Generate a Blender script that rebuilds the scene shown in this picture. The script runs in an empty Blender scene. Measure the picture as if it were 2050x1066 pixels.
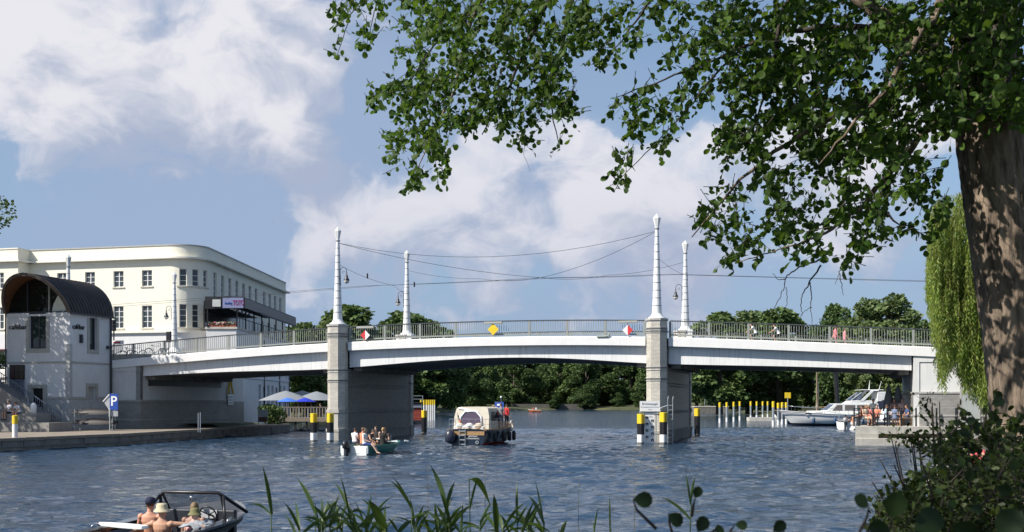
import bpy, bmesh, math, random
import numpy as np
from mathutils import Vector, Matrix, Euler

SC = bpy.context.scene
COL = SC.collection
R = math.radians
PI = math.pi

# ------------------------------------------------------------------ camera
F = 2400.0          # focal length in pixels of a 2050 wide picture
CAMZ = 2.7          # eye height above the river
HORIZON = 806.0     # row of the horizon in the photograph
cam_data = bpy.data.cameras.new('camera')
cam = bpy.data.objects.new('camera', cam_data)
COL.objects.link(cam)
SC.camera = cam
cam.location = (0, 0, CAMZ)
cam.rotation_euler = (R(90), 0, 0)
cam_data.sensor_width = 36.0
cam_data.lens = F / 2050.0 * 36.0
cam_data.shift_y = (HORIZON - 533.0) / 2050.0
cam_data.clip_start = 0.05
cam_data.clip_end = 6000
cam_data.dof.use_dof = True
cam_data.dof.focus_distance = 55
cam_data.dof.aperture_fstop = 9.0

# ------------------------------------------------------------------ sun and sky
SUN_EL, SUN_AZ = R(42), R(64)       # azimuth measured from behind the camera towards the left
to_sun = Vector((-math.sin(SUN_AZ) * math.cos(SUN_EL), -math.cos(SUN_AZ) * math.cos(SUN_EL), math.sin(SUN_EL)))
sun_data = bpy.data.lights.new('sun', 'SUN')
sun_data.energy = 5.0
sun_data.angle = R(0.53)
sun_data.color = (1.0, 0.945, 0.86)
sun = bpy.data.objects.new('sun', sun_data)
COL.objects.link(sun)
sun.rotation_euler = to_sun.to_track_quat('Z', 'Y').to_euler()
sun.location = (-60, -20, 60)

world = bpy.data.worlds.new('World')
SC.world = world
world.use_nodes = True
world.cycles.sampling_method = 'MANUAL'
world.cycles.sample_map_resolution = 512

def px_dir(x, y):
    return Vector(((x - 1025.0) / F, 1.0, (HORIZON - y) / F)).normalized()

def build_sky():
    nt = world.node_tree
    nt.nodes.clear()
    N = lambda t: nt.nodes.new(t)
    def L(a, b): nt.links.new(a, b)
    def math_(op, a, b=None, c=None, clamp=False):
        n = N('ShaderNodeMath'); n.operation = op; n.use_clamp = clamp
        for i, v in enumerate((a, b, c)):
            if v is None: continue
            if isinstance(v, (int, float)): n.inputs[i].default_value = v
            else: L(v, n.inputs[i])
        return n.outputs[0]
    def vmath(op, a, b=None):
        n = N('ShaderNodeVectorMath'); n.operation = op
        for i, v in enumerate((a, b)):
            if v is None: continue
            if isinstance(v, (tuple, list, Vector)): n.inputs[i].default_value = tuple(v)
            else: L(v, n.inputs[i])
        return n
    def ramp(v, lo, hi):
        n = N('ShaderNodeMapRange'); n.interpolation_type = 'SMOOTHSTEP'
        L(v, n.inputs[0]); n.inputs[1].default_value = lo; n.inputs[2].default_value = hi
        return n.outputs[0]
    tc = N('ShaderNodeTexCoord')
    d = tc.outputs['Generated']
    d = vmath('NORMALIZE', d).outputs[0]
    sky = N('ShaderNodeTexSky'); sky.sky_type = 'NISHITA'; sky.sun_disc = False
    sky.sun_elevation = SUN_EL
    sky.sun_rotation = math.atan2(to_sun.x, to_sun.y)
    sky.air_density = 1.0; sky.dust_density = 0.5; sky.ozone_density = 1.5
    # clouds: fractal density plus broad masses where the clouds of that afternoon hang
    def noise(vec, scale, detail, rough=0.55, dist=0.0):
        n = N('ShaderNodeTexNoise'); n.inputs['Scale'].default_value = scale
        n.inputs['Detail'].default_value = detail; n.inputs['Roughness'].default_value = rough
        n.inputs['Distortion'].default_value = dist
        L(vec, n.inputs['Vector']); return n.outputs['Fac']
    flat = vmath('MULTIPLY', d, (1.0, 1.0, 1.5)).outputs[0]
    warp = N('ShaderNodeTexNoise'); warp.inputs['Scale'].default_value = 9.0; warp.inputs['Detail'].default_value = 3
    L(flat, warp.inputs['Vector'])
    wv = vmath('SCALE', vmath('SUBTRACT', warp.outputs['Color'], (0.5, 0.5, 0.5)).outputs[0])
    wv.inputs['Scale'].default_value = 0.085
    dw = vmath('ADD', d, wv.outputs[0]).outputs[0]
    def blobs(vec, lst):
        tot = None
        for (x, y, r, w) in lst:
            c = px_dir(x, y)
            dist = vmath('DISTANCE', vec, c).outputs['Value']
            g = N('ShaderNodeMapRange'); g.interpolation_type = 'SMOOTHERSTEP'
            L(dist, g.inputs[0]); g.inputs[1].default_value = 0.0; g.inputs[2].default_value = r / F
            g.inputs[3].default_value = w; g.inputs[4].default_value = 0.0
            tot = g.outputs[0] if tot is None else math_('ADD', tot, g.outputs[0])
        return tot
    MASS = [(60, 200, 330, .30), (330, 60, 430, .27), (130, 60, 300, .14), (560, 290, 150, .26), (440, 320, 110, .12), (220, 280, 230, .18), (620, 40, 220, .12),
            (1040, 330, 320, .27), (1180, 390, 230, .17), (850, 370, 170, .18), (720, 465, 200, .23), (1330, 380, 220, .19), (640, 465, 100, .12), (1250, 490, 240, .16),
            (1700, 330, 380, .22), (1480, 320, 170, .12), (980, 500, 280, .14), (1950, 200, 250, .14),
            (820, 215, 210, -.28), (1320, 150, 260, -.26), (690, 340, 140, -.20), (420, 470, 280, -.10), (480, 190, 330, .13), (1080, 110, 220, -.22), (100, 430, 280, -.16), (600, 600, 300, -.10)]
    def density(vec, detail):
        n1 = noise(vmath('MULTIPLY', vec, (1, 1, 1.35)).outputs[0], 8.5, detail, 0.58)
        n1 = math_('MULTIPLY_ADD', n1, 1.5, -.26)
        return math_('ADD', n1, blobs(vec, MASS))
    dens = density(dw, 9)
    sun_tan = Vector((-0.030, 0.0, 0.036))
    dens_s = density(vmath('ADD', dw, tuple(sun_tan)).outputs[0], 5)
    core = ramp(dens, 0.50, 0.86)
    edge = ramp(dens, 0.58, 0.66)
    cum = math_('ADD', math_('MULTIPLY', core, 0.66), math_('MULTIPLY', edge, 0.34))
    lit = ramp(math_('SUBTRACT', dens, dens_s), -0.24, 0.22)
    veil_n = noise(vmath('MULTIPLY', dw, (1, 1, 2.4)).outputs[0], 3.2, 6, 0.5)
    VEIL = [(400, 230, 700, .34), (1200, 480, 620, .14), (500, 480, 500, .10)]
    veil = ramp(math_('ADD', veil_n, blobs(dw, VEIL)), 0.40, 0.80)
    # colours are radiances before the Background strength of 0.1
    def mix(f, a, b):
        n = N('ShaderNodeMix'); n.data_type = 'RGBA'; n.clamp_factor = True
        if isinstance(f, (int, float)): n.inputs[0].default_value = f
        else: L(f, n.inputs[0])
        for k, v in ((6, a), (7, b)):
            if isinstance(v, tuple): n.inputs[k].default_value = v + (1,)
            else: L(v, n.inputs[k])
        return n.outputs[2]
    sep = N('ShaderNodeSeparateXYZ'); L(d, sep.inputs[0])
    low = ramp(sep.outputs[2], 0.28, -0.02)
    base = mix(math_('MULTIPLY_ADD', low, 0.70, 0.22), sky.outputs[0], (1.9, 2.9, 4.6))
    base = mix(math_('MULTIPLY', veil, 0.85), base, (2.65, 3.4, 4.85))
    ccol = mix(lit, (3.2, 3.65, 4.75), (6.6, 6.5, 6.8))
    ccol = mix(math_('MULTIPLY', low, 0.55), ccol, (3.1, 3.45, 4.7))
    col = mix(math_('MULTIPLY', cum, 0.92), base, ccol)
    bg = N('ShaderNodeBackground'); bg.inputs['Strength'].default_value = 0.092
    L(col, bg.inputs['Color'])
    out = N('ShaderNodeOutputWorld'); L(bg.outputs[0], out.inputs['Surface'])
build_sky()

SC.view_settings.view_transform = 'Standard'
SC.view_settings.look = 'None'
SC.view_settings.exposure = 0.50
SC.view_settings.gamma = 1.0
SC.view_settings.use_curve_mapping = False
SC.render.engine = 'CYCLES'
SC.cycles.use_denoising = True
SC.cycles.max_bounces = 6
SC.cycles.transparent_max_bounces = 6
SC.cycles.caustics_reflective = False
SC.cycles.caustics_refractive = False
SC.cycles.sample_clamp_indirect = 4.0

# ------------------------------------------------------------------ helpers
def at(px, py, Y):
    """world point seen at a photograph pixel at depth Y"""
    return Vector(((px - 1025.0) / F * Y, Y, CAMZ + (HORIZON - py) / F * Y))
def at_z(px, py, z=0.0):
    return at(px, py, (CAMZ - z) * F / (py - HORIZON))

class MB:
    """collects faces; build() links them as ONE mesh object"""
    def __init__(s): s.v = []; s.f = []; s.m = []
    def add(s, vs, fs, mi=0):
        o = len(s.v); s.v.extend([tuple(v) for v in vs])
        for f in fs: s.f.append(tuple(i + o for i in f)); s.m.append(mi)
        return s
    def box(s, x0, x1, y0, y1, z0, z1, mi=0):
        return s.add([(x0,y0,z0),(x1,y0,z0),(x1,y1,z0),(x0,y1,z0),(x0,y0,z1),(x1,y0,z1),(x1,y1,z1),(x0,y1,z1)],
                     [(0,3,2,1),(4,5,6,7),(0,1,5,4),(1,2,6,5),(2,3,7,6),(3,0,4,7)], mi)
    def obox(s, c, size, mat=None, mi=0):
        h = Vector(size) / 2; mat = mat or Matrix.Identity(3); c = Vector(c)
        vs = [c + mat @ Vector((sx*h.x, sy*h.y, sz*h.z)) for sz in (-1,1) for sx,sy in ((-1,-1),(1,-1),(1,1),(-1,1))]
        return s.add(vs, [(0,3,2,1),(4,5,6,7),(0,1,5,4),(1,2,6,5),(2,3,7,6),(3,0,4,7)], mi)
    def bar(s, a, b, w, h=None, mi=0):
        """square bar from a to b"""
        a = Vector(a); b = Vector(b); d = b - a; l = d.length
        if l < 1e-6: return s
        q = d.to_track_quat('X', 'Z').to_matrix()
        return s.obox((a+b)/2, (l, w, h or w), q, mi)
    def prism(s, pts, z0, z1, mi=0, f=None):
        """polygon (2d, counter-clockwise) swept from z0 to z1; f maps (a,b,c) to a point"""
        f = f or (lambda a, b, c: (a, b, c)); n = len(pts)
        vs = [f(p[0], p[1], z0) for p in pts] + [f(p[0], p[1], z1) for p in pts]
        fs = [tuple(range(n))[::-1], tuple(range(n, 2*n))] + [(i, (i+1) % n, n+(i+1) % n, n+i) for i in range(n)]
        return s.add(vs, fs, mi)
    def tube(s, pts, r, n=8, mi=0, cap=True, flat=None):
        pts = [Vector(p) for p in pts]; k = len(pts)
        rs = r if isinstance(r, (list, tuple)) else [r]*k
        vs = []; ref = None
        for i, p in enumerate(pts):
            t = (pts[min(i+1,k-1)] - pts[max(i-1,0)])
            t = t.normalized() if t.length > 1e-9 else Vector((0,0,1))
            if ref is None:
                ref = Vector((0,0,1)) if abs(t.z) < .9 else Vector((1,0,0))
            x = t.cross(ref)
            if x.length < 1e-6: x = t.cross(Vector((0.3,1,0.1)))
            x.normalize(); y = x.cross(t).normalized(); ref = y
            for j in range(n):
                a = 2*PI*j/n
                vs.append(p + rs[i]*(math.cos(a)*x + math.sin(a)*y))
        fs = [(i*n+j, i*n+(j+1)%n, (i+1)*n+(j+1)%n, (i+1)*n+j) for i in range(k-1) for j in range(n)]
        if cap: fs += [tuple(range(n))[::-1], tuple(range((k-1)*n, k*n))]
        return s.add(vs, fs, mi)
    def lathe(s, prof, n=16, c=(0,0,0), mi=0, rot=0.0, mat=None, cap=True):
        c = Vector(c); mat = mat or Matrix.Identity(3); vs = []
        for r, z in prof:
            for j in range(n):
                a = 2*PI*j/n + rot
                vs.append(c + mat @ Vector((r*math.cos(a), r*math.sin(a), z)))
        k = len(prof)
        fs = [(i*n+j, i*n+(j+1)%n, (i+1)*n+(j+1)%n, (i+1)*n+j) for i in range(k-1) for j in range(n)]
        if cap: fs += [tuple(range(n))[::-1], tuple(range((k-1)*n, k*n))]
        return s.add(vs, fs, mi)
    def ball(s, c, r, n=12, k=8, mi=0, mat=None):
        r = Vector((r,r,r)) if isinstance(r, (int,float)) else Vector(r)
        mat = mat or Matrix.Identity(3); c = Vector(c); vs = []
        for i in range(1, k):
            t = PI*i/k
            for j in range(n):
                a = 2*PI*j/n
                vs.append(c + mat @ Vector((r.x*math.sin(t)*math.cos(a), r.y*math.sin(t)*math.sin(a), r.z*math.cos(t))))
        top = len(vs); vs.append(c + mat @ Vector((0,0,r.z))); vs.append(c + mat @ Vector((0,0,-r.z)))
        fs = [(i*n+j, (i+1)*n+j, (i+1)*n+(j+1)%n, i*n+(j+1)%n) for i in range(k-2) for j in range(n)]
        fs += [(top, j, (j+1)%n) for j in range(n)] + [(top+1, (k-2)*n+(j+1)%n, (k-2)*n+j) for j in range(n)]
        return s.add(vs, fs, mi)
    def grid(s, rows, mi=0, closed=False):
        """rows: list of equally long lists of points"""
        n = len(rows[0]); vs = [p for r in rows for p in r]; m = n if closed else n-1
        fs = [(i*n+j, i*n+(j+1)%n, (i+1)*n+(j+1)%n, (i+1)*n+j) for i in range(len(rows)-1) for j in range(m)]
        return s.add(vs, fs, mi)
    def mesh(s, name, mats, smooth=False):
        me = bpy.data.meshes.new(name)
        me.from_pydata(s.v, [], s.f)
        for m in (mats if isinstance(mats, (list, tuple)) else [mats]): me.materials.append(m)
        if any(s.m): me.polygons.foreach_set('material_index', s.m)
        if smooth: me.polygons.foreach_set('use_smooth', [True]*len(me.polygons))
        me.update(); return me
    def build(s, name, mats, parent=None, smooth=False, bevel=0, angle=None, fix=True):
        me = s.mesh(name, mats, smooth)
        if fix:
            bm = bmesh.new(); bm.from_mesh(me); bmesh.ops.recalc_face_normals(bm, faces=bm.faces); bm.to_mesh(me); bm.free()
        o = link(name, me, parent)
        if bevel:
            b = o.modifiers.new('bevel', 'BEVEL'); b.width = bevel; b.segments = 2; b.limit_method = 'ANGLE'; b.angle_limit = R(35)
        if angle is not None and not smooth:
            me.polygons.foreach_set('use_smooth', [True]*len(me.polygons))
            try: me.set_sharp_from_angle(angle=R(angle))
            except Exception: pass
        return o

def link(name, data, parent=None):
    o = bpy.data.objects.new(name, data); COL.objects.link(o)
    if parent is not None: o.parent = parent
    return o
def tag(o, label=None, cat=None, group=None, kind=None):
    for k, v in (('label', label), ('category', cat), ('group', group), ('kind', kind)):
        if v: o[k] = v
    return o
def thing(name, label, cat, loc=(0,0,0), rz=0.0, group=None):
    o = link(name, None); o.location = loc; o.rotation_euler = (0, 0, rz); o.empty_display_size = .1
    return tag(o, label, cat, group)
def copy_tree(o, parent=None, label=None, loc=None, rz=None, scale=None):
    c = o.copy(); COL.objects.link(c)
    if parent is not None: c.parent = parent
    if label: c['label'] = label
    if loc is not None: c.location = loc
    if rz is not None: c.rotation_euler = (0, 0, rz)
    if scale is not None: c.scale = scale if isinstance(scale, (tuple, list)) else (scale,)*3
    for ch in list(o.children): copy_tree(ch, c)
    return c

def text(body, parent, loc, rot, size, mat, name='lettering', extrude=0.01, align='CENTER', bold=0.0, sx=1.0):
    cu = bpy.data.curves.new(name, 'FONT'); cu.body = body; cu.size = size; cu.extrude = extrude
    cu.align_x = align; cu.align_y = 'CENTER'; cu.offset = bold; cu.resolution_u = 3
    t = bpy.data.objects.new('tmp', cu); COL.objects.link(t)
    dg = bpy.context.evaluated_depsgraph_get(); dg.update()
    me = bpy.data.meshes.new_from_object(t.evaluated_get(dg))
    bpy.data.objects.remove(t); bpy.data.curves.remove(cu)
    me.materials.clear(); me.materials.append(mat)
    o = link(name, me, parent); o.location = loc; o.rotation_euler = rot; o.scale = (sx, 1, 1)
    return o

# ------------------------------------------------------------------ materials
def nodes_of(m):
    m.use_nodes = True; nt = m.node_tree; nt.nodes.clear()
    return nt
def M(name, col, rough=0.6, var=0.12, scale=2.5, bump=0.0, bscale=30.0, metallic=0.0, streak=0.0, spec=0.5, dirt=None, dirt_amt=0.0, dirt_scale=1.2, coat=0.0, alpha=None, trans=0.0):
    m = bpy.data.materials.new(name); nt = nodes_of(m); N = nt.nodes.new; L = nt.links.new
    b = N('ShaderNodeBsdfPrincipled'); out = N('ShaderNodeOutputMaterial'); L(b.outputs[0], out.inputs[0])
    tc = N('ShaderNodeTexCoord'); v = tc.outputs['Object']
    b.inputs['Roughness'].default_value = rough; b.inputs['Metallic'].default_value = metallic
    b.inputs['Specular IOR Level'].default_value = spec
    if coat: b.inputs['Coat Weight'].default_value = coat
    if trans: b.inputs['Transmission Weight'].default_value = trans
    c = tuple(col) + (1,)
    def noise(scale, detail=5, vec=v):
        n = N('ShaderNodeTexNoise'); n.inputs['Scale'].default_value = scale; n.inputs['Detail'].default_value = detail
        n.inputs['Roughness'].default_value = .6; L(vec, n.inputs['Vector']); return n.outputs['Fac']
    cur = None
    def mixc(fac, a, bcol, mode='MIX'):
        n = N('ShaderNodeMix'); n.data_type = 'RGBA'; n.blend_type = mode
        L(fac, n.inputs[0])
        for k, x in ((6, a), (7, bcol)):
            if isinstance(x, tuple): n.inputs[k].default_value = x
            else: L(x, n.inputs[k])
        return n.outputs[2]
    def mr(fac, lo, hi, a=0.0, bb=1.0):
        n = N('ShaderNodeMapRange'); L(fac, n.inputs[0]); n.inputs[1].default_value = lo; n.inputs[2].default_value = hi
        n.inputs[3].default_value = a; n.inputs[4].default_value = bb; return n.outputs[0]
    if var:
        lo = tuple(x*(1-var) for x in col) + (1,); hi = tuple(min(1, x*(1+var*.7)) for x in col) + (1,)
        cur = mixc(mr(noise(scale), .3, .7), lo, hi)
    else: cur = c
    if streak:
        mp = N('ShaderNodeMapping'); mp.inputs['Scale'].default_value = (5, 5, .35); L(v, mp.inputs[0])
        f = mr(noise(1.6, 6, mp.outputs[0]), .52, .74, 0, streak)
        cur = mixc(f, cur, tuple(x*.45 for x in (dirt or col)) + (1,))
    if dirt_amt:
        f = mr(noise(dirt_scale, 8), .48, .72, 0, dirt_amt)
        cur = mixc(f, cur, tuple(dirt or tuple(x*.5 for x in col)) + (1,))
    if isinstance(cur, tuple): b.inputs['Base Color'].default_value = cur
    else: L(cur, b.inputs['Base Color'])
    if bump:
        bp = N('ShaderNodeBump'); bp.inputs['Strength'].default_value = bump; bp.inputs['Distance'].default_value = .02
        L(noise(bscale, 6), bp.inputs['Height']); L(bp.outputs[0], b.inputs['Normal'])
    return m

def M_brick(name, col, mortar, axis='x', bw=.26, bh=.085, var=.2, radius=.75, rough=.45, dirt=.35):
    m = bpy.data.materials.new(name); nt = nodes_of(m); N = nt.nodes.new; L = nt.links.new
    b = N('ShaderNodeBsdfPrincipled'); out = N('ShaderNodeOutputMaterial'); L(b.outputs[0], out.inputs[0])
    b.inputs['Roughness'].default_value = rough
    tc = N('ShaderNodeTexCoord'); sp = N('ShaderNodeSeparateXYZ'); L(tc.outputs['Object'], sp.inputs[0])
    cb = N('ShaderNodeCombineXYZ')
    if axis == 'ang':
        a = N('ShaderNodeMath'); a.operation = 'ARCTAN2'; L(sp.outputs[1], a.inputs[0]); L(sp.outputs[0], a.inputs[1])
        k = N('ShaderNodeMath'); k.operation = 'MULTIPLY'; L(a.outputs[0], k.inputs[0]); k.inputs[1].default_value = radius
        L(k.outputs[0], cb.inputs[0])
    elif axis == 'sum':
        a = N('ShaderNodeMath'); a.operation = 'ADD'; L(sp.outputs[0], a.inputs[0]); L(sp.outputs[1], a.inputs[1]); L(a.outputs[0], cb.inputs[0])
    else: L(sp.outputs['xyz'.index(axis)], cb.inputs[0])
    L(sp.outputs[2], cb.inputs[1])
    t = N('ShaderNodeTexBrick'); L(cb.outputs[0], t.inputs['Vector']); t.inputs['Scale'].default_value = 1.0
    t.inputs['Brick Width'].default_value = bw; t.inputs['Row Height'].default_value = bh
    t.inputs['Mortar Size'].default_value = .010; t.inputs['Mortar Smooth'].default_value = .3; t.inputs['Bias'].default_value = -.2
    t.inputs['Color1'].default_value = tuple(x*(1-var) for x in col)+(1,); t.inputs['Color2'].default_value = tuple(min(1,x*(1+var*.5)) for x in col)+(1,)
    t.inputs['Mortar'].default_value = tuple(mortar)+(1,)
    n = N('ShaderNodeTexNoise'); n.inputs['Scale'].default_value = .9; n.inputs['Detail'].default_value = 8; L(tc.outputs['Object'], n.inputs['Vector'])
    mr = N('ShaderNodeMapRange'); L(n.outputs['Fac'], mr.inputs[0]); mr.inputs[1].default_value = .42; mr.inputs[2].default_value = .72; mr.inputs[4].default_value = dirt
    mx = N('ShaderNodeMix'); mx.data_type = 'RGBA'; L(mr.outputs[0], mx.inputs[0]); L(t.outputs['Color'], mx.inputs[6]); mx.inputs[7].default_value = (.17,.16,.14,1)
    L(mx.outputs[2], b.inputs['Base Color'])
    bp = N('ShaderNodeBump'); bp.inputs['Strength'].default_value = .6; bp.inputs['Distance'].default_value = .012; bp.invert = True
    L(t.outputs['Fac'], bp.inputs['Height']); L(bp.outputs[0], b.inputs['Normal'])
    return m

def M_leaf(name, col, col2, trans=.35, rough=.45, spec=.4, veins=False):
    """leaf: diffuse and gloss with some light coming through; colour varies from leaf to leaf"""
    m = bpy.data.materials.new(name); nt = nodes_of(m); N = nt.nodes.new; L = nt.links.new
    b = N('ShaderNodeBsdfPrincipled'); tr = N('ShaderNodeBsdfTranslucent'); mx = N('ShaderNodeMixShader'); out = N('ShaderNodeOutputMaterial')
    g = N('ShaderNodeNewGeometry'); rnd = g.outputs['Random Per Island']
    r = N('ShaderNodeMix'); r.data_type = 'RGBA'; L(rnd, r.inputs[0]); r.inputs[6].default_value = tuple(col)+(1,); r.inputs[7].default_value = tuple(col2)+(1,)
    c = r.outputs[2]
    tc = N('ShaderNodeTexCoord'); n = N('ShaderNodeTexNoise'); n.inputs['Scale'].default_value = .6; n.inputs['Detail'].default_value = 3; L(tc.outputs['Object'], n.inputs['Vector'])
    hs = N('ShaderNodeHueSaturation'); mr = N('ShaderNodeMapRange'); L(n.outputs['Fac'], mr.inputs[0]); mr.inputs[1].default_value=.3; mr.inputs[2].default_value=.7; mr.inputs[3].default_value = .7; mr.inputs[4].default_value = 1.35
    L(mr.outputs[0], hs.inputs['Value']); L(c, hs.inputs['Color']); c = hs.outputs[0]
    L(c, b.inputs['Base Color']); b.inputs['Roughness'].default_value = rough; b.inputs['Specular IOR Level'].default_value = spec
    h2 = N('ShaderNodeHueSaturation'); h2.inputs['Hue'].default_value = .485; h2.inputs['Value'].default_value = 1.7; h2.inputs['Saturation'].default_value = 1.1; L(c, h2.inputs['Color'])
    L(h2.outputs[0], tr.inputs['Color'])
    mx.inputs[0].default_value = trans; L(b.outputs[0], mx.inputs[1]); L(tr.outputs[0], mx.inputs[2]); L(mx.outputs[0], out.inputs[0])
    return m

def M_glass(name, tint=(.05,.06,.07), rough=.03, alpha=0.0):
    """window glass seen from outside: dark and mirroring; alpha > 0 lets light through"""
    m = bpy.data.materials.new(name); nt = nodes_of(m); N = nt.nodes.new; L = nt.links.new
    b = N('ShaderNodeBsdfPrincipled'); out = N('ShaderNodeOutputMaterial')
    b.inputs['Base Color'].default_value = tuple(tint)+(1,); b.inputs['Roughness'].default_value = rough; b.inputs['IOR'].default_value = 1.5
    if alpha:
        t = N('ShaderNodeBsdfTransparent'); mx = N('ShaderNodeMixShader'); mx.inputs[0].default_value = alpha
        L(b.outputs[0], mx.inputs[1]); L(t.outputs[0], mx.inputs[2]); L(mx.outputs[0], out.inputs[0])
    else: L(b.outputs[0], out.inputs[0])
    return m

WHITE_PAINT = M('white_paint', (.74,.735,.72), .5, .05, 1.2, .15, 40, streak=.10, dirt=(.5,.48,.44))
GIRDER = M('girder_white', (.72,.72,.71), .55, .06, .7, .2, 25, streak=.34, dirt=(.42,.40,.36))
CONCRETE = M('concrete', (.42,.40,.36), .85, .16, 1.6, .5, 18, dirt=(.16,.14,.10), dirt_amt=.55, dirt_scale=1.1, streak=.3)
CONCRETE_DARK = M('stained_concrete', (.19,.18,.16), .9, .25, 1.3, .6, 14, dirt=(.05,.05,.045), dirt_amt=.75)
STONE_PALE = M('pale_quay_stone', (.55,.52,.46), .85, .14, 2.0, .5, 16, dirt=(.24,.20,.14), dirt_amt=.45, dirt_scale=1.6, streak=.35)
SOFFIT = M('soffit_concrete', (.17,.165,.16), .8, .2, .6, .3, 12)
RAIL_PAINT = M('rail_grey', (.27,.285,.26), .5, .1, 3, .1, 50)
RAIL_DARK = M('rail_dark', (.055,.06,.065), .45, .15, 3)
BLACK = M('black_paint', (.014,.014,.016), .4, .2, 4)
BLACK_RUB = M('black_rubber', (.018,.018,.02), .65, .2, 6)
DARK_METAL = M('dark_metal', (.035,.04,.05), .4, .2, 4, metallic=.3)
STEEL = M('galvanised_steel', (.42,.45,.47), .42, .15, 5, metallic=.6)
CHROME = M('polished_steel', (.62,.63,.65), .18, .05, 5, metallic=1.0)
YELLOW = M('signal_yellow', (.78,.55,.02), .5, .1, 3, dirt=(.3,.2,.05), dirt_amt=.2)
RED = M('signal_red', (.62,.045,.05), .45, .06, 3)
BLUE = M('sign_blue', (.02,.07,.34), .4, .06, 3)
WHITE = M('clean_white', (.8,.8,.79), .35, .04, 3)
GELCOAT = M('white_gelcoat', (.78,.78,.76), .22, .03, 1.0, coat=.4, dirt=(.5,.48,.42), dirt_amt=.12)
CREAM_CANVAS = M('cream_canvas', (.56,.51,.42), .85, .10, 2.0, .35, 9)
GLASS = M_glass('window_glass')
GLASS_CLEAR = M_glass('boat_glass', (.02,.025,.03), .02, .55)
WOOD = M('varnished_wood', (.36,.22,.10), .4, .2, 8, streak=.2)
WOOD_GREY = M('weathered_wood', (.20,.17,.135), .85, .25, 6, .4, 20)
def skin_of(c): return M('skin', c, .55, .06, 9, spec=.35)
SKIN = skin_of((.52,.29,.19)); SKIN_RED = skin_of((.60,.30,.20)); SKIN_PALE = skin_of((.62,.40,.30))
# ------------------------------------------------------------------ water
def water_material():
    m = bpy.data.materials.new('river_water'); nt = nodes_of(m); N = nt.nodes.new; L = nt.links.new
    b = N('ShaderNodeBsdfPrincipled'); out = N('ShaderNodeOutputMaterial')
    b.inputs['Roughness'].default_value = .06; b.inputs['IOR'].default_value = 1.33
    b.inputs['Specular IOR Level'].default_value = .5
    tc = N('ShaderNodeTexCoord'); v = tc.outputs['Object']
    def noise(scale, stretch, detail=4):
        mp = N('ShaderNodeMapping'); mp.inputs['Scale'].default_value = stretch; mp.inputs['Rotation'].default_value = (0, 0, .25); L(v, mp.inputs[0])
        n = N('ShaderNodeTexNoise'); n.inputs['Scale'].default_value = scale; n.inputs['Detail'].default_value = detail; L(mp.outputs[0], n.inputs['Vector'])
        return n.outputs['Fac']
    depth = N('ShaderNodeMix'); depth.data_type = 'RGBA'
    L(noise(.05, (1,1,1), 2), depth.inputs[0]); depth.inputs[6].default_value = (.012,.034,.074,1); depth.inputs[7].default_value = (.018,.040,.066,1)
    at_ = N('ShaderNodeAttribute'); at_.attribute_name = 'foam'
    fm = N('ShaderNodeMath'); fm.operation = 'MULTIPLY'; L(at_.outputs['Fac'], fm.inputs[0])
    mr = N('ShaderNodeMapRange'); L(noise(3.0, (1,1,1), 8), mr.inputs[0]); mr.inputs[1].default_value = .50; mr.inputs[2].default_value = .62; L(mr.outputs[0], fm.inputs[1])
    mx = N('ShaderNodeMix'); mx.data_type = 'RGBA'; L(fm.outputs[0], mx.inputs[0]); L(depth.outputs[2], mx.inputs[6]); mx.inputs[7].default_value = (.62,.66,.68,1)
    L(mx.outputs[2], b.inputs['Base Color'])
    b1 = N('ShaderNodeBump'); b1.inputs['Distance'].default_value = .085; L(noise(3.4, (1,1.3,1), 8), b1.inputs['Height'])
    gs = N('ShaderNodeMapRange'); L(noise(.07, (1,1.8,1), 3), gs.inputs[0]); gs.inputs[1].default_value = .35; gs.inputs[2].default_value = .65; gs.inputs[3].default_value = .65; gs.inputs[4].default_value = 1.15; L(gs.outputs[0], b1.inputs['Strength'])
    b2 = N('ShaderNodeBump'); b2.inputs['Strength'].default_value = .8; b2.inputs['Distance'].default_value = .22; L(noise(.42, (1,1.5,1), 3), b2.inputs['Height'])
    L(b2.outputs[0], b1.inputs['Normal']); L(b1.outputs[0], b.inputs['Normal'])
    L(b.outputs[0], out.inputs[0]); return m

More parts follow.
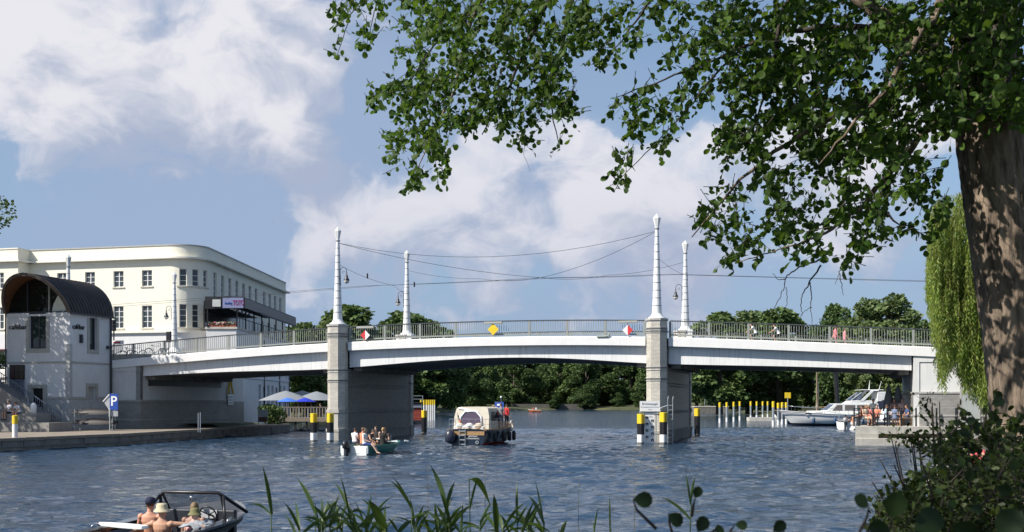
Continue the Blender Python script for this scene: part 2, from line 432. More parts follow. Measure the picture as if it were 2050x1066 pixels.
FOAM = []     # (x, y, radius x, radius y, heading, strength) patches of broken water
def make_water():
    rng = np.random.default_rng(4)
    x0, x1, y0, y1, st = -42.0, 34.0, 6.0, 132.0, .22
    xs = np.arange(x0, x1 + st/2, st); ys = np.arange(y0, y1 + st/2, st)
    X, Y = np.meshgrid(xs, ys); Z = np.zeros_like(X)
    wind = 2.05
    for k in range(46):
        lam = .65 * (7.5 ** rng.random()); a = wind + rng.normal(0, .62)
        kx, ky = math.cos(a)*2*PI/lam, math.sin(a)*2*PI/lam
        amp = .0066 * lam**.58
        ph = kx*X + ky*Y + rng.random()*6.28
        Z += amp * (np.sin(ph) + .22*np.sin(2*ph + 1.2))
    gust = .75 + .35*np.sin(X*.11 + Y*.05 + 1.0) * np.sin(Y*.09 - X*.03)
    Z *= gust
    edge = np.minimum.reduce([(X-x0)/4, (x1-X)/4, (Y-y0)/3, (y1-Y)/14]); Z *= np.clip(edge, 0, 1)
    foam = np.zeros_like(X)
    for (fx, fy, rx, ry, h, s) in FOAM:
        u = (X-fx)*math.cos(h) + (Y-fy)*math.sin(h); w = -(X-fx)*math.sin(h) + (Y-fy)*math.cos(h)
        g = np.exp(-(u/rx)**2 - (w/ry)**2)
        foam = np.maximum(foam, g*s)
        Z += .035 * g * np.sin(w*5.5 + u*1.3)
    ny, nx = X.shape
    vs = np.stack([X, Y, Z], -1).reshape(-1, 3)
    i = np.arange(nx*ny).reshape(ny, nx)
    q = np.stack([i[:-1,:-1], i[:-1,1:], i[1:,1:], i[1:,:-1]], -1).reshape(-1, 4)
    B = 3000.0
    ring = np.array([[-B,-200,0],[B,-200,0],[B,4000,0],[-B,4000,0]], float)
    n0 = len(vs); vs = np.vstack([vs, ring])
    c = [i[0,0], i[0,-1], i[-1,-1], i[-1,0]]
    faces = q.tolist() + [[n0, n0+1, c[1], c[0]], [n0+1, n0+2, c[2], c[1]], [n0+2, n0+3, c[3], c[2]], [n0+3, n0, c[0], c[3]]]
    me = bpy.data.meshes.new('river_water'); me.from_pydata(vs.tolist(), [], faces)
    me.polygons.foreach_set('use_smooth', [True]*len(me.polygons))
    a = me.attributes.new('foam', 'FLOAT', 'POINT'); a.data.foreach_set('value', np.concatenate([foam.ravel(), np.zeros(4)]).astype(np.float32))
    me.materials.append(water_material())
    o = link('river_water', me); tag(o, 'rippled blue river water running under the bridge', kind='structure')

# ------------------------------------------------------------------ terrain
GRASS = M('dry_grass_ground', (.055,.065,.022), .95, .35, .12, .7, 3, dirt=(.20,.165,.07), dirt_amt=.5, dirt_scale=.03)
SOIL = M('bank_soil', (.06,.055,.035), .95, .35, 1.2, .8, 6, dirt=(.03,.045,.015), dirt_amt=.7, dirt_scale=1.0)
XL = [(95,-21),(110,-20),(130,-25),(160,-28),(250,-29),(300,-27),(345,-16),(400,0),(452,20)]
XR = [(95,33),(120,44),(140,56),(170,56),(178,41),(200,43),(300,58),(370,64),(405,56),(452,20)]
def far_terrain():
    st = 4.0
    xs = np.arange(-420, 460, st); ys = np.arange(96, 1000, st)
    X, Y = np.meshgrid(xs, ys)
    xl = np.interp(Y, [p[0] for p in XL], [p[1] for p in XL]); xr = np.interp(Y, [p[0] for p in XR], [p[1] for p in XR])
    d = np.where(Y < 452, np.maximum(xl - X, X - xr), np.hypot(X-20, Y-452)) 
    d = np.where((Y < 452) & (Y > 380), np.minimum(d, np.hypot(X-20, Y-452)), d)
    Z = np.where(d < 0, np.maximum(-1.5, d*.5), np.minimum(.45 + d*.045, 3.4) * np.clip(d/1.5, 0, 1))
    Z += np.where(d > 3, .35*np.sin(X*.07)*np.sin(Y*.05), 0)
    m = MB(); ny, nx = X.shape
    i = np.arange(nx*ny).reshape(ny, nx)
    m.v = np.stack([X, Y, Z], -1).reshape(-1, 3).tolist(); m.f = np.stack([i[:-1,:-1], i[:-1,1:], i[1:,1:], i[1:,:-1]], -1).reshape(-1, 4).tolist(); m.m = [0]*len(m.f)
    # the plain goes on to the horizon
    B = 2900; k = len(m.v); lo = 2.6
    m.v += [(-B, 990, lo), (B, 990, lo), (B, 3900, lo), (-B, 3900, lo)]; m.f.append((k, k+1, k+2, k+3)); m.m.append(0)
    o = m.build('far_bank_ground', GRASS, smooth=True, fix=False); tag(o, 'grassy ground of the wooded far bank', kind='structure')
far_terrain()

def near_bank_z(x, y):
    yn = 8.6 + .35*math.sin(x*.9) + .25*math.sin(x*2.3)
    xr = np.interp(y, [8,10,14,20,30,40,60,75], [2.5,4.4,7.3,9.6,11.7,14.0,22.0,29.0]) + .25*math.sin(y*1.1)
    d = max(yn - y, x - xr)
    if d < 0: return max(-1.2, d*.5)
    return min(1.05, d*.42) + .04*math.sin(x*2.1+y*1.7)
def near_terrain():
    xs = np.arange(-46, 62, .8); ys = np.arange(-24, 74, .8)
    m = MB(); rows = [[(x, y, near_bank_z(x, y)) for x in xs] for y in ys]; m.grid(rows)
    o = m.build('near_bank_ground', SOIL, smooth=True, fix=False); tag(o, 'dark earth of the near river bank', kind='structure')
near_terrain()

# ------------------------------------------------------------------ left quay
ROT = math.atan2(-.262, .965)
UX, UY = math.cos(ROT), math.sin(ROT)
NX, NY = -UY, UX
def bridge_pt(t, w, z=0.0): return Vector((-12.46 + t*UX + w*NX, 85.7 + t*UY + w*NY, z))
QUAY = [(-36,42),(-31.5,54),(-27.7,65),(-24.4,74.5),(-22.3,90),(-20.4,104),(-20.2,109)]
PAVING = M('quay_paving', (.25,.21,.165), .9, .18, 1.0, .4, 20, dirt=(.17,.15,.12), dirt_amt=.5, dirt_scale=.6)
QUAY_WALL = M('quay_wall_stone', (.22,.205,.185), .9, .3, 1.4, .6, 10, dirt=(.06,.065,.05), dirt_amt=.8, streak=.4)
def left_quay():
    root = link('quay', None); tag(root, 'long stone quay along the left bank in front of the bridge house', kind='structure')
    m = MB(); z = .72
    pts = QUAY
    m.add([(x, y, z) for x, y in pts] + [(-110, y, z) for x, y in pts], [(i+1, i, len(pts)+i, len(pts)+i+1) for i in range(len(pts)-1)])
    m.build('paving', PAVING, root)
    w = MB()
    for (a, b) in zip(pts[:-1], pts[1:]):
        a = Vector((*a, 0)); b = Vector((*b, 0)); d = (b-a); nrm = Vector((d.y, -d.x, 0)).normalized()
        w.add([a + Vector((0,0,-1)), b + Vector((0,0,-1)), b + Vector((0,0,.60)), a + Vector((0,0,.60))], [(0,1,2,3)])
    w.build('quay_wall', QUAY_WALL, root)
    rnd = random.Random(3)
    proto = MB().box(0, 1.52, -.10, .55, 0, .17).mesh('coping_stone', PAVING)
    blk = MB().box(0, 1.52, -.045, .2, -.34, -.01).mesh('wall_block', QUAY_WALL)
    for (a, b) in zip(pts[1:-1], pts[2:]):
        a = Vector((*a, 0)); b = Vector((*b, 0)); d = b-a; n = max(1, int(d.length/1.55)); ang = math.atan2(d.y, d.x)
        for k in range(n):
            p = a + d*(k/n)
            o = link('coping_stone', proto, root); o.location = (p.x, p.y, .585 + rnd.uniform(-.008,.008)); o.rotation_euler = (0, 0, ang); o.scale = (d.length/n/1.55, 1, 1)
            o = link('wall_block', blk, root); o.location = (p.x, p.y, .57); o.rotation_euler = (0, rnd.uniform(-.004,.004), ang); o.scale = (d.length/n/1.56, 1+rnd.uniform(-.4,.6), 1)
left_quay()

# street level behind the bridge house and under the left building
def street():
    m = MB(); z = 4.55
    e = bridge_pt(-25.2, 1.5); f = bridge_pt(-25.2, 15.4); d = bridge_pt(-90, 1.5)
    pts = [Vector(p) for p in ((-26.2,104.4,0),(-30.2,117.2,0),(-36,119,0),(-36,160,0),(-120,160,0))] + [d, e, f]
    m.prism([(p.x, p.y) for p in pts], -.5, z)
    o = m.build('street_terrace', M('street_asphalt', (.07,.07,.072), .9, .2, 1, .3, 20)); tag(o, 'raised street behind the bridge house', kind='structure')
street()
# ------------------------------------------------------------------ the bridge
BR = thing('road_bridge', 'white arched road bridge on two brick piers crossing the river', 'bridge', (-12.46, 85.7, 0), ROT)
def spline(pts):
    t = np.array([p[0] for p in pts], float); z = np.array([p[1] for p in pts], float); n = len(t)
    A = np.zeros((n, n)); B = np.zeros(n); A[0,0] = A[-1,-1] = 1
    for i in range(1, n-1):
        h0, h1 = t[i]-t[i-1], t[i+1]-t[i]
        A[i,i-1:i+2] = [h0, 2*(h0+h1), h1]; B[i] = 6*((z[i+1]-z[i])/h1 - (z[i]-z[i-1])/h0)
    M2 = np.linalg.solve(A, B)
    def f(x):
        if x <= t[0]: return z[0]
        if x >= t[-1]: return z[-1]
        i = int(np.clip(np.searchsorted(t, x) - 1, 0, n-2)); h = t[i+1]-t[i]; a = (t[i+1]-x)/h; b = (x-t[i])/h
        return a*z[i] + b*z[i+1] + ((a**3-a)*M2[i] + (b**3-b)*M2[i+1])*h*h/6
    return f
edge_z = spline([(-40,4.72),(-28,5.25),(-18.5,5.87),(-8,6.58),(0,6.97),(11.45,7.21),(22.9,7.05),(32,6.62),(40.3,6.17),(52,5.5),(64,4.9)])
bot_z = spline([(-16,4.68),(-8,4.98),(-.7,5.12),(.7,5.2),(5,5.5),(12.5,5.80),(18.5,5.58),(22.2,5.32),(23.6,5.26),(31,5.05),(39,4.73)])
W = 13.7; FH = .60; OV = .46          # width, fascia height, overhang of the fascia over the girder
def trange(a, b, st=.6):
    n = max(2, int(round((b-a)/st))+1); return [a + (b-a)*i/(n-1) for i in range(n)]
def sweep(name, ts, sec, mat, parent, angle=30):
    """section sec(t) is a list of (w, z); closed sweep along the bridge"""
    m = MB(); rows = [[(t, w, z) for w, z in sec(t)] for t in ts]
    m.grid(rows, closed=True); k = len(rows[0]); n = len(rows)
    m.f.append(tuple(range(k))); m.m.append(0); m.f.append(tuple(range((n-1)*k, n*k))); m.m.append(0)
    return m.build(name, mat, parent, angle=angle)
# deck slab, split in three where the pier columns stand
ASPHALT = M('bridge_asphalt', (.06,.06,.062), .9, .2, 1, .3, 20)
sweep('deck', trange(-40, 64, 1.0), lambda t: [(.5, edge_z(t)-.35), (W-.5, edge_z(t)-.35), (W-.5, edge_z(t)-.06), (.5, edge_z(t)-.06)], ASPHALT, BR)
for (a, b) in ((-40, -18.9), (-18.9+.01, -.78), (.78, 22.12), (23.66, 64)):
    for (w0, s) in ((0, 1), (W, -1)):
        sweep('fascia', trange(a, b), lambda t: [(w0, edge_z(t)-FH), (w0, edge_z(t)-.05), (w0+.04*s, edge_z(t)), (w0+1.1*s, edge_z(t)), (w0+1.1*s, edge_z(t)-FH+.12), (w0+.30*s, edge_z(t)-FH+.10), (w0+.27*s, edge_z(t)-FH+.002)], WHITE_PAINT, BR)
for (a, b) in ((-16.0, -.72), (.72, 22.18), (23.6, 39.0)):
    for (w0, s) in ((OV, 1), (W-OV, -1)):
        sweep('girder', trange(a, b), lambda t: [(w0, bot_z(t)), (w0, edge_z(t)-FH+.11), (w0+.35*s, edge_z(t)-FH+.11), (w0+.35*s, bot_z(t))], GIRDER, BR)
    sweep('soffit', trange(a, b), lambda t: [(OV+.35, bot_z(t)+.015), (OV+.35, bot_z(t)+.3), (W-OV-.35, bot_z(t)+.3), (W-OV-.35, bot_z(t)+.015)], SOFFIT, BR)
    # bearing beams across
    for t in (a+.15, b-.75):
        MB().box(t, t+.6, OV+.36, W-OV-.36, bot_z(t+.3)-.28, bot_z(t+.3)+.02).build('bearing_beam', CONCRETE_DARK, BR)

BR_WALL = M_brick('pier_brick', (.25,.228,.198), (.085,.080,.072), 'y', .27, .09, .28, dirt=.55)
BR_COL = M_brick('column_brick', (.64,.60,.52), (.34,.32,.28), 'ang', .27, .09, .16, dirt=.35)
STONE_BAND = M('stone_band', (.38,.37,.345), .7, .14, 2, .3, 20, streak=.3, dirt=(.2,.19,.17))
BAND_DARK = M('dark_brick_band', (.13,.135,.14), .5, .25, 6, .3, 25)
def octa(r, rot):
    a = r*.95; c = r*.95 - .36      # square column with wide chamfers
    return [(a,-c),(a,c),(c,a),(-c,a),(-a,c),(-a,-c),(-c,-a),(c,-a)]
def pier(t0):
    root = link('pier', None, BR); root.location = (t0, 0, 0); root['label'] = 'brick bridge pier with an octagonal column at its end'
    q = .69; rot8 = R(0.0)
    for (w0, sgn) in ((.02, 1), (W+.02, -1)):
        col = MB(); col.prism([(x, y) for x, y in octa(q, rot8)], -1.5, 8.12)
        c = col.build('column', BR_COL, root); c.location = (0, w0, 0)
        for z, h, e in ((8.12, .14, .06), (7.62,.05,.035), (7.44,.05,.03), (7.30,.05,.035), (5.02,.06,.035), (4.82,.05,.03), (4.28,.06,.04), (4.12,.05,.03)):
            MB().prism(octa(q+e, rot8), z, z+h).build('band', STONE_BAND, c)
        for z in (7.52, 7.36, 4.94, 4.20): MB().prism(octa(q+.012, rot8), z, z+.075).build('dark_band', BAND_DARK, c)
        for z, h, e in ((1.95,.22,.07), (2.17,.10,.035), (.62,.20,.10), (-1,1.62,.06)): MB().prism(octa(q+e, rot8), z, z+h).build('foot_band', CONCRETE, c)
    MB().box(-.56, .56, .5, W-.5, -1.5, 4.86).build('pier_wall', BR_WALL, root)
    LEDGE = M('pier_ledge', (.27,.265,.25), .75, .2, 2, .4, 15, streak=.4, dirt=(.12,.12,.11))
    for z, h, e in ((4.86,.22,.10), (3.96,.07,.05), (3.78,.06,.04), (1.95,.20,.08), (.62,.20,.11), (-1,1.62,.07)): MB().box(-.56-e, .56+e, .55, W-.55, z, z+h).build('ledge', LEDGE, root, bevel=.015)
for t0 in (0.0, 22.89): pier(t0)

# abutments
AB_WHITE = M('abutment_plaster', (.62,.62,.60), .7, .08, 1.0, .25, 25, streak=.18, dirt=(.4,.38,.35))
AB_BRICK = M_brick('abutment_brick', (.33,.32,.30), (.16,.155,.15), 'sum', .27, .09, .2, dirt=.45)
def abutment(t_in, t_out, zbase, name):
    """t_in: the face towards the river, t_out: far end"""
    s = 1 if t_out > t_in else -1; lo, hi = min(t_in, t_out), max(t_in, t_out)
    a = link(name, None, BR); a.location = (0, 0, 0)
    zt = 3.9 if s < 0 else 4.5
    MB().box(lo, hi, .16, W-.16, zbase-2, edge_z(t_in)-FH-.35 - .002).build('abutment_wall', AB_WHITE, a)
    m = MB(); e = .05
    m.box(lo-(e if s>0 else 0), hi+(e if s<0 else 0), .16-e, W-.16+e, zbase-2, zbase+2.05); m.build('brick_plinth', AB_BRICK, a)
    m = MB()
    for z, h, e in ((zbase+2.05,.12,.10), (zbase+.62,.10,.09)): m.box(lo-(e if s>0 else 0), hi+(e if s<0 else 0), .16-e, W-.16+e, z, z+h)
    m.build('plinth_band', STONE_BAND, a)
    # corner pilaster beside the girder end
    x = t_in - s*.0
    MB().box(min(x, x+s*.35), max(x, x+s*.35), .10, .5, zbase, edge_z(t_in)-FH-.02).build('corner_pilaster', AB_BRICK if s < 0 else AB_WHITE, a)
    # the wall behind the girder ends, up to the deck
    MB().box(min(t_in+s*.35, t_out), max(t_in+s*.35, t_out), .10, W-.10, edge_z(t_in)-FH-.4, edge_z(t_in)-FH+.0).build('coping', AB_WHITE, a)
    return a
abL = abutment(-16.05, -40, .72, 'abutment')
MB().box(-19, -16.06, W-.155, W+2.6, -1.2, 4.75).build('wing_wall', AB_WHITE, abL); MB().box(-19, -16.01, W-.11, W+2.65, -1.2, .72+2.05).build('brick_plinth', AB_BRICK, abL)
abR = abutment(39.1, 64, 1.2, 'abutment')
# black slab painting the shade of a bearing recess on the left abutment and a small hanging sign
m = MB(); m.box(-16.04, -15.99, 1.2, 12.2, 3.95, 4.55); m.build('recess_shade', BLACK, abL)

# railing: posts are single parts, the thin balusters of each bay are one part
def railing(w0, ts_list, s):
    for (a, b) in ts_list:
        n = max(1, round((b-a)/2.55)); st = (b-a)/n
        post = MB().box(-.075, .075, -.05, .05, -.12, 1.06).mesh('rail_post', RAIL_PAINT)
        for k in range(n+1):
            t = a + k*st
            o = link('rail_post', post, BR); o.location = (t, w0, edge_z(t))
        sweep('top_rail', trange(a, b, 1.2), lambda t: [(w0-.06, edge_z(t)+1.06), (w0+.06, edge_z(t)+1.06), (w0+.06, edge_z(t)+1.13), (w0-.06, edge_z(t)+1.13)], RAIL_DARK, BR)
        sweep('bottom_rail', trange(a, b, 1.2), lambda t: [(w0-.035, edge_z(t)+.12), (w0+.035, edge_z(t)+.12), (w0+.035, edge_z(t)+.21), (w0-.035, edge_z(t)+.21)], RAIL_PAINT, BR)
        for k in range(n):
            m = MB(); t = a + k*st + .17
            while t < a + (k+1)*st - .1:
                z = edge_z(t); m.box(t-.015, t+.015, w0-.015, w0+.015, z+.2, z+1.07); t += .165
            o = m.build('balusters', RAIL_PAINT, BR, fix=False); o['kind'] = 'stuff'
railing(.22, [(-24.6, -.86), (.86, 22.03), (23.75, 57)], 1)
railing(W-.22, [(-24.6, -.86), (.86, 22.03), (23.75, 57)], -1)

# ------------------------------------------------------------------ lamp pylons
PYLON = M('pylon_white', (.74,.74,.73), .5, .05, 2, .1, 30, streak=.12, dirt=(.5,.5,.48))
SEAM = M('pylon_seam', (.30,.31,.32), .6, .1, 4)
LAMP_GLASS = M('lamp_glass', (.55,.55,.52), .2, .1, 5)
def pylon(t, w, zb, label, lamp=None, plinth=True, h=7.0):
    p = bridge_pt(t, w, zb)
    o = thing('lamp_pylon', label, 'lamp post', p, ROT, 'white pylons along the bridge')
    if plinth:
        m = MB(); m.box(-.6, .6, -.6, .6, -1.35, -.12); m.box(-.66, .66, -.66, .66, -.12, .0); m.build('plinth', PYLON, o, bevel=.02)
    m = MB(); m.lathe([(.62,0),(.60,.05),(.40,.20),(.345,.34),(.335,.36)], 16); m.build('base', PYLON, o, angle=40)
    top = h - 1.02
    rad = lambda z: .325 - (.325-.125)*((z-.36)/(top-.36))**.9
    m = MB(); n = 11; prof = []
    for k in range(n+1):
        z = .36 + (top-.36)*k/n; prof.append((rad(z), z))
    m.lathe(prof, 16); m.build('shaft', PYLON, o, angle=40)
    m = MB()
    for k in range(1, n):
        z = .36 + (top-.36)*k/n; r = rad(z)
        m.lathe([(r*.9,z-.022),(r+.014,z-.02),(r+.014,z+.02),(r*.9,z+.022)], 16, cap=False)
    m.lathe([(.1,top-.03),(.17,top-.02),(.17,top+.05),(.11,top+.06)], 16)
    m.build('joint_rings', SEAM, o, angle=40)
    m = MB(); m.lathe([(.12,top+.05),(.26,h-.34),(.265,h-.30),(.0,h)], 6, cap=False); m.build('lantern_head', PYLON, o)
    if lamp:
        sx, sz = lamp          # side and height of the hanging street lamp
        a = link('lamp_bracket', None, o); r = rad(sz)
        pts = [Vector((sx*(r+.02), -.1, sz-.85))]
        for k in range(15):
            th = -.3 + k/14*3.6; pts.append(Vector((sx*(r + .27 - .25*math.cos(th)), -.1, sz + .08 + .30*math.sin(th))))
        m = MB(); m.tube(pts, .022, 6)
        sc = [Vector((sx*(r+.25+.11*math.cos(u)*(1-u/9)), -.1, sz + .02 + .11*math.sin(u)*(1-u/9))) for u in [k*.5 for k in range(12)]]
        m.tube(sc, .014, 5); m.box(min(0, sx*(r+.05)), max(0, sx*(r+.05)), -.13, -.07, sz-.9, sz-.84); m.box(min(0, sx*(r+.05)), max(0, sx*(r+.05)), -.13, -.07, sz-.45, sz-.39)
        m.build('bracket', DARK_METAL, a, smooth=True)
        cx = pts[-1].x; cz = pts[-1].z
        m = MB(); m.lathe([(.02,0),(.05,-.04),(.05,-.22),(.10,-.26),(.12,-.42),(.21,-.55),(.22,-.60)], 12, (cx,-.1,cz)); m.build('lamp_hood', DARK_METAL, a, smooth=True)
        m = MB(); m.lathe([(.19,-.60),(.20,-.66),(.14,-.78),(.02,-.84)], 12, (cx,-.1,cz)); m.build('lamp_globe', LAMP_GLASS, a, smooth=True)
    return o
pylon(0, .02, 8.26, 'white pylon with a hanging lamp on the near left pier column', (1, 3.7), False)
pylon(22.89, .02, 8.26, 'white pylon on the near right pier column above the water gauge', None, False)
pylon(0.2, W+.02, 8.26, 'white pylon with hanging lamp on the far side, right of the left pier', (-1, 3.2), True)
pylon(23.1, W+.02, 8.26, 'white pylon on the far side behind the right pier, half hidden by leaves', (-1, 3.2), True)
pylon(-21.5, W+.3, 7.15, 'white pylon with a lamp in front of the cream building', (-1, 3.6), True)
pylon(-22.4, .3, 7.1, 'white pylon top showing above the curved roof of the bridge house', None, True)

# ------------------------------------------------------------------ navigation signs on the railing
def diamond(t, label, mats, plate=True, size=.36, dz=.42):
    o = thing('navigation_sign', label, 'sign', bridge_pt(t, -.06, edge_z(t)), ROT, 'diamond navigation signs on the bridge railing')
    s = size
    if len(mats) == 2:
        MB().prism([(-s,0),(0,-s),(0,s)], -.03, 0, f=lambda a,b,c: (a, c, dz+b)).build('left_half', mats[0], o)
        MB().prism([(.002,-s),(s,0),(.002,s)], -.03, 0, f=lambda a,b,c: (a, c, dz+b)).build('right_half', mats[1], o)
    else: MB().prism([(-s,0),(0,-s),(s,0),(0,s)], -.03, 0, f=lambda a,b,c: (a, c, dz+b)).build('panel', mats[0], o)
    m = MB(); m.box(-.03, .03, .005, .05, dz-s+.05, 1.0); m.box(-.25, .25, .006, .24, dz-.03, dz+.03); m.build('bracket', STEEL, o)
    m = MB(); m.box(-.65, .65, -.10, .10, .90, 1.045); m.build('lamp_box', M('sign_lamp_box', (.36,.37,.34), .5, .1, 4), o, bevel=.02)
    return o
def t_of_px(px):
    k = (px-1025)/F; return (k*85.7 + 12.46) / (UX - k*UY)
diamond(t_of_px(732), 'red and white diamond sign beside the left pier', (RED, WHITE))
diamond(t_of_px(988), 'yellow diamond sign hung over the middle of the main arch', (YELLOW,), size=.40, dz=.52)
diamond(t_of_px(1257), 'white and red diamond sign beside the right pier', (WHITE, RED))
# drain pipe under the rail
o = thing('drain_pipe', 'bent grey drain pipe on the fascia left of the right pier', 'pipe', bridge_pt(t_of_px(1217), -.05, edge_z(19)), ROT)
m = MB(); m.tube([(-.75,0,-.02),(-.05,0,-.02),(.1,0,.05),(.1,0,.2)], .05, 8); m.build('pipe', RAIL_PAINT, o, smooth=True)
# ------------------------------------------------------------------ walls with openings
def wall(mb, s0, s1, z0, z1, openings, f, reveal=.18, mi=0, mi_rev=0, step=None):
    """planar or curved wall: f(s, depth, z) -> point, depth > 0 is outwards; openings are (s0, s1, z0, z1)"""
    ss = {s0, s1}; zs = {z0, z1}
    for a, b, c, d in openings: ss |= {a, b}; zs |= {c, d}
    if step:
        k = s0 + step
        while k < s1 - .01:
            if all(abs(k-x) > .05 for x in ss): ss.add(k)
            k += step
    ss = sorted(ss); zs = sorted(zs)
    inside = lambda s, z: any(a < s < b and c < z < d for a, b, c, d in openings)
    idx = {}
    def V(s, z, dep=0.0):
        k = (round(s,4), round(z,4), round(dep,3))
        if k not in idx: idx[k] = len(mb.v); mb.v.append(tuple(f(s, dep, z)))
        return idx[k]
    for a, b in zip(ss[:-1], ss[1:]):
        for c, d in zip(zs[:-1], zs[1:]):
            if not inside((a+b)/2, (c+d)/2):
                mb.f.append((V(a,c), V(b,c), V(b,d), V(a,d))); mb.m.append(mi)
    for a, b, c, d in openings:
        for (p, q) in (((a,c),(b,c)), ((b,c),(b,d)), ((b,d),(a,d)), ((a,d),(a,c))):
            mb.f.append((V(*p), V(*p,-reveal), V(*q,-reveal), V(*q))); mb.m.append(mi_rev)

def window(parent, f, a, b, c, d, reveal=.16, nv=1, nh=(.36,.68), fw=.06, frame_mat=None, glass=None, sill=True, dark=None, name='window', kids=True):
    """frame with glazing bars and a pane set back in an opening"""
    m = MB(); dp = -reveal + .03
    def bar(s0, s1, z0, z1, dd=0.0):
        lo = dp - .05 - dd; hi = dp - dd
        pts = [f(s0,lo,z0), f(s1,lo,z0), f(s1,hi,z0), f(s0,hi,z0), f(s0,lo,z1), f(s1,lo,z1), f(s1,hi,z1), f(s0,hi,z1)]
        m.add(pts, [(0,3,2,1),(4,5,6,7),(0,1,5,4),(1,2,6,5),(2,3,7,6),(3,0,4,7)])
    e = .004
    bar(a+e, a+fw, c+e, d-e); bar(b-fw, b-e, c+e, d-e); bar(a+fw+e, b-fw-e, c+e, c+fw); bar(a+fw+e, b-fw-e, d-fw, d-e)
    for k in range(nv):
        x = a + (b-a)*(k+1)/(nv+1); bar(x-fw*.75, x+fw*.75, c+fw+e, d-fw-e)
    for h in nh:
        z = c + (d-c)*h; bar(a+fw+e, b-fw-e, z-fw*.4, z+fw*.4, .006)
    o = m.build(name, frame_mat or WHITE, parent)
    g = MB(); g.add([f(a+.01,dp-.035,c+.01), f(b-.01,dp-.035,c+.01), f(b-.01,dp-.035,d-.01), f(a+.01,dp-.035,d-.01)], [(0,1,2,3)])
    g.build('pane', glass or GLASS, o if kids else parent)
    if sill:
        g = MB(); pts = [f(s, dd, z) for z in (c-.12, c-.01) for (s, dd) in ((a-.14,-.02),(b+.14,-.02),(b+.14,.10),(a-.14,.10))]
        g.add(pts, [(0,3,2,1),(4,5,6,7),(0,1,5,4),(1,2,6,5),(2,3,7,6),(3,0,4,7)]); g.build('sill', SILL, o if kids else parent)
    return o
SILL = M('pale_sill', (.56,.53,.44), .7, .1, 3)

# ------------------------------------------------------------------ the bridge house (cafe)
TZ = .72
CORNER = bridge_pt(-18.55, -4.95, 0)
TW = thing('bridge_house', 'white tower-like bridge house with a dark barrel roof and cafe lettering', 'building', CORNER, ROT)
PLASTER = M('bridge_house_plaster', (.60,.61,.62), .75, .07, 1.1, .25, 30, streak=.14, dirt=(.42,.42,.42))
TRIM = M('grey_stone_trim', (.36,.355,.32), .75, .12, 3, .2, 25)
TBRICK = M_brick('bridge_house_brick', (.50,.51,.51), (.26,.265,.27), 'sum', .27, .09, .14, dirt=.25)
ROOF = M('dark_roof_metal', (.020,.017,.017), .5, .35, 1.5, .15, 8, dirt=(.07,.05,.04), dirt_amt=.5, metallic=.35)
SOFFIT_WOOD = M('brown_soffit_boards', (.16,.075,.035), .6, .25, 6)
TL, TD, EAVE = 5.25, 5.0, 9.15
fF = lambda s, d, z: (s, -d, z)                 # front face, s along x (negative)
fR = lambda s, d, z: (d, s, z)                  # right face, s along y
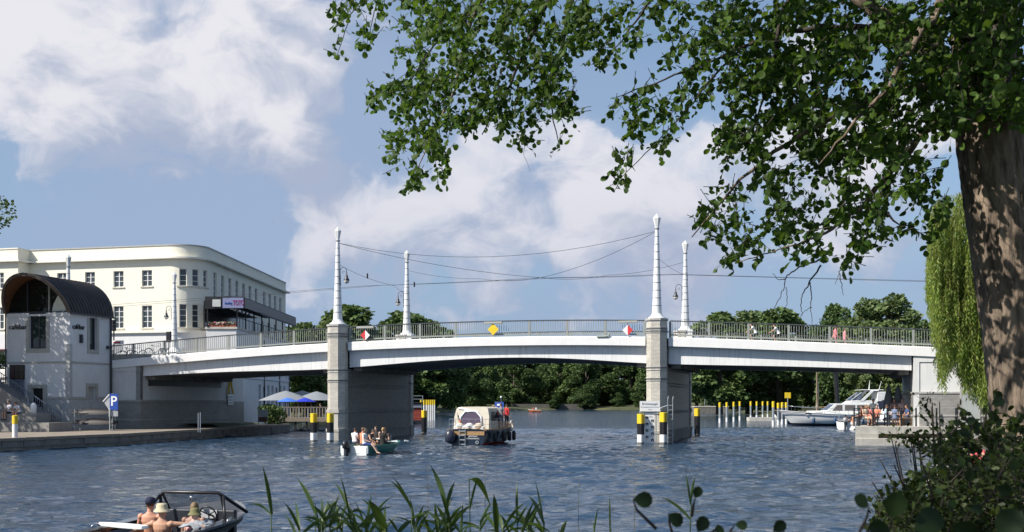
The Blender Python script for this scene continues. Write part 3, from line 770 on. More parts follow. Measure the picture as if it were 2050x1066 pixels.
def tower():
    win_f = (-3.35, -1.93, 6.58, 8.93); door_f = (-3.15, -2.17, TZ, 3.72); niche = None
    win_r = (2.35, 3.25, 6.58, 8.93); niche_r = (2.2, 3.1, 2.9, 3.85)
    m = MB()
    wall(m, -TL, 0, TZ-.4, EAVE, [win_f, door_f], fF, .22)
    wall(m, 0, TD, TZ-.4, EAVE, [win_r, niche_r], fR, .22)
    m.add([(-TL,0,TZ-.4),(-TL,TD,TZ-.4),(-TL,TD,EAVE),(-TL,0,EAVE)], [(0,1,2,3)])
    m.add([(-TL,TD,TZ-.4),(0,TD,TZ-.4),(0,TD,EAVE),(-TL,TD,EAVE)], [(0,1,2,3)])
    m.build('wall', PLASTER, TW, fix=False)
    # dark rooms behind the openings
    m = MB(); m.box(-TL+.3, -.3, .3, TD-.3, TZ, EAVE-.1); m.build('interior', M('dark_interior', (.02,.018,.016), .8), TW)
    for f, a, b, c, d in ((fF, *win_f), (fR, *win_r)):
        window(TW, f, a, b, c, d, .2, nv=1 if f is fF else 0, nh=(), fw=.07, frame_mat=DARK_METAL, glass=M_glass('cafe_glass', (.02,.03,.03), .03), sill=False)
        for (s0, s1, z0, z1) in ((a-.27,a,c-.3,d+.0),(b,b+.27,c-.3,d+.0),(a,b,c-.3,c)):
            t = MB(); pts = [f(s,dd,z) for z in (z0,z1) for s,dd in ((s0,.0),(s1,.0),(s1,.035),(s0,.035))]; t.add(pts, [(0,3,2,1),(4,5,6,7),(0,1,5,4),(1,2,6,5),(2,3,7,6),(3,0,4,7)]); t.build('window_surround', TRIM, TW)
    def slab(f, s0, s1, z0, z1, dd, mat, name, d0=0.0, bevel=0):
        t = MB(); pts = [f(s,q,z) for z in (z0,z1) for s,q in ((s0,d0),(s1,d0),(s1,dd),(s0,dd))]
        t.add(pts, [(0,3,2,1),(4,5,6,7),(0,1,5,4),(1,2,6,5),(2,3,7,6),(3,0,4,7)]); return t.build(name, mat, TW, bevel=bevel)
    # bands
    for z0, z1, dd, mat, nm in ((8.88, 9.14, .05, PLASTER, 'cornice'), (5.52, 5.64, .05, TRIM, 'string_course'), (2.93, 3.10, .075, STONE_BAND, 'plinth_band')):
        for f, s0, s1 in ((fF, -TL, 0), (fR, 0, TD)):
            ops = sorted([(o[0]-.002, o[1]+.002) for o in ((win_f, door_f) if f is fF else (win_r, niche_r)) if o[2] < z1 and o[3] > z0])
            cur = s0 - (dd if f is fF else 0)
            for a, b in ops: slab(f, cur, a, z0, z1, dd, mat, nm); cur = b
            slab(f, cur, s1 + (dd if f is fF else 0), z0, z1, dd, mat, nm)
    for f, s0, s1 in ((fF, -TL, 0), (fR, 0, TD)):
        ops = sorted([(o[0], o[1]) for o in ((door_f,) if f is fF else ((2.2,3.1),))])
        cur = s0 - (.03 if f is fF else 0)
        for a, b in ops:
            slab(f, cur, a, TZ-.4, 2.93, .035, TBRICK, 'brick_plinth'); cur = b
        slab(f, cur, s1 + (.03 if f is fF else 0), TZ-.4, 2.93, .035, TBRICK, 'brick_plinth')
    slab(fR, 2.2, 3.1, TZ-.4, 2.9, .03, TBRICK, 'brick_plinth')
    for f, s0, s1 in ((fF, -.34, .022), (fR, .0, .30)): slab(f, s0, s1, 3.1, 6.9, .022, TBRICK, 'corner_bricks')
    slab(fF, door_f[1], door_f[1]+.3, TZ, 3.98, .07, TRIM, 'door_surround', .036); slab(fF, door_f[0]-.3, door_f[0], TZ, 3.98, .07, TRIM, 'door_surround', .036); slab(fF, door_f[0], door_f[1], 3.72, 3.98, .07, TRIM, 'door_surround', .0)
    slab(fF, door_f[0], door_f[1], TZ, 3.72, -.26, BLACK, 'door', -.3)
    slab(fR, 2.2, 3.1, 2.9, 3.85, -.21, TRIM, 'niche_back', -.25)
    for (s0, s1, z0, z1) in ((1.93,2.2,2.9,4.1),(3.1,3.37,2.9,4.1),(2.2,3.1,3.85,4.1)): slab(fR, s0, s1, z0, z1, .05, TRIM, 'niche_surround')
    # dark notice board with a red glow of print, on the front wall
    b = slab(fF, -4.95, -3.72, 4.35, 5.42, .10, M('board_frame', (.02,.012,.012), .4, .2, 6), 'notice_board', .002)
    for k in range(3):
        for j in range(2):
            t = slab(fF, -4.85+k*.38, -4.55+k*.38, 4.43+j*.5, 4.84+j*.5, .115, M('dark_poster', (.05,.02+.01*k,.02), .5, .4, 14), 'poster', .101); t.parent = b
    # gate panel below the notice board
    m = MB()
    for k in range(11): m.box(-4.9+k*.115, -4.86+k*.115, -.12, -.08, 2.95, 4.25)
    m.box(-4.92, -3.7, -.115, -.085, 4.24, 4.30); m.build('gate_bars', M('blue_grey_bars', (.10,.13,.19), .5), TW)
    slab(fR, 1.15, 1.35, 7.0, 7.62, .20, DARK_METAL, 'wall_lamp')
    slab(fR, 4.45, 4.6, 6.7, 6.95, .18, DARK_METAL, 'wall_lamp')
    text('cafébar', TW, (-4.3, -.03, 8.15), (R(90),0,0), .52, BLACK, extrude=.03, bold=.0, sx=1.0)
    text('cafébar', TW, (.03, 1.02, 8.15), (R(90),0,R(90)), .52, BLACK, extrude=.03, bold=.0, sx=.95)
    m = MB(); m.tube([(.12,TD-.1,TZ),(.12,TD-.1,EAVE)], .07, 8); m.build('rain_pipe', DARK_METAL, TW, smooth=True)
    m = MB(); m.tube([(-TL-.06,-.04,TZ+2),(-TL-.06,-.04,EAVE)], .06, 8); m.build('rain_pipe', DARK_METAL, TW, smooth=True)
    # barrel roof: a shell over the front arch, its crown reaching forward
    r = TL/2 + .12; cx = -TL/2; n = 22; zc = EAVE - .02; hz = 2.72
    roof = link('roof', None, TW)
    def arch(k, rr, y0): 
        a = PI*k/n; fwd = 1.55*math.sin(a)**1.1
        return (cx - rr*math.cos(a), y0 - fwd, zc + (hz + rr - r)*math.sin(a))
    ys = [None] + [TD+.2]
    sh = MB(); rows = []
    for j in range(10):
        q = j/9; rows.append([Vector(arch(k, r, -.15)).lerp(Vector((cx - r*math.cos(PI*k/n), TD+.25, zc + hz*math.sin(PI*k/n))), q) for k in range(n+1)])
    sh.grid(rows); sh.build('roof_shell', ROOF, roof, smooth=True)
    si = MB(); rows = []
    for j in range(4):
        q = j/3; rows.append([Vector(arch(k, r-.16, -.13)).lerp(Vector((cx - (r-.16)*math.cos(PI*k/n), TD+.2, zc + (hz-.16)*math.sin(PI*k/n))), q) for k in range(n+1)])
    si.grid(rows); si.build('soffit', SOFFIT_WOOD, roof, smooth=True)
    ed = MB(); ed.grid([[arch(k, r+.03, -.17) for k in range(n+1)], [arch(k, r-.2, -.17) for k in range(n+1)], [arch(k, r-.2, -.02) for k in range(n+1)], [arch(k, r+.03, -.02) for k in range(n+1)]]); ed.grid([[arch(k, r+.03, -.02) for k in range(n+1)], [arch(k, r+.03, -.17) for k in range(n+1)]])
    ed.build('verge_board', M('verge_brown', (.075,.055,.045), .6, .3, 5), roof)
    for j in range(1, 15):
        q = j/15; pts = []
        for k in range(n//2-1, n+1): pts.append(Vector(arch(k, r+.012, -.15)).lerp(Vector((cx - (r+.012)*math.cos(PI*k/n), TD+.25, zc + (hz+.012)*math.sin(PI*k/n))), q))
        MB().tube(pts, .022, 4).build('standing_seam', ROOF, roof)
    m = MB(); m.box(.10, .24, -.12, TD+.2, EAVE-.12, EAVE+.0); m.build('gutter', DARK_METAL, roof)
    m = MB(); m.add([arch(k, r-.2, TD+.1) for k in range(n+1)], [tuple(range(n+1))]); 
    m = MB(); pts = [(cx-(r-.18)*math.cos(PI*k/n), TD+.1, zc+(hz-.18)*math.sin(PI*k/n)) for k in range(n+1)]; m.add(pts, [tuple(range(n+1))]); m.build('back_gable', PLASTER, roof)
    # glazed gable set back, with posts
    g = link('gable_glazing', None, TW)
    pts = [(cx-(r-.2)*math.cos(PI*k/n), .16, zc+(hz-.2)*math.sin(PI*k/n)) for k in range(n+1)]
    m = MB(); m.add(pts, [tuple(range(n+1))]); m.build('pane', M_glass('gable_glass', (.012,.012,.012), .03, .25), g)
    for x in (-3.55, -1.75):
        h = hz*math.sqrt(max(0, 1-((x-cx)/r)**2)); MB().box(x-.05, x+.05, .05, .15, zc, zc+h-.25).build('mullion', TRIM if x > -2 else DARK_METAL, g)
    MB().box(-TL+.1, -.1, -.02, .2, EAVE-.08, EAVE+.1).build('transom', DARK_METAL, g)
    m = MB(); m.box(-TL+.4, -.4, .8, TD-.3, EAVE-.3, EAVE-.05); m.build('upper_floor', SOFFIT_WOOD, TW)
    # pointed pale panel painted as a reflection in the glazing
    p = [(-1.55,0),(-.38,0),(-.48,.5),(-.95,1.32),(-1.40,.55)]
    MB().prism(p, -.14, -.19, f=lambda a,b,c: (a, -c-.02, zc+.12+b)).build('gable_reflection', M('pale_panel', (.62,.62,.52), .6), g)
tower()

# ------------------------------------------------------------------ the cream building
CREAM = M('cream_render', (.80,.765,.64), .8, .05, .5, .15, 20, streak=.08, dirt=(.6,.55,.42))
CREAM_BAND = M('cream_cornice', (.78,.75,.66), .75, .07, .8, .1, 20, streak=.2, dirt=(.45,.42,.34))
WHITE_WALL = M('white_render', (.66,.66,.66), .75, .06, .6, .15, 20, streak=.12, dirt=(.45,.45,.45))
CB = thing('cream_building', 'cream three-storey building with a rounded corner behind the left bridge ramp', 'building', (-34.37, 120.58, 0), ROT)
RC = 2.6; TURN = R(88.3) - ROT
ARC = RC*TURN; SIDE = 36.0
def path(s):
    """s < 0: front facade to the left; 0..ARC: rounded corner; beyond: the side. Returns point and outward normal in local axes"""
    if s <= 0: return Vector((s, 0)), Vector((0, -1))
    if s <= ARC:
        a = s/RC; return Vector((RC*math.sin(a), RC - RC*math.cos(a))), Vector((math.sin(a), -math.cos(a)))
    a = TURN; p = Vector((RC*math.sin(a), RC - RC*math.cos(a))) + (s-ARC)*Vector((math.cos(a), math.sin(a)))
    return p, Vector((math.sin(a), -math.cos(a)))
def fC(s, d, z):
    p, n = path(s); return (p.x + n.x*d, p.y + n.y*d, z)
def cream_building():
    top, cor = 18.6, 17.2
    ops2, ops1, ops0 = [], [], []
    front = [-2.66, -5.93, -9.26, -12.57]
    for q in front:
        ops2.append((q-.58, q+.58, 14.45, 16.08)); ops1.append((q-.58, q+.58, 10.25, 12.5))
    for q in (1.3, 2.6, 3.9):
        ops2.append((q-.37, q+.37, 14.45, 16.15)); ops1.append((q-.37, q+.37, 10.25, 12.6))
    side = [ARC + 2.2 + 2.95*k + (1.2 if k > 6 else 0) for k in range(11)]
    for q in side: ops2.append((q-.62, q+.62, 13.6, 16.25))
    for k in range(9): q = ARC + 2.6 + 3.4*k; ops1.append((q-.6, q+.6, 10.15, 12.6))
    m = MB(); wall(m, -16.4, ARC+SIDE, .6, cor, ops2+ops1, fC, .2, step=.45); m.build('wall', CREAM, CB, fix=False, angle=30)
    # parapet and cornices as bands that follow the plan
    def band(s0, s1, z0, z1, d0, d1, mat, name, st=.5):
        n = max(2, int((s1-s0)/st)); ss = [s0+(s1-s0)*k/n for k in range(n+1)]
        mm = MB(); mm.grid([[fC(s,d0,z0), fC(s,d1,z0), fC(s,d1,z1), fC(s,d0,z1)] for s in ss], closed=True); k = len(mm.v)
        mm.f += [(0,1,2,3), (k-4,k-3,k-2,k-1)]; mm.m += [0,0]
        return mm.build(name, mat, CB, angle=25)
    band(-16.4, ARC+SIDE, cor, top-.12, -.4, .02, CREAM, 'parapet'); band(-16.4, ARC+SIDE+.3, cor-.06, cor+.12, -.3, .55, CREAM_BAND, 'cornice'); band(-16.4, ARC+SIDE, top-.12, top, -.42, .10, M('parapet_cap', (.38,.38,.36), .5), 'parapet_cap')
    band(-16.4, 4.4, 9.72, 9.98, -.1, .30, CREAM_BAND, 'ledge'); band(-16.4, 4.6, 4.3, 9.72, -.2, .06, WHITE_WALL, 'shop_front_wall')
    band(-16.4, -2.2, 6.2, 7.6, .065, .09, BLACK, 'shop_window'); band(-.8, 1.6, 6.2, 7.7, .065, .09, BLACK, 'shop_window')
    roofm = MB(); pts = [fC(s, -.3, cor+.3) for s in [-16.4+k*.8 for k in range(int((18.6+ARC+SIDE)/.8))]] + [fC(ARC+SIDE, -.3, cor+.3), fC(ARC+SIDE, -19, cor+.3), (-16.4, 34, cor+.3)]
    roofm.add(pts, [tuple(range(len(pts)))]); roofm.build('flat_roof', CONCRETE_DARK, CB)
    for o in ops2+ops1:
        nar = o[1]-o[0] < 1.0
        side_ = o[0] > ARC
        window(CB, fC, *o, .18, nv=0 if nar else 1, nh=(.28,.52,.76) if o[3]-o[2] > 2 else ((.36,.68) if not nar else (.3,.62)), fw=.055, sill=not side_ and not nar)
    for z in (14.45, 10.25): band(.7, 4.5, z-.14, z-.01, -.02, .12, SILL, 'sill_band')
    # end wall far side
    m = MB(); a = fC(ARC+SIDE,0,.6); b = fC(ARC+SIDE,-14,.6); m.add([a, b, (b[0],b[1],cor), (a[0],a[1],cor)], [(0,1,2,3)]); m.build('end_wall', CREAM, CB)
    # left wing that stands forward
    w = MB(); g = lambda s, d, z: (-16.4 + s, -1.9 - d, z)
    opw = [(q-.58, q+.58, z0, z1) for q in (-2.3, -5.6, -8.9) for z0, z1 in ((14.45,16.08),(10.25,12.5))]
    wall(w, -30, 0, 4, cor, opw, g, .2)
    w.add([(-16.4,-1.9,4),(-16.4,.1,4),(-16.4,.1,cor),(-16.4,-1.9,cor)], [(0,1,2,3)])
    w.build('wing_wall', CREAM, CB, fix=False)
    for o in opw: window(CB, g, *o, .18)
    m = MB(); m.box(-46.4,-16.4+.45,-2.4,3,cor-.06,cor+.12); m.build('cornice', CREAM_BAND, CB)
    m = MB(); m.box(-46.4,-16.4-.02,-1.92,3,cor+.12,top-.15); m.build('parapet', CREAM, CB)
    m = MB(); m.box(-46.4,-16.4+.05,-2.0,3,top-.15,top-.03); m.build('parapet_cap', CREAM_BAND, CB)
    m = MB(); m.box(-46.4,-16.42,-2.0,-1.91,4,9.72); m.build('shop_front_wall', WHITE_WALL, CB)
    m = MB(); m.box(-46.4,-16.8,-3.3,-2.0,8.0,8.12); m.build('awning', M('wine_red_awning', (.12,.02,.035), .8), CB)
    # signs on the shop front
    text('klub', CB, (-7.15, -.13, 8.3), (R(90),0,0), .95, WHITE, extrude=.02, bold=.02)
    m = MB(); m.prism([(1.75*math.cos(a), .72*math.sin(a)) for a in [k*PI/12 for k in range(24)]], .07, .11, f=lambda a,b,c: (-7.15+a, -c, 8.3+b)); m.build('oval_sign', M('sign_grey', (.32,.33,.34), .5), CB)
    text('FONTANE', CB, (.3, -.10, 7.95), (R(90),0,R(3)), .62, M('sign_letter_grey', (.2,.22,.26), .5), extrude=.02)
    text('IC  BU', CB, (-21.0, -2.05, 8.75), (R(90),0,0), .65, BLACK, extrude=.02, bold=.015)
cream_building()

# annex with roof terrace, lower on the river side
AN = thing('terrace_annex', 'white low annex with a roof terrace and black canopy beside the cream building', 'building', (-31.9, 117.6, 0), 0)
def annex():
    x1, y1, X0 = 4.85, 28.0, 1.9
    FA = lambda s, d, z: (s, -d, z); FB = lambda s, d, z: (x1 + d, s, z)
    lows = []
    for k, (w, z0, z1) in enumerate([(1.2,2.0,4.6),(1.0,.9,4.4),(1.2,2.0,4.6),(1.2,2.0,4.6),(1.0,.9,4.4),(1.2,2.0,4.6),(1.2,2.0,4.6)]):
        c = 11.0 + k*2.3; lows.append((c-w/2, c+w/2, z0, z1))
    ups = [(16+k*3.2, 16.7+k*3.2, 5.6, 6.6) for k in range(4)]
    m = MB(); wall(m, 0, y1, .4, 9.9, lows+ups, FB, .18); wall(m, X0, x1, .4, 9.9, [], FA); m.add([(X0,0,.4),(X0,12,.4),(X0,12,9.9),(X0,0,9.9)], [(0,1,2,3)]); m.add([(X0,0,9.9),(x1,0,9.9),(x1,y1,9.9),(X0,y1,9.9)], [(0,1,2,3)])
    m.add([(x1,y1,.4),(0,y1,.4),(0,y1,9.9),(x1,y1,9.9)], [(0,1,2,3)])
    m.build('wall', WHITE_WALL, AN, fix=False)
    for k, o in enumerate(lows): window(AN, FB, *o, .16, nv=1, nh=(.7,), frame_mat=WHITE if k not in (1,4) else M('door_brown', (.12,.06,.05), .5), sill=False)
    for o in ups: window(AN, FB, *o, .16, nv=0, nh=(.5,), sill=False)
    for z in (5.15, 7.4): MB().box(x1+.003, x1+.10, .0, y1, z, z+.16).build('string_course', WHITE_WALL, AN)
    for y in (13.0, 21.5, 27.5): MB().tube([(x1+.1,y,.5),(x1+.1,y,9.5)], .06, 6).build('rain_pipe', DARK_METAL, AN, smooth=True)
    MB().box(X0-.1, x1+.12, -.12, .25, 9.9, 10.1).build('terrace_coping', STONE_PALE, AN)
    MB().box(x1-.25, x1+.12, .26, y1, 9.9, 10.1).build('terrace_coping', STONE_PALE, AN)
    # flower boxes
    rnd = random.Random(5)
    for k in range(4):
        x = X0 + .1 + k*.72
        b = MB(); b.box(x, x+.68, -.10, .18, 10.1, 10.32); fb = b.build('flower_box', M('flower_box_red', (.30,.09,.05), .8), AN)
        fl = MB()
        for q in range(60):
            c = Vector((x+rnd.random()*.68, rnd.uniform(-.18,.2), 10.33+rnd.random()*.26)); fl.obox(c, (.09,.09,.05), Euler((rnd.random()*3,rnd.random()*3,0)).to_matrix(), rnd.choice((0,0,1,2)))
        fo = fl.build('flowers', [M('flower_green', (.05,.09,.02), .8), M('flower_pink', (.5,.09,.16), .7), M('flower_white', (.7,.6,.5), .7)], fb); fo['kind'] = 'stuff'
    # canopy: black frame, fascia and sign
    cz = 13.0
    can = link('canopy', None, AN)
    MB().box(X0, x1+.85, -.35, y1-.4, cz-.12, cz).build('canopy_roof', M('canopy_top', (.05,.055,.07), .6), can)
    MB().box(x1+.8, x1+.9, -.35, y1-.4, cz-1.05, cz-.13).build('canopy_valance', BLACK, can)
    MB().box(X0, x1+.85, -.45, -.36, cz-1.15, cz+.05).build('canopy_front', BLACK, can)
    sg = MB().box(X0+1.75, x1+.82, -.56, -.46, cz-1.08, cz-.08).build('sign_board', M('sign_lilac_shaded', (.22,.24,.40), .5, .04), can)  # lilac board darkened, its shade put into the colour
    text('bowling', can, (4.22, -.575, cz-.62), (R(90),0,0), .38, BLUE, extrude=.01, sx=.6)
    text('TOTO', can, (5.2, -.575, cz-.60), (R(90),0,0), .70, M('dark_magenta', (.25,.02,.12), .5), extrude=.01, bold=.01, sx=.55)
    MB().box(X0+.75, X0+1.55, -.55, -.46, cz-.95, cz-.25).build('side_sign', M('grey_sign', (.5,.52,.5), .5), can)
    for y in [0.05 + k*3.9 for k in range(8)]: MB().box(x1-.02, x1+.10, y, y+.12, 10.1, cz-.13).build('canopy_post', BLACK, can)
    MB().box(X0+.1, X0+.22, -.2, -.08, 10.1, cz-.13).build('canopy_post', BLACK, can)
    # dark awning apron sloping out on the river side, bars at its far end
    m = MB(); m.add([(x1+.9,6,cz-1.0),(x1+1.25,6,cz-1.25),(x1+1.25,y1-1,cz-1.25),(x1+.9,y1-1,cz-1.0),(x1+.9,6,cz-1.06),(x1+1.25,6,cz-1.31),(x1+1.25,y1-1,cz-1.31),(x1+.9,y1-1,cz-1.06)], [(0,1,2,3),(7,6,5,4),(0,4,5,1),(2,6,7,3),(1,5,6,2)]); m.build('awning', M('awning_navy', (.02,.022,.04), .7), can)
    m = MB()
    for k in range(18): m.box(x1-.05, x1+.0, 1.6+k*1.42, 1.65+k*1.42, 10.1, 11.1)
    m.box(x1-.06, x1+.02, .3, y1-.5, 11.05, 11.13); m.build('terrace_railing', DARK_METAL, AN)
    MB().box(X0-.3, X0-.18, .2, y1-1, 10.1, 12.7).build('glass_back', M_glass('terrace_glass', (.03,.03,.03), .1), can)
    for k in range(7):
        y = 1.2+k*1.7; MB().lathe([(.03,0),(.12,-.1),(.13,-.2),(.02,-.28)], 8, (3.6,y,cz-.7)).build('hanging_lamp', WHITE, can, smooth=True)
annex()

# ------------------------------------------------------------------ steps and railing beside the bridge house
STEP = M('step_stone', (.24,.228,.21), .9, .15, 1.5, .4, 18, dirt=(.15,.14,.125), dirt_amt=.5)
ST = thing('quay_stairs', 'stone stairs climbing left in front of the bridge house', 'stairs', bridge_pt(-18.55+1.45, -4.95, 0), ROT)
for k in range(27):
    x = -.75 - k*.285; z = TZ + (k+1)*.165
    MB().box(-13, x, -2.35, -.55, z-.165+.002, z).build('step', STEP, ST)
m = MB(); m.prism([(-.35,TZ-.1),(-.35,TZ+.16),(-8.1,TZ+4.72),(-13,TZ+4.72),(-13,TZ-.1)], -2.58, -2.36, f=lambda a,b,c: (a,c,b)); m.build('stair_flank', STEP, ST)
RB = M('stair_rail_blue', (.06,.085,.13), .45, .1, 5)
SRL = thing('stair_railing', 'blue-grey metal railing running down the quay stairs', 'railing', bridge_pt(-18.55+1.45, -4.95, 0), ROT)
zz = lambda x: TZ + .16 + (-.35 - x)*.588
def bars(y, xs):
    for x in xs: MB().box(x-.014, x+.014, y-.014, y+.014, zz(x)+.005, zz(x)+.98).build('baluster', RB, SRL, fix=False)
bars(-2.47, [-.45-k*.165 for k in range(46)])
MB().bar((-.4,-2.47,zz(-.4)+1.0), (-8.1,-2.47,zz(-8.1)+1.0), .05, .05).build('handrail', RB, SRL)
MB().bar((-.4,-2.47,zz(-.4)+.12), (-8.1,-2.47,zz(-8.1)+.12), .03, .03).build('lower_rail', RB, SRL)
for x in (-.42, -3.0, -5.6, -8.05): MB().box(x-.03, x+.03, -2.5, -2.44, zz(x)-.05, zz(x)+1.0).build('post', RB, SRL)
SEAT = thing('seating_steps', 'two tiers of broad stone seating steps on the quay', 'steps', CORNER, ROT)
for k, (x1, y0, z0, z1) in enumerate(((2.2, -5.3, TZ, TZ+.62), (.7, -4.2, TZ+.62, TZ+1.2))):
    xx = -14.0; j = 0
    while xx < x1 - .3:
        l = min(2.4, x1 - xx); MB().box(xx+.006, xx+l-.006, y0, y0+1.12 if k == 0 else -2.62, z0+.002, z1).build('stone_block', STEP, SEAT, bevel=.015); xx += l
MB().box(-14, 2.1, -4.16, -2.64, TZ, TZ+.61).build('core', STEP, SEAT)
# ------------------------------------------------------------------ plants
LEAF_FAR = M_leaf('far_leaf', (.050,.098,.030), (.140,.190,.068), .22, .6, .25)
LEAF_FAR2 = M_leaf('far_leaf_pale', (.080,.132,.046), (.180,.220,.095), .28, .6, .25)
LEAF_DARK = M_leaf('far_leaf_dark', (.034,.068,.024), (.088,.132,.042), .22, .6, .25)
LEAF_ALDER = M_leaf('alder_leaf', (.030,.072,.012), (.085,.145,.026), .42, .55, .22)
LEAF_WILLOW = M_leaf('willow_leaf', (.13,.21,.045), (.27,.33,.07), .45, .5, .3)
LEAF_SHADED = M_leaf('shaded_alder_leaf', (.010,.024,.007), (.020,.040,.010), .25, .5, .3)  # darker copy of the alder leaf, shade painted into the colour
LEAF_SHRUB = M_leaf('shrub_leaf', (.016,.032,.008), (.058,.085,.018), .30, .55, .22)
LEAF_REED = M_leaf('reed_leaf', (.030,.062,.014), (.060,.100,.024), .35, .45, .4)
def bark_material(name, a, b, bump=1.0, sc=14):
    m = bpy.data.materials.new(name); nt = nodes_of(m); N = nt.nodes.new; L = nt.links.new
    p = N('ShaderNodeBsdfPrincipled'); out = N('ShaderNodeOutputMaterial'); L(p.outputs[0], out.inputs[0]); p.inputs['Roughness'].default_value = .9
    tc = N('ShaderNodeTexCoord'); mp = N('ShaderNodeMapping'); mp.inputs['Scale'].default_value = (1, 1, .22); L(tc.outputs['Object'], mp.inputs[0])
    n = N('ShaderNodeTexNoise'); n.inputs['Scale'].default_value = sc; n.inputs['Detail'].default_value = 8; n.inputs['Roughness'].default_value = .65; n.inputs['Distortion'].default_value = .6; L(mp.outputs[0], n.inputs['Vector'])
    r = N('ShaderNodeValToRGB'); r.color_ramp.elements[0].position = .36; r.color_ramp.elements[0].color = tuple(a)+(1,); r.color_ramp.elements[1].position = .64; r.color_ramp.elements[1].color = tuple(b)+(1,)
    L(n.outputs['Fac'], r.inputs[0]); L(r.outputs[0], p.inputs['Base Color'])
    bp = N('ShaderNodeBump'); bp.inputs['Strength'].default_value = bump; bp.inputs['Distance'].default_value = .03; L(n.outputs['Fac'], bp.inputs['Height']); L(bp.outputs[0], p.inputs['Normal'])
    return m
BARK = bark_material('alder_bark', (.07,.053,.040), (.31,.235,.172))
BARK_FAR = bark_material('far_bark', (.035,.028,.022), (.11,.09,.07), .6, 5)
TWIG = M('twig_bark', (.035,.026,.020), .85, .3, 8)

def frames(rng, n, axis=None, spread=1.0):
    """n random rotation matrices; with axis (n,3): local x near that axis"""
    if axis is None:
        a = rng.normal(size=(n,3))
    else: a = axis + rng.normal(size=(n,3))*spread
    a /= np.linalg.norm(a, axis=1, keepdims=True) + 1e-9
    b = rng.normal(size=(n,3)); b -= (b*a).sum(1, keepdims=True)*a; b /= np.linalg.norm(b, axis=1, keepdims=True) + 1e-9
    c = np.cross(a, b)
    return np.stack([a, b, c], -1)           # columns: x, y, z
def scatter_mesh(name, tmpl_v, tmpl_f, pos, rot, size, mat, smooth=False):
    tv = np.array(tmpl_v, float); n = len(pos); k = len(tv)
    v = np.einsum('nij,kj->nki', rot, tv) * np.asarray(size).reshape(-1,1,1) + pos[:,None,:]
    v = v.reshape(-1, 3)
    me = bpy.data.meshes.new(name); me.vertices.add(n*k); me.vertices.foreach_set('co', v.ravel())
    loops = []; starts = []; tot = []; off = 0
    for f in tmpl_f: tot.append(len(f))
    per = sum(tot); base = np.concatenate([np.array(f) for f in tmpl_f])
    allv = (np.arange(n)[:,None]*k + base[None,:]).ravel()
    st = np.concatenate([[0], np.cumsum(tot)[:-1]]); starts = (np.arange(n)[:,None]*per + st[None,:]).ravel()
    me.loops.add(len(allv)); me.loops.foreach_set('vertex_index', allv.astype(np.int32))
    me.polygons.add(len(starts)); me.polygons.foreach_set('loop_start', starts.astype(np.int32))
    try: me.polygons.foreach_set('loop_total', np.tile(tot, n).astype(np.int32))
    except Exception: pass
    me.update(calc_edges=True); me.materials.append(mat)
    if smooth: me.polygons.foreach_set('use_smooth', [True]*len(me.polygons))
    return me
# leaf templates: x runs from stalk to tip, two folded halves
ALDER = ([(0,0,0),(.22,.26,.05),(.5,.42,.10),(.8,.36,.08),(1,.10,.0),(.97,0,-.02),(.5,0,-.03),(1,-.10,.0),(.8,-.36,.08),(.5,-.42,.10),(.22,-.26,.05)],
         [(0,6,5,4,3,2,1),(0,10,9,8,7,5,6)])
CLUMP = ([(0,-.30,0),(.55,-.42,.10),(1,0,.0),(.5,.45,-.06),(0,.28,.1)], [(0,1,2),(0,2,3),(0,3,4)])
NARROW = ([(0,0,0),(.45,.11,.02),(1,0,-.05),(.45,-.11,.02)], [(0,1,2,3)])
SMALL = ([(0,0,0),(.4,.28,.05),(.8,.22,.03),(1,0,0),(.8,-.22,.03),(.4,-.28,.05)], [(0,3,2,1),(0,5,4,3)])

def crown_points(rng, blobs, n):
    """points on uneven shells of several blobs, with outward directions"""
    vol = np.array([b[3]**2 for b in blobs]); pick = rng.choice(len(blobs), n, p=vol/vol.sum())
    c = np.array([b[:3] for b in blobs])[pick]; r = np.array([b[3] for b in blobs])[pick]; sq = np.array([b[4] if len(b) > 4 else .85 for b in blobs])[pick]
    d = rng.normal(size=(n,3)); d /= np.linalg.norm(d, axis=1, keepdims=True)
    lump = 1 + .16*np.sin(d[:,0]*7+c[:,1])*np.sin(d[:,1]*6+c[:,0])*np.sin(d[:,2]*7) 
    rr = r * lump * (1 - .45*rng.random(n)**2.2)
    p = c + d * rr[:,None] * np.stack([np.ones(n), np.ones(n), sq], -1)
    return p, d
def tree_mesh(seed, h, spread, leaf, n, lift=.22, mat=None, slim=1.0):
    rng = np.random.default_rng(seed); blobs = []
    k = 30
    for i in range(k):
        a = rng.random()*6.28; q = (i+.5)/k; z = h*(lift + (1-lift)*.95*q); prof = math.sin(PI*min(.97, .18+.80*q))**.7
        rad = spread*prof*(.25+.65*rng.random()); rb = spread*(.20+.20*rng.random())*(1-.2*q)
        blobs.append((rad*math.cos(a)*slim, rad*math.sin(a)*slim, min(z, h-rb*.8), rb, .8))
    p, d = crown_points(rng, blobs, n)
    up = d + np.array([0,0,-.2])
    rot = frames(rng, n, up, .9)
    crown = scatter_mesh('crown', *CLUMP, p, rot, leaf*(.6+.8*rng.random(n)), mat or LEAF_FAR)
    m = MB(); r0 = h*.017 + .08
    m.tube([(0,0,-.5),(.02*h*.1,0,h*.25),(0,.1,h*.5),(.1,0,h*.75)], [r0*1.25, r0, r0*.65, r0*.2], 7)
    for b in blobs[::3]:
        z0 = max(h*.2, b[2]-spread*.7); m.tube([(0,0,z0), (b[0]*.5, b[1]*.5, (z0+b[2])/2+.3), (b[0], b[1], b[2])], [r0*.45, r0*.28, r0*.1], 5)
    trunk = m.mesh('trunk', BARK_FAR, True)
    return crown, trunk
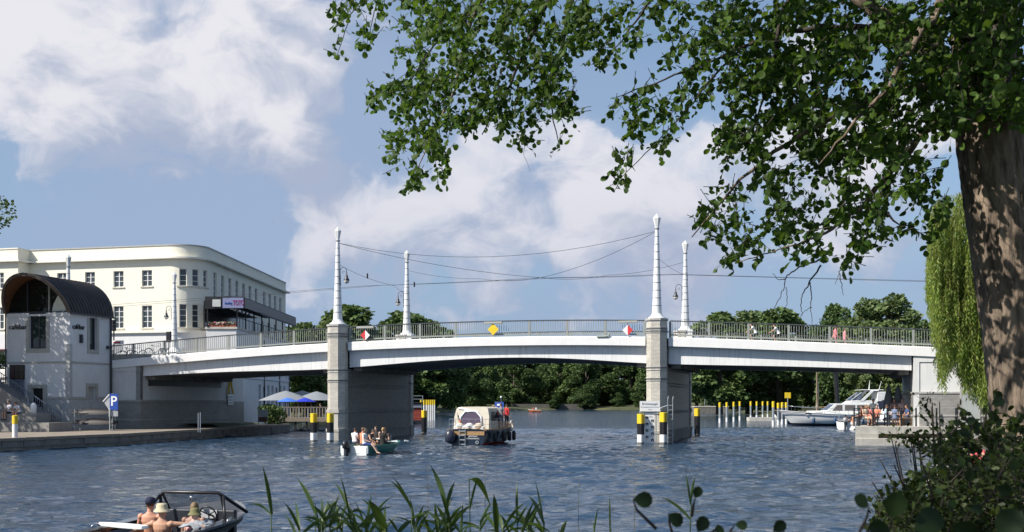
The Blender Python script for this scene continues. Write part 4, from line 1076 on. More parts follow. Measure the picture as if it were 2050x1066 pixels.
KINDS = [tree_mesh(11, 22, 6.4, .62, 8200, .14), tree_mesh(12, 22, 5.4, .55, 7600, .10, LEAF_FAR2), tree_mesh(13, 22, 7.0, .62, 8600, .12, LEAF_DARK),
         tree_mesh(14, 22, 5.8, .52, 7600, .20, LEAF_FAR2), tree_mesh(15, 22, 6.8, .60, 8200, .05), tree_mesh(16, 22, 7.5, .62, 9000, .03, LEAF_DARK)]
def tree(kind, x, y, z, h, w, rz, label, group, name='tree'):
    o = thing(name, label, 'tree', (x, y, z), rz, group); o.scale = (w*h/22, w*h/22, h/22)
    link('crown', KINDS[kind][0], o)['kind'] = 'stuff'; link('trunk', KINDS[kind][1], o)
    return o
def plant_woods():
    rnd = random.Random(21)
    # trees that rise over the bridge deck and stand out
    for px, top, Y, k, w, lab in ((652,636,205,1,1.5,'pale green tree just right of the left pylon, lower than its neighbour'),
                                  (700,609,235,0,1.75,'round dark green tree rising behind the near left pylon'),
                                  (742,645,240,1,1.2,'small pale tree at the right foot of the dark tree by the left pylon'),
                                  (812,621,262,2,1.5,'dark tree standing behind the far left pylon'),
                                  (858,637,262,0,1.5,'lower tree to the right of the far left pylon'),
                                  (1440,622,250,0,1.45,'leftmost tree of the round group over the right span'),
                                  (1500,618,262,3,1.6,'middle tree of the round group over the right span'),
                                  (1560,617,256,4,1.6,'rightmost tree of the round group over the right span'),
                                  (1675,607,232,2,.80,'dark conical tree over the right span left of the tall pale tree'),
                                  (1742,594,205,3,1.15,'left half of the tall feathery pale tree over the right span'),
                                  (1785,584,202,1,1.3,'tall feathery pale green tree near the willow'),
                                  (1855,640,215,4,.9,'low tree partly hidden by the weeping willow')):
        h = (CAMZ + (806-top)/F*Y - .6)*.985
        tree(k, (px-1025)/F*Y, Y, .6, h, w, rnd.random()*6, lab, 'trees rising over the bridge deck')
    # wood on the far bank
    lab = 'broad leafy tree in the dense wood on the far bank'
    px = 812
    while px < 1330:
        Y = rnd.uniform(455, 480); tree(rnd.choice((0,2,4,5,4,3)), (px-1025)/F*Y, Y, .8, rnd.uniform(17, 22.5), rnd.uniform(1.0,1.35), rnd.random()*6, lab, 'wood on the far bank'); px += rnd.uniform(24, 36)
    px = 800
    while px < 1400:
        Y = rnd.uniform(490, 520); tree(rnd.choice((0,2,5)), (px-1025)/F*Y, Y, 1.5, rnd.uniform(22, 27), 1.3, rnd.random()*6, lab, 'wood on the far bank'); px += rnd.uniform(34, 46)
    for px, Y, h in ((1010,442,6),(1110,445,5),(1175,444,9),(1238,446,6),(960,436,8),(1290,432,9),(1330,425,11)):
        tree(5, (px-1025)/F*Y, Y, .5, h, 1.5, px*.1, 'low bushy tree at the water edge of the far bank', 'waterside bushes of the far bank')
    # left bank beyond the bridge
    for px, Y, h, k, w in ((612,165,13,0,1.1),(640,178,12,1,1.1),(600,205,15,4,1.1),(660,230,15,2,1.1),(760,300,16,5,1.2),(800,320,17,2,1.2),(838,335,18,5,1.2),(872,348,19,4,1.2),(900,372,18,2,1.2),(935,400,19,5,1.2),(965,430,18,0,1.2),(848,300,8,5,1.5)):
        tree(k, (px-1025)/F*Y, Y, .7, h, w, px*.37, 'shady tree on the left bank beyond the bridge', 'trees of the left bank beyond the bridge')
    # right bank under the right span
    for px, Y, h, k, w in ((1395,395,20,0,1.2),(1425,372,17,4,1.2),(1452,330,17,5,1.3),(1480,345,20,2,1.2),(1508,305,17,0,1.2),(1532,275,16,5,1.25),(1560,280,18,2,1.2),(1600,300,19,4,1.1),(1640,310,19,3,1.1),(1680,290,19,0,1.1),(1720,270,17,4,1.1),(1755,240,14,0,1.1),(1790,250,16,2,1.1),(1822,235,15,5,1.1),(1720,200,9,3,1.2),(1850,190,13,2,1.1),(1900,200,14,0,1.2),(1630,345,21,2,1.2),(1575,345,21,5,1.2)):
        tree(k, (px-1025)/F*Y, Y, 1.1, h, w, px*.53, 'leafy tree on the right bank seen under the right span', 'trees of the right bank under the span')
    for px, Y in ((1408,362),(1436,352),(1446,345)):
        tree(1, (px-1025)/F*Y, Y, .6, 5.5, .8, px*.2, 'slender young pale tree on the right bank beside the right pier', 'young trees beside the right pier')
plant_woods()

# tall tree at the left edge, mostly outside the picture; it shades the bridge house
def left_tree():
    rng = np.random.default_rng(8)
    o = thing('quay_tree', 'leafy tree at the left edge whose crown tip shows above the roof line', 'tree', (-45.0, 82.5, .72))
    blobs = [(2.0,-4.5,9.6,3.0),(4.2,-4.8,7.4,2.3),(0,-3.5,12,2.8),(8.6,1.6,15.4,1.4),(0,0,13,3.6),(2.6,.6,11.6,3.0),(-2.4,-.4,11.5,3.0),(3.6,1.3,14.0,2.5),(1.0,.2,15.8,2.8),(6.3,1.4,13.4,1.7),(7.6,1.6,14.6,1.5),(4.6,1.5,10.4,2.1),(-.5,.8,9.0,2.6),(2.6,-.6,8.4,1.9),(-3,0,14,2.6)]
    p, d = crown_points(rng, blobs, 20000)
    me = scatter_mesh('crown', *CLUMP, p, frames(rng, len(p), d, .9), .20*(.6+.8*rng.random(len(p))), LEAF_FAR)
    link('crown', me, o)['kind'] = 'stuff'
    m = MB(); m.tube([(0,0,-.3),(.1,0,4),(0,.2,9),(.4,.2,14)], [.42,.34,.25,.08], 10)
    for b in blobs: m.tube([(0,.1,max(4.5,b[2]-4)), (b[0]*.5,b[1]*.5,b[2]-1.5), (b[0],b[1],b[2])], [.16,.10,.04], 6)
    m.build('trunk', BARK_FAR, o, smooth=True)
left_tree()

# ------------------------------------------------------------------ the alder over the near bank
def in_poly(x, y, poly):
    c = False; j = len(poly)-1
    for i in range(len(poly)):
        xi, yi = poly[i]; xj, yj = poly[j]
        if (yi > y) != (yj > y) and x < (xj-xi)*(y-yi)/(yj-yi) + xi: c = not c
        j = i
    return c
def alder():
    rnd = random.Random(77); rng = np.random.default_rng(77)
    base = at(2052, 1240, 9.5); base.z = .9
    T = thing('alder_tree', 'big alder on the near bank with a furrowed trunk and branches hanging over the river', 'tree', base)
    loc = lambda p: p - base
    # trunk with furrows
    cl = [(2062,1260,.34),(2060,1000,.30),(2052,880,.285),(2040,760,.272),(2026,650,.262),(2008,520,.258),(1990,400,.254),(1977,300,.250),(1970,225,.247),(1962,120,.235),(1955,20,.22),(1948,-120,.20),(1940,-400,.16),(1935,-700,.10)]
    ys = [c[1] for c in cl][::-1]; m = MB(); rows = []; nseg = 110
    npt = np.linspace(1260, -700, 260)
    for i, y in enumerate(npt):
        x = 12 + np.interp(y, ys, [c[0] for c in cl][::-1]); r = np.interp(y, ys, [c[2] for c in cl][::-1]); c = loc(at(x, y, 9.5)); row = []
        for j in range(nseg):
            a = 2*PI*j/nseg
            w1 = a*15 + 1.9*math.sin(i*.075) + 1.1*math.sin(i*.19+a*2); w2 = a*23 - i*.05 + 1.7*math.sin(i*.13+a*3)
            f = .015*(abs(math.sin(w1*.5))**.6 - .6) + .010*(abs(math.sin(w2*.5))**.7 - .6) + .0035*rnd.uniform(-1,1)
            big = .05*math.cos(a - .5)*math.sin(i*.035) + .045*math.cos(2*a+.6)
            row.append(c + Vector((math.cos(a), math.sin(a), 0))*(r*(1+big) + f))
        rows.append(row)
    m.grid(rows, closed=True); m.build('trunk', BARK, T, smooth=True)
    br = [[(1985,270,9.4,.10),(1930,175,9.4,.095),(1875,110,9.5,.085),(1790,55,9.8,.075),(1720,0,10,.065),(1650,-60,10.2,.05),(1400,-150,10.8,.045),(1150,-90,11.5,.035),(960,0,12,.028),(930,80,12.1,.02),(915,170,12.2,.013),(865,270,12.3,.008),(825,365,12.3,.004)],
          [(1860,95,9.6,.035),(1800,52,9.7,.03),(1650,55,9.9,.025),(1545,68,10.2,.018),(1440,115,10.5,.012),(1330,160,10.8,.008),(1235,195,11,.004)],
          [(1940,190,9.3,.05),(1860,170,9.3,.035),(1700,215,9.5,.028),(1600,270,9.7,.02),(1480,360,10,.012),(1385,475,10.3,.005)],
          [(1950,215,9.6,.045),(1850,265,9.6,.03),(1780,350,9.6,.024),(1720,420,9.7,.018),(1650,470,9.9,.012),(1560,500,10,.006),(1480,525,10,.004)],
          [(1780,350,9.6,.02),(1760,420,9.5,.014),(1800,450,9.4,.006)],
          [(1150,-90,11.5,.03),(1080,40,11.6,.02),(1020,170,11.7,.013),(965,270,11.7,.005)],
          [(960,0,12,.02),(870,90,12.2,.012),(810,180,12.3,.008),(745,192,12.4,.004)],
          [(1150,-90,11.5,.025),(1135,60,11.4,.016),(1095,180,11.4,.01),(1118,285,11.4,.004)],
          [(1060,-60,12,.02),(760,-50,12.6,.012),(702,30,12.6,.006),(675,112,12.6,.003)], [(770,-45,12.6,.008),(745,40,12.6,.005),(735,90,12.6,.003)],
          [(1480,100,10.4,.012),(1400,190,10.6,.008),(1330,270,10.8,.006),(1240,360,11,.003)],
          [(1400,-150,10.8,.03),(1320,-20,10.8,.014),(1260,60,10.9,.008),(1215,120,11,.004)],
          [(1600,-60,9.8,.03),(1560,60,9.7,.016),(1540,170,9.7,.01),(1500,280,9.8,.006),(1440,330,9.9,.004)],
          [(1920,-40,9.0,.05),(1850,60,8.8,.03),(1780,170,8.6,.018),(1700,260,8.6,.01),(1640,330,8.7,.005)],
          [(1985,180,9.9,.05),(2040,330,9.6,.06),(2090,360,9.4,.065)], [(1990,60,9.0,.04),(2020,160,8.6,.02),(1960,225,8.5,.01),(1905,250,8.5,.006)]]
    dead = [[(1640,520,9.9,.008),(1600,536,9.9,.006),(1575,552,9.9,.005),(1570,575,9.9,.004),(1560,600,9.9,.003),(1549,618,9.9,.002)], [(1572,560,9.9,.004),(1558,560,9.9,.003),(1546,548,9.9,.002)],
            [(1574,575,9.9,.003),(1576,598,9.9,.003),(1573,618,9.9,.0015)], [(1645,530,9.8,.008),(1622,565,9.8,.006),(1606,590,9.8,.004),(1603,612,9.8,.003),(1606,628,9.8,.002),(1601,640,9.8,.0015)],
            [(1622,565,9.8,.005),(1625,590,9.8,.004),(1623,615,9.8,.003),(1627,655,9.8,.0015)], [(1625,615,9.8,.003),(1612,622,9.8,.002),(1603,632,9.8,.0015)],
            [(1690,520,9.7,.006),(1680,545,9.7,.004),(1686,575,9.7,.003),(1688,592,9.7,.0015)], [(1680,548,9.7,.003),(1672,570,9.7,.0015)], [(1052,270,11.6,.003),(1048,310,11.6,.002),(1062,345,11.6,.001)], [(1215,240,11.2,.002),(1232,228,11.1,.0015),(1245,215,11.1,.001)]]
    for pl in br + dead:
        pts = [loc(at(x, y, Y)) for x, y, Y, r in pl]; rs = [q[3] for q in pl]
        # smooth resample with some crookedness
        P2 = []; R2 = []
        for i in range(len(pts)-1):
            for k in range(5):
                q = k/5; p = pts[i].lerp(pts[i+1], q); j = min(.02, rs[i]*.5+.004); P2.append(p + Vector((rnd.uniform(-j,j), rnd.uniform(-j,j), rnd.uniform(-j,j)))); R2.append(rs[i]*(1-q)+rs[i+1]*q)
        P2.append(pts[-1]); R2.append(rs[-1])
        MB().tube(P2, R2, 7 if rs[0] > .02 else 4).build('branch', BARK if rs[0] > .04 else TWIG, T, smooth=True)
    # leafy twigs
    A = [(735,0),(1180,0),(1185,60),(1160,130),(1130,180),(1150,215),(1122,292),(1060,298),(1010,275),(985,240),(962,288),(930,270),(915,245),(893,290),(903,345),(850,360),(820,388),(793,350),(773,300),(770,240),(735,195),(770,175),(790,120),(800,60)]
    polys = [(A, 3.7, 0), ([(663,0),(706,0),(700,60),(690,110),(665,118),(668,60)], 2.0, 0), ([(722,0),(768,0),(760,60),(745,95),(720,90)], 2.0, 0),
             ([(1160,0),(1395,0),(1390,40),(1300,90),(1240,110),(1225,138),(1190,130),(1170,60)], 2.3, 0),
             ([(1330,60),(1400,70),(1440,120),(1425,200),(1370,230),(1340,290),(1290,312),(1270,340),(1235,380),(1213,360),(1222,268),(1250,258),(1220,228),(1235,180),(1290,175),(1330,130)], 2.2, 0),
             ([(1390,0),(2060,0),(2060,235),(1990,262),(1930,240),(1905,262),(1880,330),(1700,330),(1425,290),(1470,200),(1440,120),(1400,60)], 5.4, 0),
             ([(1425,285),(1890,300),(1890,420),(1868,478),(1800,462),(1750,495),(1700,540),(1660,515),(1610,512),(1545,538),(1500,525),(1462,530),(1440,480),(1380,490),(1372,468),(1410,400),(1440,380),(1418,340)], 2.4, 0)]
    pos, axis, size = [], [], []; tw = MB()
    for poly, lai, _ in polys:
        xs = [p[0] for p in poly]; ys_ = [p[1] for p in poly]
        area = abs(sum(poly[i-1][0]*poly[i][1]-poly[i][0]*poly[i-1][1] for i in range(len(poly))))/2
        Ym = np.interp((min(xs)+max(xs))/2, [650,1200,2050],[12.5,11,9.3]); leafpx = (.060*F/Ym)**2*.62
        want = int(area*lai/leafpx); got = 0; tries = 0
        while got < want and tries < 90000:
            tries += 1
            x = rnd.uniform(min(xs), max(xs)); y = rnd.uniform(min(ys_), max(ys_))
            if not in_poly(x, y, poly): continue
            nz = math.sin(x*.031+y*.017+1.3)*math.sin(y*.043-x*.011) + .8*math.sin(x*.071-y*.05)*math.sin(y*.083+x*.022+2)
            if nz < (-.25 if y > 240 else -.55): continue
            Y = np.interp(x, [650,1200,1700,2050],[12.5,11,9.7,8.9]) + rnd.gauss(0, .75)
            Y = min(Y, 9.1 if x > 1900 else 20)
            c = loc(at(x, y, Y)); d = Vector((rnd.gauss(-.3,.6), rnd.gauss(0,.6), rnd.gauss(-.55,.4))).normalized(); l = rnd.uniform(.12,.30); n = rnd.randint(4, 8)
            tw.tube([c - d*l*.7, c, c + d*l*.5], [.0035,.0025,.001], 3, cap=False)
            for k in range(n):
                q = -.5 + k/(n-1); p = c + d*l*q; ax = d*.5 + Vector((rnd.gauss(0,.7), rnd.gauss(0,.7), rnd.gauss(-.45,.5)))
                pos.append(p); axis.append(ax.normalized()); size.append(rnd.uniform(.036,.078)); got += 1
    n_vis = len(pos)
    # unseen leaves added above the picture to shade what hangs below
    for k in range(19000):
        if k % 5 < 2: x = rnd.uniform(-.5, 8.0); y = rnd.uniform(7.0, 13); z = rnd.uniform(6.2, 9.6)
        else: x = rnd.uniform(-6.5, 6.5); y = rnd.uniform(-3.0, 8.5); z = rnd.uniform(5.0, 8.8)
        if z < CAMZ + 850/F*max(y, 0) + .25: continue
        if math.sin(x*1.3+1)*math.sin(y*1.1)*math.sin(z*1.4+.5) > .30: continue
        sq = (9.3 - y)/.326; hx = x + sq*.668; hz = z - sq*.669      # where its shadow meets the plane of the trunk
        if abs(hx - 3.85) < .55 and 2.2 < hz < 5.2 and rnd.random() < .88: continue  # gap shaped so that sun patches reach the trunk
        pos.append(loc(Vector((x, y, z)))); axis.append(Vector((rnd.gauss(0,1), rnd.gauss(0,1), rnd.gauss(-.4,.6))).normalized()); size.append(rnd.uniform(.12,.19))
    pos = np.array([tuple(p) for p in pos]); axis = np.array([tuple(a) for a in axis]); size = np.array(size)
    rot = frames(rng, len(pos), axis, .05)
    tw.build('twigs', TWIG, T, fix=False)['kind'] = 'stuff'
    # the 300 that show largest are single leaves
    depth = pos[:n_vis,1] + base.y; order = np.argsort(depth/size[:n_vis]); big = set(order[:300].tolist())
    keep = np.array([i not in big for i in range(len(pos))])
    link('foliage', scatter_mesh('foliage', *ALDER, pos[keep], rot[keep], size[keep], LEAF_ALDER), T)['kind'] = 'stuff'
    one = scatter_mesh('leaf', *ALDER, np.zeros((1,3)), np.eye(3)[None], [1.0], LEAF_ALDER)
    for i in big:
        o = link('leaf', one, T); o.matrix_local = Matrix.Translation(pos[i]) @ Matrix(rot[i].tolist()).to_4x4() @ Matrix.Scale(float(size[i]), 4)
alder()

# ------------------------------------------------------------------ weeping willow by the right abutment
def willow():
    rnd = random.Random(9); rng = np.random.default_rng(9)
    Y0 = 63.0; base = Vector(((2022-1025)/F*Y0, Y0, 1.0))
    o = thing('weeping_willow', 'yellow-green weeping willow hanging behind the alder trunk', 'tree', base)
    m = MB(); m.tube([(0,0,-.3),(.1,.1,3),(-.2,0,6.5),(.1,0,10)], [.5,.42,.3,.14], 10)
    pos, ax = [], []; st = MB()
    for k in range(15):
        a = rnd.uniform(0, 6.28); l = rnd.uniform(2, 4); zt = rnd.uniform(9.5, 13)
        m.tube([(0,0,6), (math.cos(a)*l*.5, math.sin(a)*l*.4, zt-.3), (math.cos(a)*l, math.sin(a)*l*.8, zt)], [.16,.09,.03], 6)
    m.build('trunk', BARK_FAR, o, smooth=True)
    env_x = [1858,1868,1885,1905,1930,1955,1975,2060]; env_t = [430,405,395,388,380,370,360,340]; env_b = [560,640,780,720,770,800,820,830]
    for k in range(1150):
        px = rnd.uniform(1860, 1995) if k < 1000 else rnd.uniform(1985, 2140)
        Y = Y0 + rnd.uniform(-2.5, 2.5)
        t = np.interp(px, env_x, env_t); b = np.interp(px, env_x, env_b)
        if px > 1880 and rnd.random() < .4: t = b - 260
        tier = rnd.random()
        y0 = t + rnd.random()**1.6*(b-t)*.75; ln = rnd.uniform(80, 300); y1 = min(y0 + ln, b + rnd.uniform(-40, 18))
        if px < 1884 and y0 > 560: continue
        p0 = at(px, y0, Y) - base; p1 = at(px + rnd.uniform(-9, 7), y1, Y) - base
        st.tube([p0, p0.lerp(p1,.5) + Vector((rnd.uniform(-.1,.1),0,0)), p1], [.012,.008,.003], 3, cap=False)
        n = max(4, int((p0.z-p1.z)*17))
        for j in range(n):
            q = j/n; p = p0.lerp(p1, q) + Vector((rnd.gauss(0,.035), rnd.gauss(0,.035), 0)); pos.append(p); ax.append((rnd.gauss(0,.5), rnd.gauss(0,.5), -1))
    st.build('hanging_stems', M('willow_stem', (.12,.11,.03), .7), o, fix=False)['kind'] = 'stuff'
    pos = np.array([tuple(p) for p in pos]); ax = np.array(ax)
    me = scatter_mesh('crown', *NARROW, pos, frames(rng, len(pos), ax, .15), .17+.15*rng.random(len(pos)), LEAF_WILLOW)
    link('crown', me, o)['kind'] = 'stuff'
willow()

# ------------------------------------------------------------------ shrubs on the near bank, right
def shrub(name, label, px, Y, poly, n, leaf, mat, tmpl, seed, stems=9):
    rnd = random.Random(seed); rng = np.random.default_rng(seed)
    base = Vector(((px-1025)/F*Y, Y, near_bank_z((px-1025)/F*Y, Y)))
    o = thing(name, label, 'shrub', base)
    pos, ax = [], []; tw = MB(); xs = [p[0] for p in poly]; ys = [p[1] for p in poly]; got = 0; tries = 0
    while got < n and tries < 60000:
        tries += 1; x = rnd.uniform(min(xs), max(xs)); y = rnd.uniform(min(ys), max(ys))
        if not in_poly(x, y, poly): continue
        yy = Y + rnd.gauss(0, .45); c = at(x, y, yy) - base; d = Vector((rnd.gauss(-.2,.6), rnd.gauss(0,.6), rnd.gauss(.5,.4))).normalized(); l = leaf*rnd.uniform(3,7); k = rnd.randint(5,10)
        tw.tube([c-d*l*.6, c+d*l*.6], [leaf*.05, leaf*.02], 3, cap=False)
        for j in range(k):
            q = -.5 + j/(k-1); pos.append(c + d*l*q); ax.append(d*.6 + Vector((rnd.gauss(0,.7), rnd.gauss(0,.7), rnd.gauss(0,.5)))); got += 1
    for k in range(stems):
        x = rnd.uniform(min(xs), max(xs)); y = min(ys) + (max(ys)-min(ys))*rnd.uniform(.1,.6); e = at(x, y, Y+rnd.gauss(0,.3)) - base
        tw.tube([(rnd.uniform(-.1,.1),rnd.uniform(-.1,.1),-.2), (e.x*.4, e.y*.4, e.z*.6), e], [.014,.010,.003], 5)
    tw.build('stems', TWIG, o, fix=False)['kind'] = 'stuff'
    me = scatter_mesh('foliage', *tmpl, np.array([tuple(p) for p in pos]), frames(rng, len(pos), np.array([tuple(a) for a in ax]), .1), leaf*(.6+.7*rng.random(len(pos))), mat)
    link('foliage', me, o)['kind'] = 'stuff'
    return o, base
shrub('shrub', 'dense dark small-leaved shrub filling the lower right corner', 1950, 6.0, [(1735,1100),(1755,1030),(1785,985),(1815,975),(1840,940),(1875,960),(1900,925),(1935,960),(1985,935),(2060,890),(2060,1100)], 6400, .034, LEAF_SHRUB, SMALL, 31, 16)
shrub('shrub', 'thin sprays of small dark leaves in front of the stone platform', 1880, 7.0, [(1780,880),(1800,868),(1850,872),(1880,885),(1910,860),(1930,880),(1925,915),(1870,925),(1850,905),(1800,890)], 620, .030, LEAF_SHRUB, SMALL, 32, 6)
shrub('shrub', 'twiggy shoot with few leaves rising in front of the bridge abutment', 1890, 7.2, [(1832,800),(1842,795),(1880,830),(1905,860),(1925,850),(1930,885),(1880,880),(1860,840)], 110, .032, LEAF_SHRUB, SMALL, 33, 5)
shrub('shrub', 'bushy green growth at the foot of the alder trunk', 2010, 8.4, [(1890,880),(1930,845),(1990,840),(2060,850),(2060,1000),(1900,980)], 900, .055, LEAF_SHRUB, ALDER, 34, 8)
def big_leaves(name, label, Y, lst, seed):
    """young alder shoots close to the lens; each leaf is a part"""
    rnd = random.Random(seed); rng = np.random.default_rng(seed)
    x0 = sum(l[0] for l in lst)/len(lst); base = Vector(((x0-1025)/F*Y, Y, 1.0)); o = thing(name, label, 'shrub', base)
    one = scatter_mesh('leaf', *ALDER, np.zeros((1,3)), np.eye(3)[None], [1.0], LEAF_SHADED, True)
    for (x, y, s, ang) in lst:
        p = at(x, y, Y + rnd.uniform(-.12,.12)) - base; L_ = s/F*Y*.62
        a = R(ang); ax = np.array([[math.cos(a), rnd.uniform(-.25,.25), -math.sin(a)]]); z = np.array([[rnd.uniform(-.35,.35), -1, rnd.uniform(-.2,.6)]])
        ax /= np.linalg.norm(ax); z -= (z*ax).sum()*ax; z /= np.linalg.norm(z); y_ = np.cross(z, ax)
        rot = np.stack([ax[0], y_[0], z[0]], -1)
        k = link('leaf', one, o); k.matrix_local = Matrix.Translation(p - Vector(ax[0])*L_*.5) @ Matrix(rot.tolist()).to_4x4() @ Matrix.Scale(L_, 4)
        st = p - Vector(ax[0])*L_*.5
        MB().tube([st + Vector((.03*rnd.uniform(-1,1)-st.x*.25, .05, -L_*1.6)), st + Vector((-st.x*.06, .03, -L_*.6)), st], [.004,.003,.0012], 4).build('stem', TWIG, o)
    return o
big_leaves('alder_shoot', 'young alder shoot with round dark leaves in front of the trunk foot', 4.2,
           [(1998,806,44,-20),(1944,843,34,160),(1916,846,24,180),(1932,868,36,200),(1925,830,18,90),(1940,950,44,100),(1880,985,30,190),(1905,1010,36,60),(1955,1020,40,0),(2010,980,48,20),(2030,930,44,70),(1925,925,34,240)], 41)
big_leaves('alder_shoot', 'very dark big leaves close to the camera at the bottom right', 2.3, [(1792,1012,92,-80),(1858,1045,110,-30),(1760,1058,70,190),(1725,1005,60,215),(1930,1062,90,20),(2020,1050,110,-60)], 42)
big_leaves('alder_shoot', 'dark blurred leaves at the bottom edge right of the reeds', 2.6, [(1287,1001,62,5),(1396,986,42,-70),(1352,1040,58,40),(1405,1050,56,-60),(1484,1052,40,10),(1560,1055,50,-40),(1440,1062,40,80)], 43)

# ------------------------------------------------------------------ reeds along the near bank
def reed(px, top, Y, leaves, seed, label):
    """leaves: (start fraction of the row range, tip px, tip py, width in px)"""
    rnd = random.Random(seed); x0 = (px-1025)/F*Y; gz = near_bank_z(x0, Y); base = Vector((x0, Y, gz))
    o = thing('reed', label, 'reed', base, 0, 'reeds along the near bank')
    top = min([l[0] for l in leaves]+[top]) - 2; tipz = at(px, top, Y).z - gz; lean = rnd.uniform(-.04,.04)
    curve = lambda q: Vector((lean*q*q, rnd.uniform(-.002,.002), tipz*q))
    m = MB(); m.tube([curve(k/8) for k in range(9)], [.0065-.003*k/8 for k in range(9)], 6); m.build('stem', LEAF_REED, o, smooth=True)
    for (sy, tx, ty, w) in leaves:
        a = Vector((lean*.8, 0, at(px, sy, Y).z - gz)); e = at(tx, ty, Y + rnd.uniform(-.25,.25)) - base; W_ = w/F*Y/2*.64
        n = 10; d = e - a; rows = []
        side = d.cross(Vector((0, 1, .25))).normalized(); bow = Vector((0,0,1))*d.length*.10*(1 if d.z > 0 else 2.2)
        for k in range(n+1):
            q = k/n; p = a + d*q + bow*4*q*(1-q); ww = W_*(math.sin(PI*min(1, q*.80+.16))**.8)*(1-q**5); f = Vector((0,-ww*.35,0))
            tws = side*math.cos(q*1.0) + Vector((0,math.sin(q*1.0)*.6,0)); rows.append([p - tws*ww, p + f, p + tws*ww])
        g = MB(); g.grid(rows); g.build('leaf', LEAF_REED, o, smooth=True, fix=False)
REEDS = [(552,1066,7.0,[(1030,524,930,14),(1032,497,1012,12)],'tall reed at the left end with one long upright leaf'),
         (598,1062,7.0,[(1062,566,1005,12),(1066,590,1002,12)],'short pair of reed leaves just right of the leftmost reed'),
         (640,1058,7.2,[(1030,592,955,15),(1045,700,1035,14)],'reed with a blade arching up to the left and another to the right'),
         (694,1058,7.0,[(1035,668,966,16),(1062,678,945,7)],'reed with a broad blade leaning left beside a thin one'),
         (760,1070,6.6,[(1066,735,1000,34),(1050,720,998,14)],'wide dark reed clump blade left of the middle'),
         (815,1060,7.0,[(1016,778,962,12),(1018,782,952,8),(1040,866,1030,10)],'reed with two blades leaning left under the dinghy'),
         (826,1066,7.4,[(1066,820,995,10),(1060,850,1010,11)],'short upright reed blades next to the twin blade reed'),
         (898,1062,6.9,[(1008,860,930,16),(1020,912,962,13)],'tallest reed below the cabin cruiser with a blade leaning left'),
         (905,1066,7.2,[(1060,870,1010,14),(1066,930,1018,10)],'low reed in front of the tallest reed'),
         (945,1066,7.2,[(1020,960,950,8),(960,985,1025,22)],'reed whose blade bends over in an arch'),
         (985,1050,6.8,[(1066,988,988,20),(1064,965,1030,14)],'broad upright reed blade right of the arched one'),
         (1028,1050,7.3,[(1040,1034,962,9),(1050,1060,1010,8)],'thin upright reed blade under the open water'),
         (1090,1070,7.0,[(1050,1055,992,14),(1060,1070,960,7)],'reed with a blade curving left, last of the dense clump'),
         (1132,1062,6.8,[(1076,1136,1040,14)],'stubby dark reed tip at the bottom edge'),
         (1195,1050,7.4,[(1066,1198,1015,6)],'lone thin reed blade left of the blurred leaf'),
         (1213,1060,7.4,[(1066,1220,990,6)],'taller lone thin reed next to the blurred leaf'),
         (1375,1066,7.0,[(1010,1372,945,7),(1010,1392,955,9),(1040,1320,995,10)],'reed with forked blades right of the pier gauge'),
         (720,1066,6.9,[(1066,705,1040,14),(1060,790,1015,12)],'low bent reed blades at the bottom left of the clump'),
         (790,1070,7.3,[(1070,830,1040,16),(1062,775,1036,10)],'low spreading reed blades below the twin blade reed'),
         (1010,1070,7.3,[(1066,1050,1035,12),(1066,1000,1030,10)],'low crossing reed blades right of the middle'),
         (860,1070,7.5,[(1070,845,1030,12),(1070,905,1042,9)],'low dark reed blades between the tall reeds')]
rr_ = random.Random(12)
for i in range(34):
    px = rr_.choice((rr_.uniform(560,760), rr_.uniform(700,1010), rr_.uniform(820,1100))); y0 = rr_.uniform(1040,1075); lv = []
    for k in range(rr_.randint(2,4)):
        side = rr_.choice((-1,1)); dx = rr_.uniform(8,60)*side; dy = rr_.uniform(5,75) - abs(dx)*.35; lv.append((y0 + rr_.uniform(-8,20), px+dx, max(985, y0-dy), rr_.uniform(6,13)))
    REEDS.append((px, y0, rr_.uniform(6.4,7.8), lv, 'low thin reed blades in the dense clump at the bottom edge'))
for i, (px, top, Y, lv, lab) in enumerate(REEDS): reed(px, top, Y, lv, 100+i, lab)
for i, (px, top) in enumerate(((742,965),(848,930),(963,925),(1150,955),(1262,960))):
    Y = 8.0; x0 = (px-1025)/F*Y; o = thing('dry_reed_stalk', 'thin bare reed stalk standing among the green blades', 'reed', (x0, Y, near_bank_z(x0, Y)), 0, 'bare reed stalks')
    z = at(px, top, Y).z - o.location.z; m = MB(); m.tube([(0,0,-.2),(.02,0,z*.5),(.03,0,z)], [.004,.003,.0012], 4); m.build('stem', M('dry_stalk', (.16,.13,.07), .8), o)
# ------------------------------------------------------------------ people
CLOTH = {}
def cloth(c):
    k = tuple(round(x, 3) for x in c)
    if k not in CLOTH: CLOTH[k] = M('cloth', c, .85, .10, 14, .25, 60)
    return CLOTH[k]
HAIR = {}
def hair_mat(c):
    k = tuple(c)
    if k not in HAIR: HAIR[k] = M('hair', c, .6, .3, 40, .4, 60)
    return HAIR[k]
STAND = dict(pelvis=(0,0,.95), chest=(0,.0,1.26), neck=(0,-.005,1.47), head=(0,.03,1.62), sh=(.185,0,1.40), el=(.235,-.02,1.12), wr=(.245,.06,.88), hip=(.09,0,.92), kn=(.10,.03,.50), an=(.10,-.02,.09))
SIT = dict(pelvis=(0,0,.54), chest=(0,-.02,.86), neck=(0,.0,1.07), head=(0,.04,1.22), sh=(.185,-.01,1.00), el=(.24,.05,.74), wr=(.17,.29,.66), hip=(.09,.02,.53), kn=(.12,.44,.53), an=(.12,.42,.10))
WALK = dict(STAND, kn_l=(-.09,.14,.51), an_l=(-.09,.24,.11), kn_r=(.09,.06,.50), an_r=(.09,-.28,.16), wr_l=(-.24,-.12,.90), wr_r=(.24,.20,.92), el_r=(.235,.02,1.13))
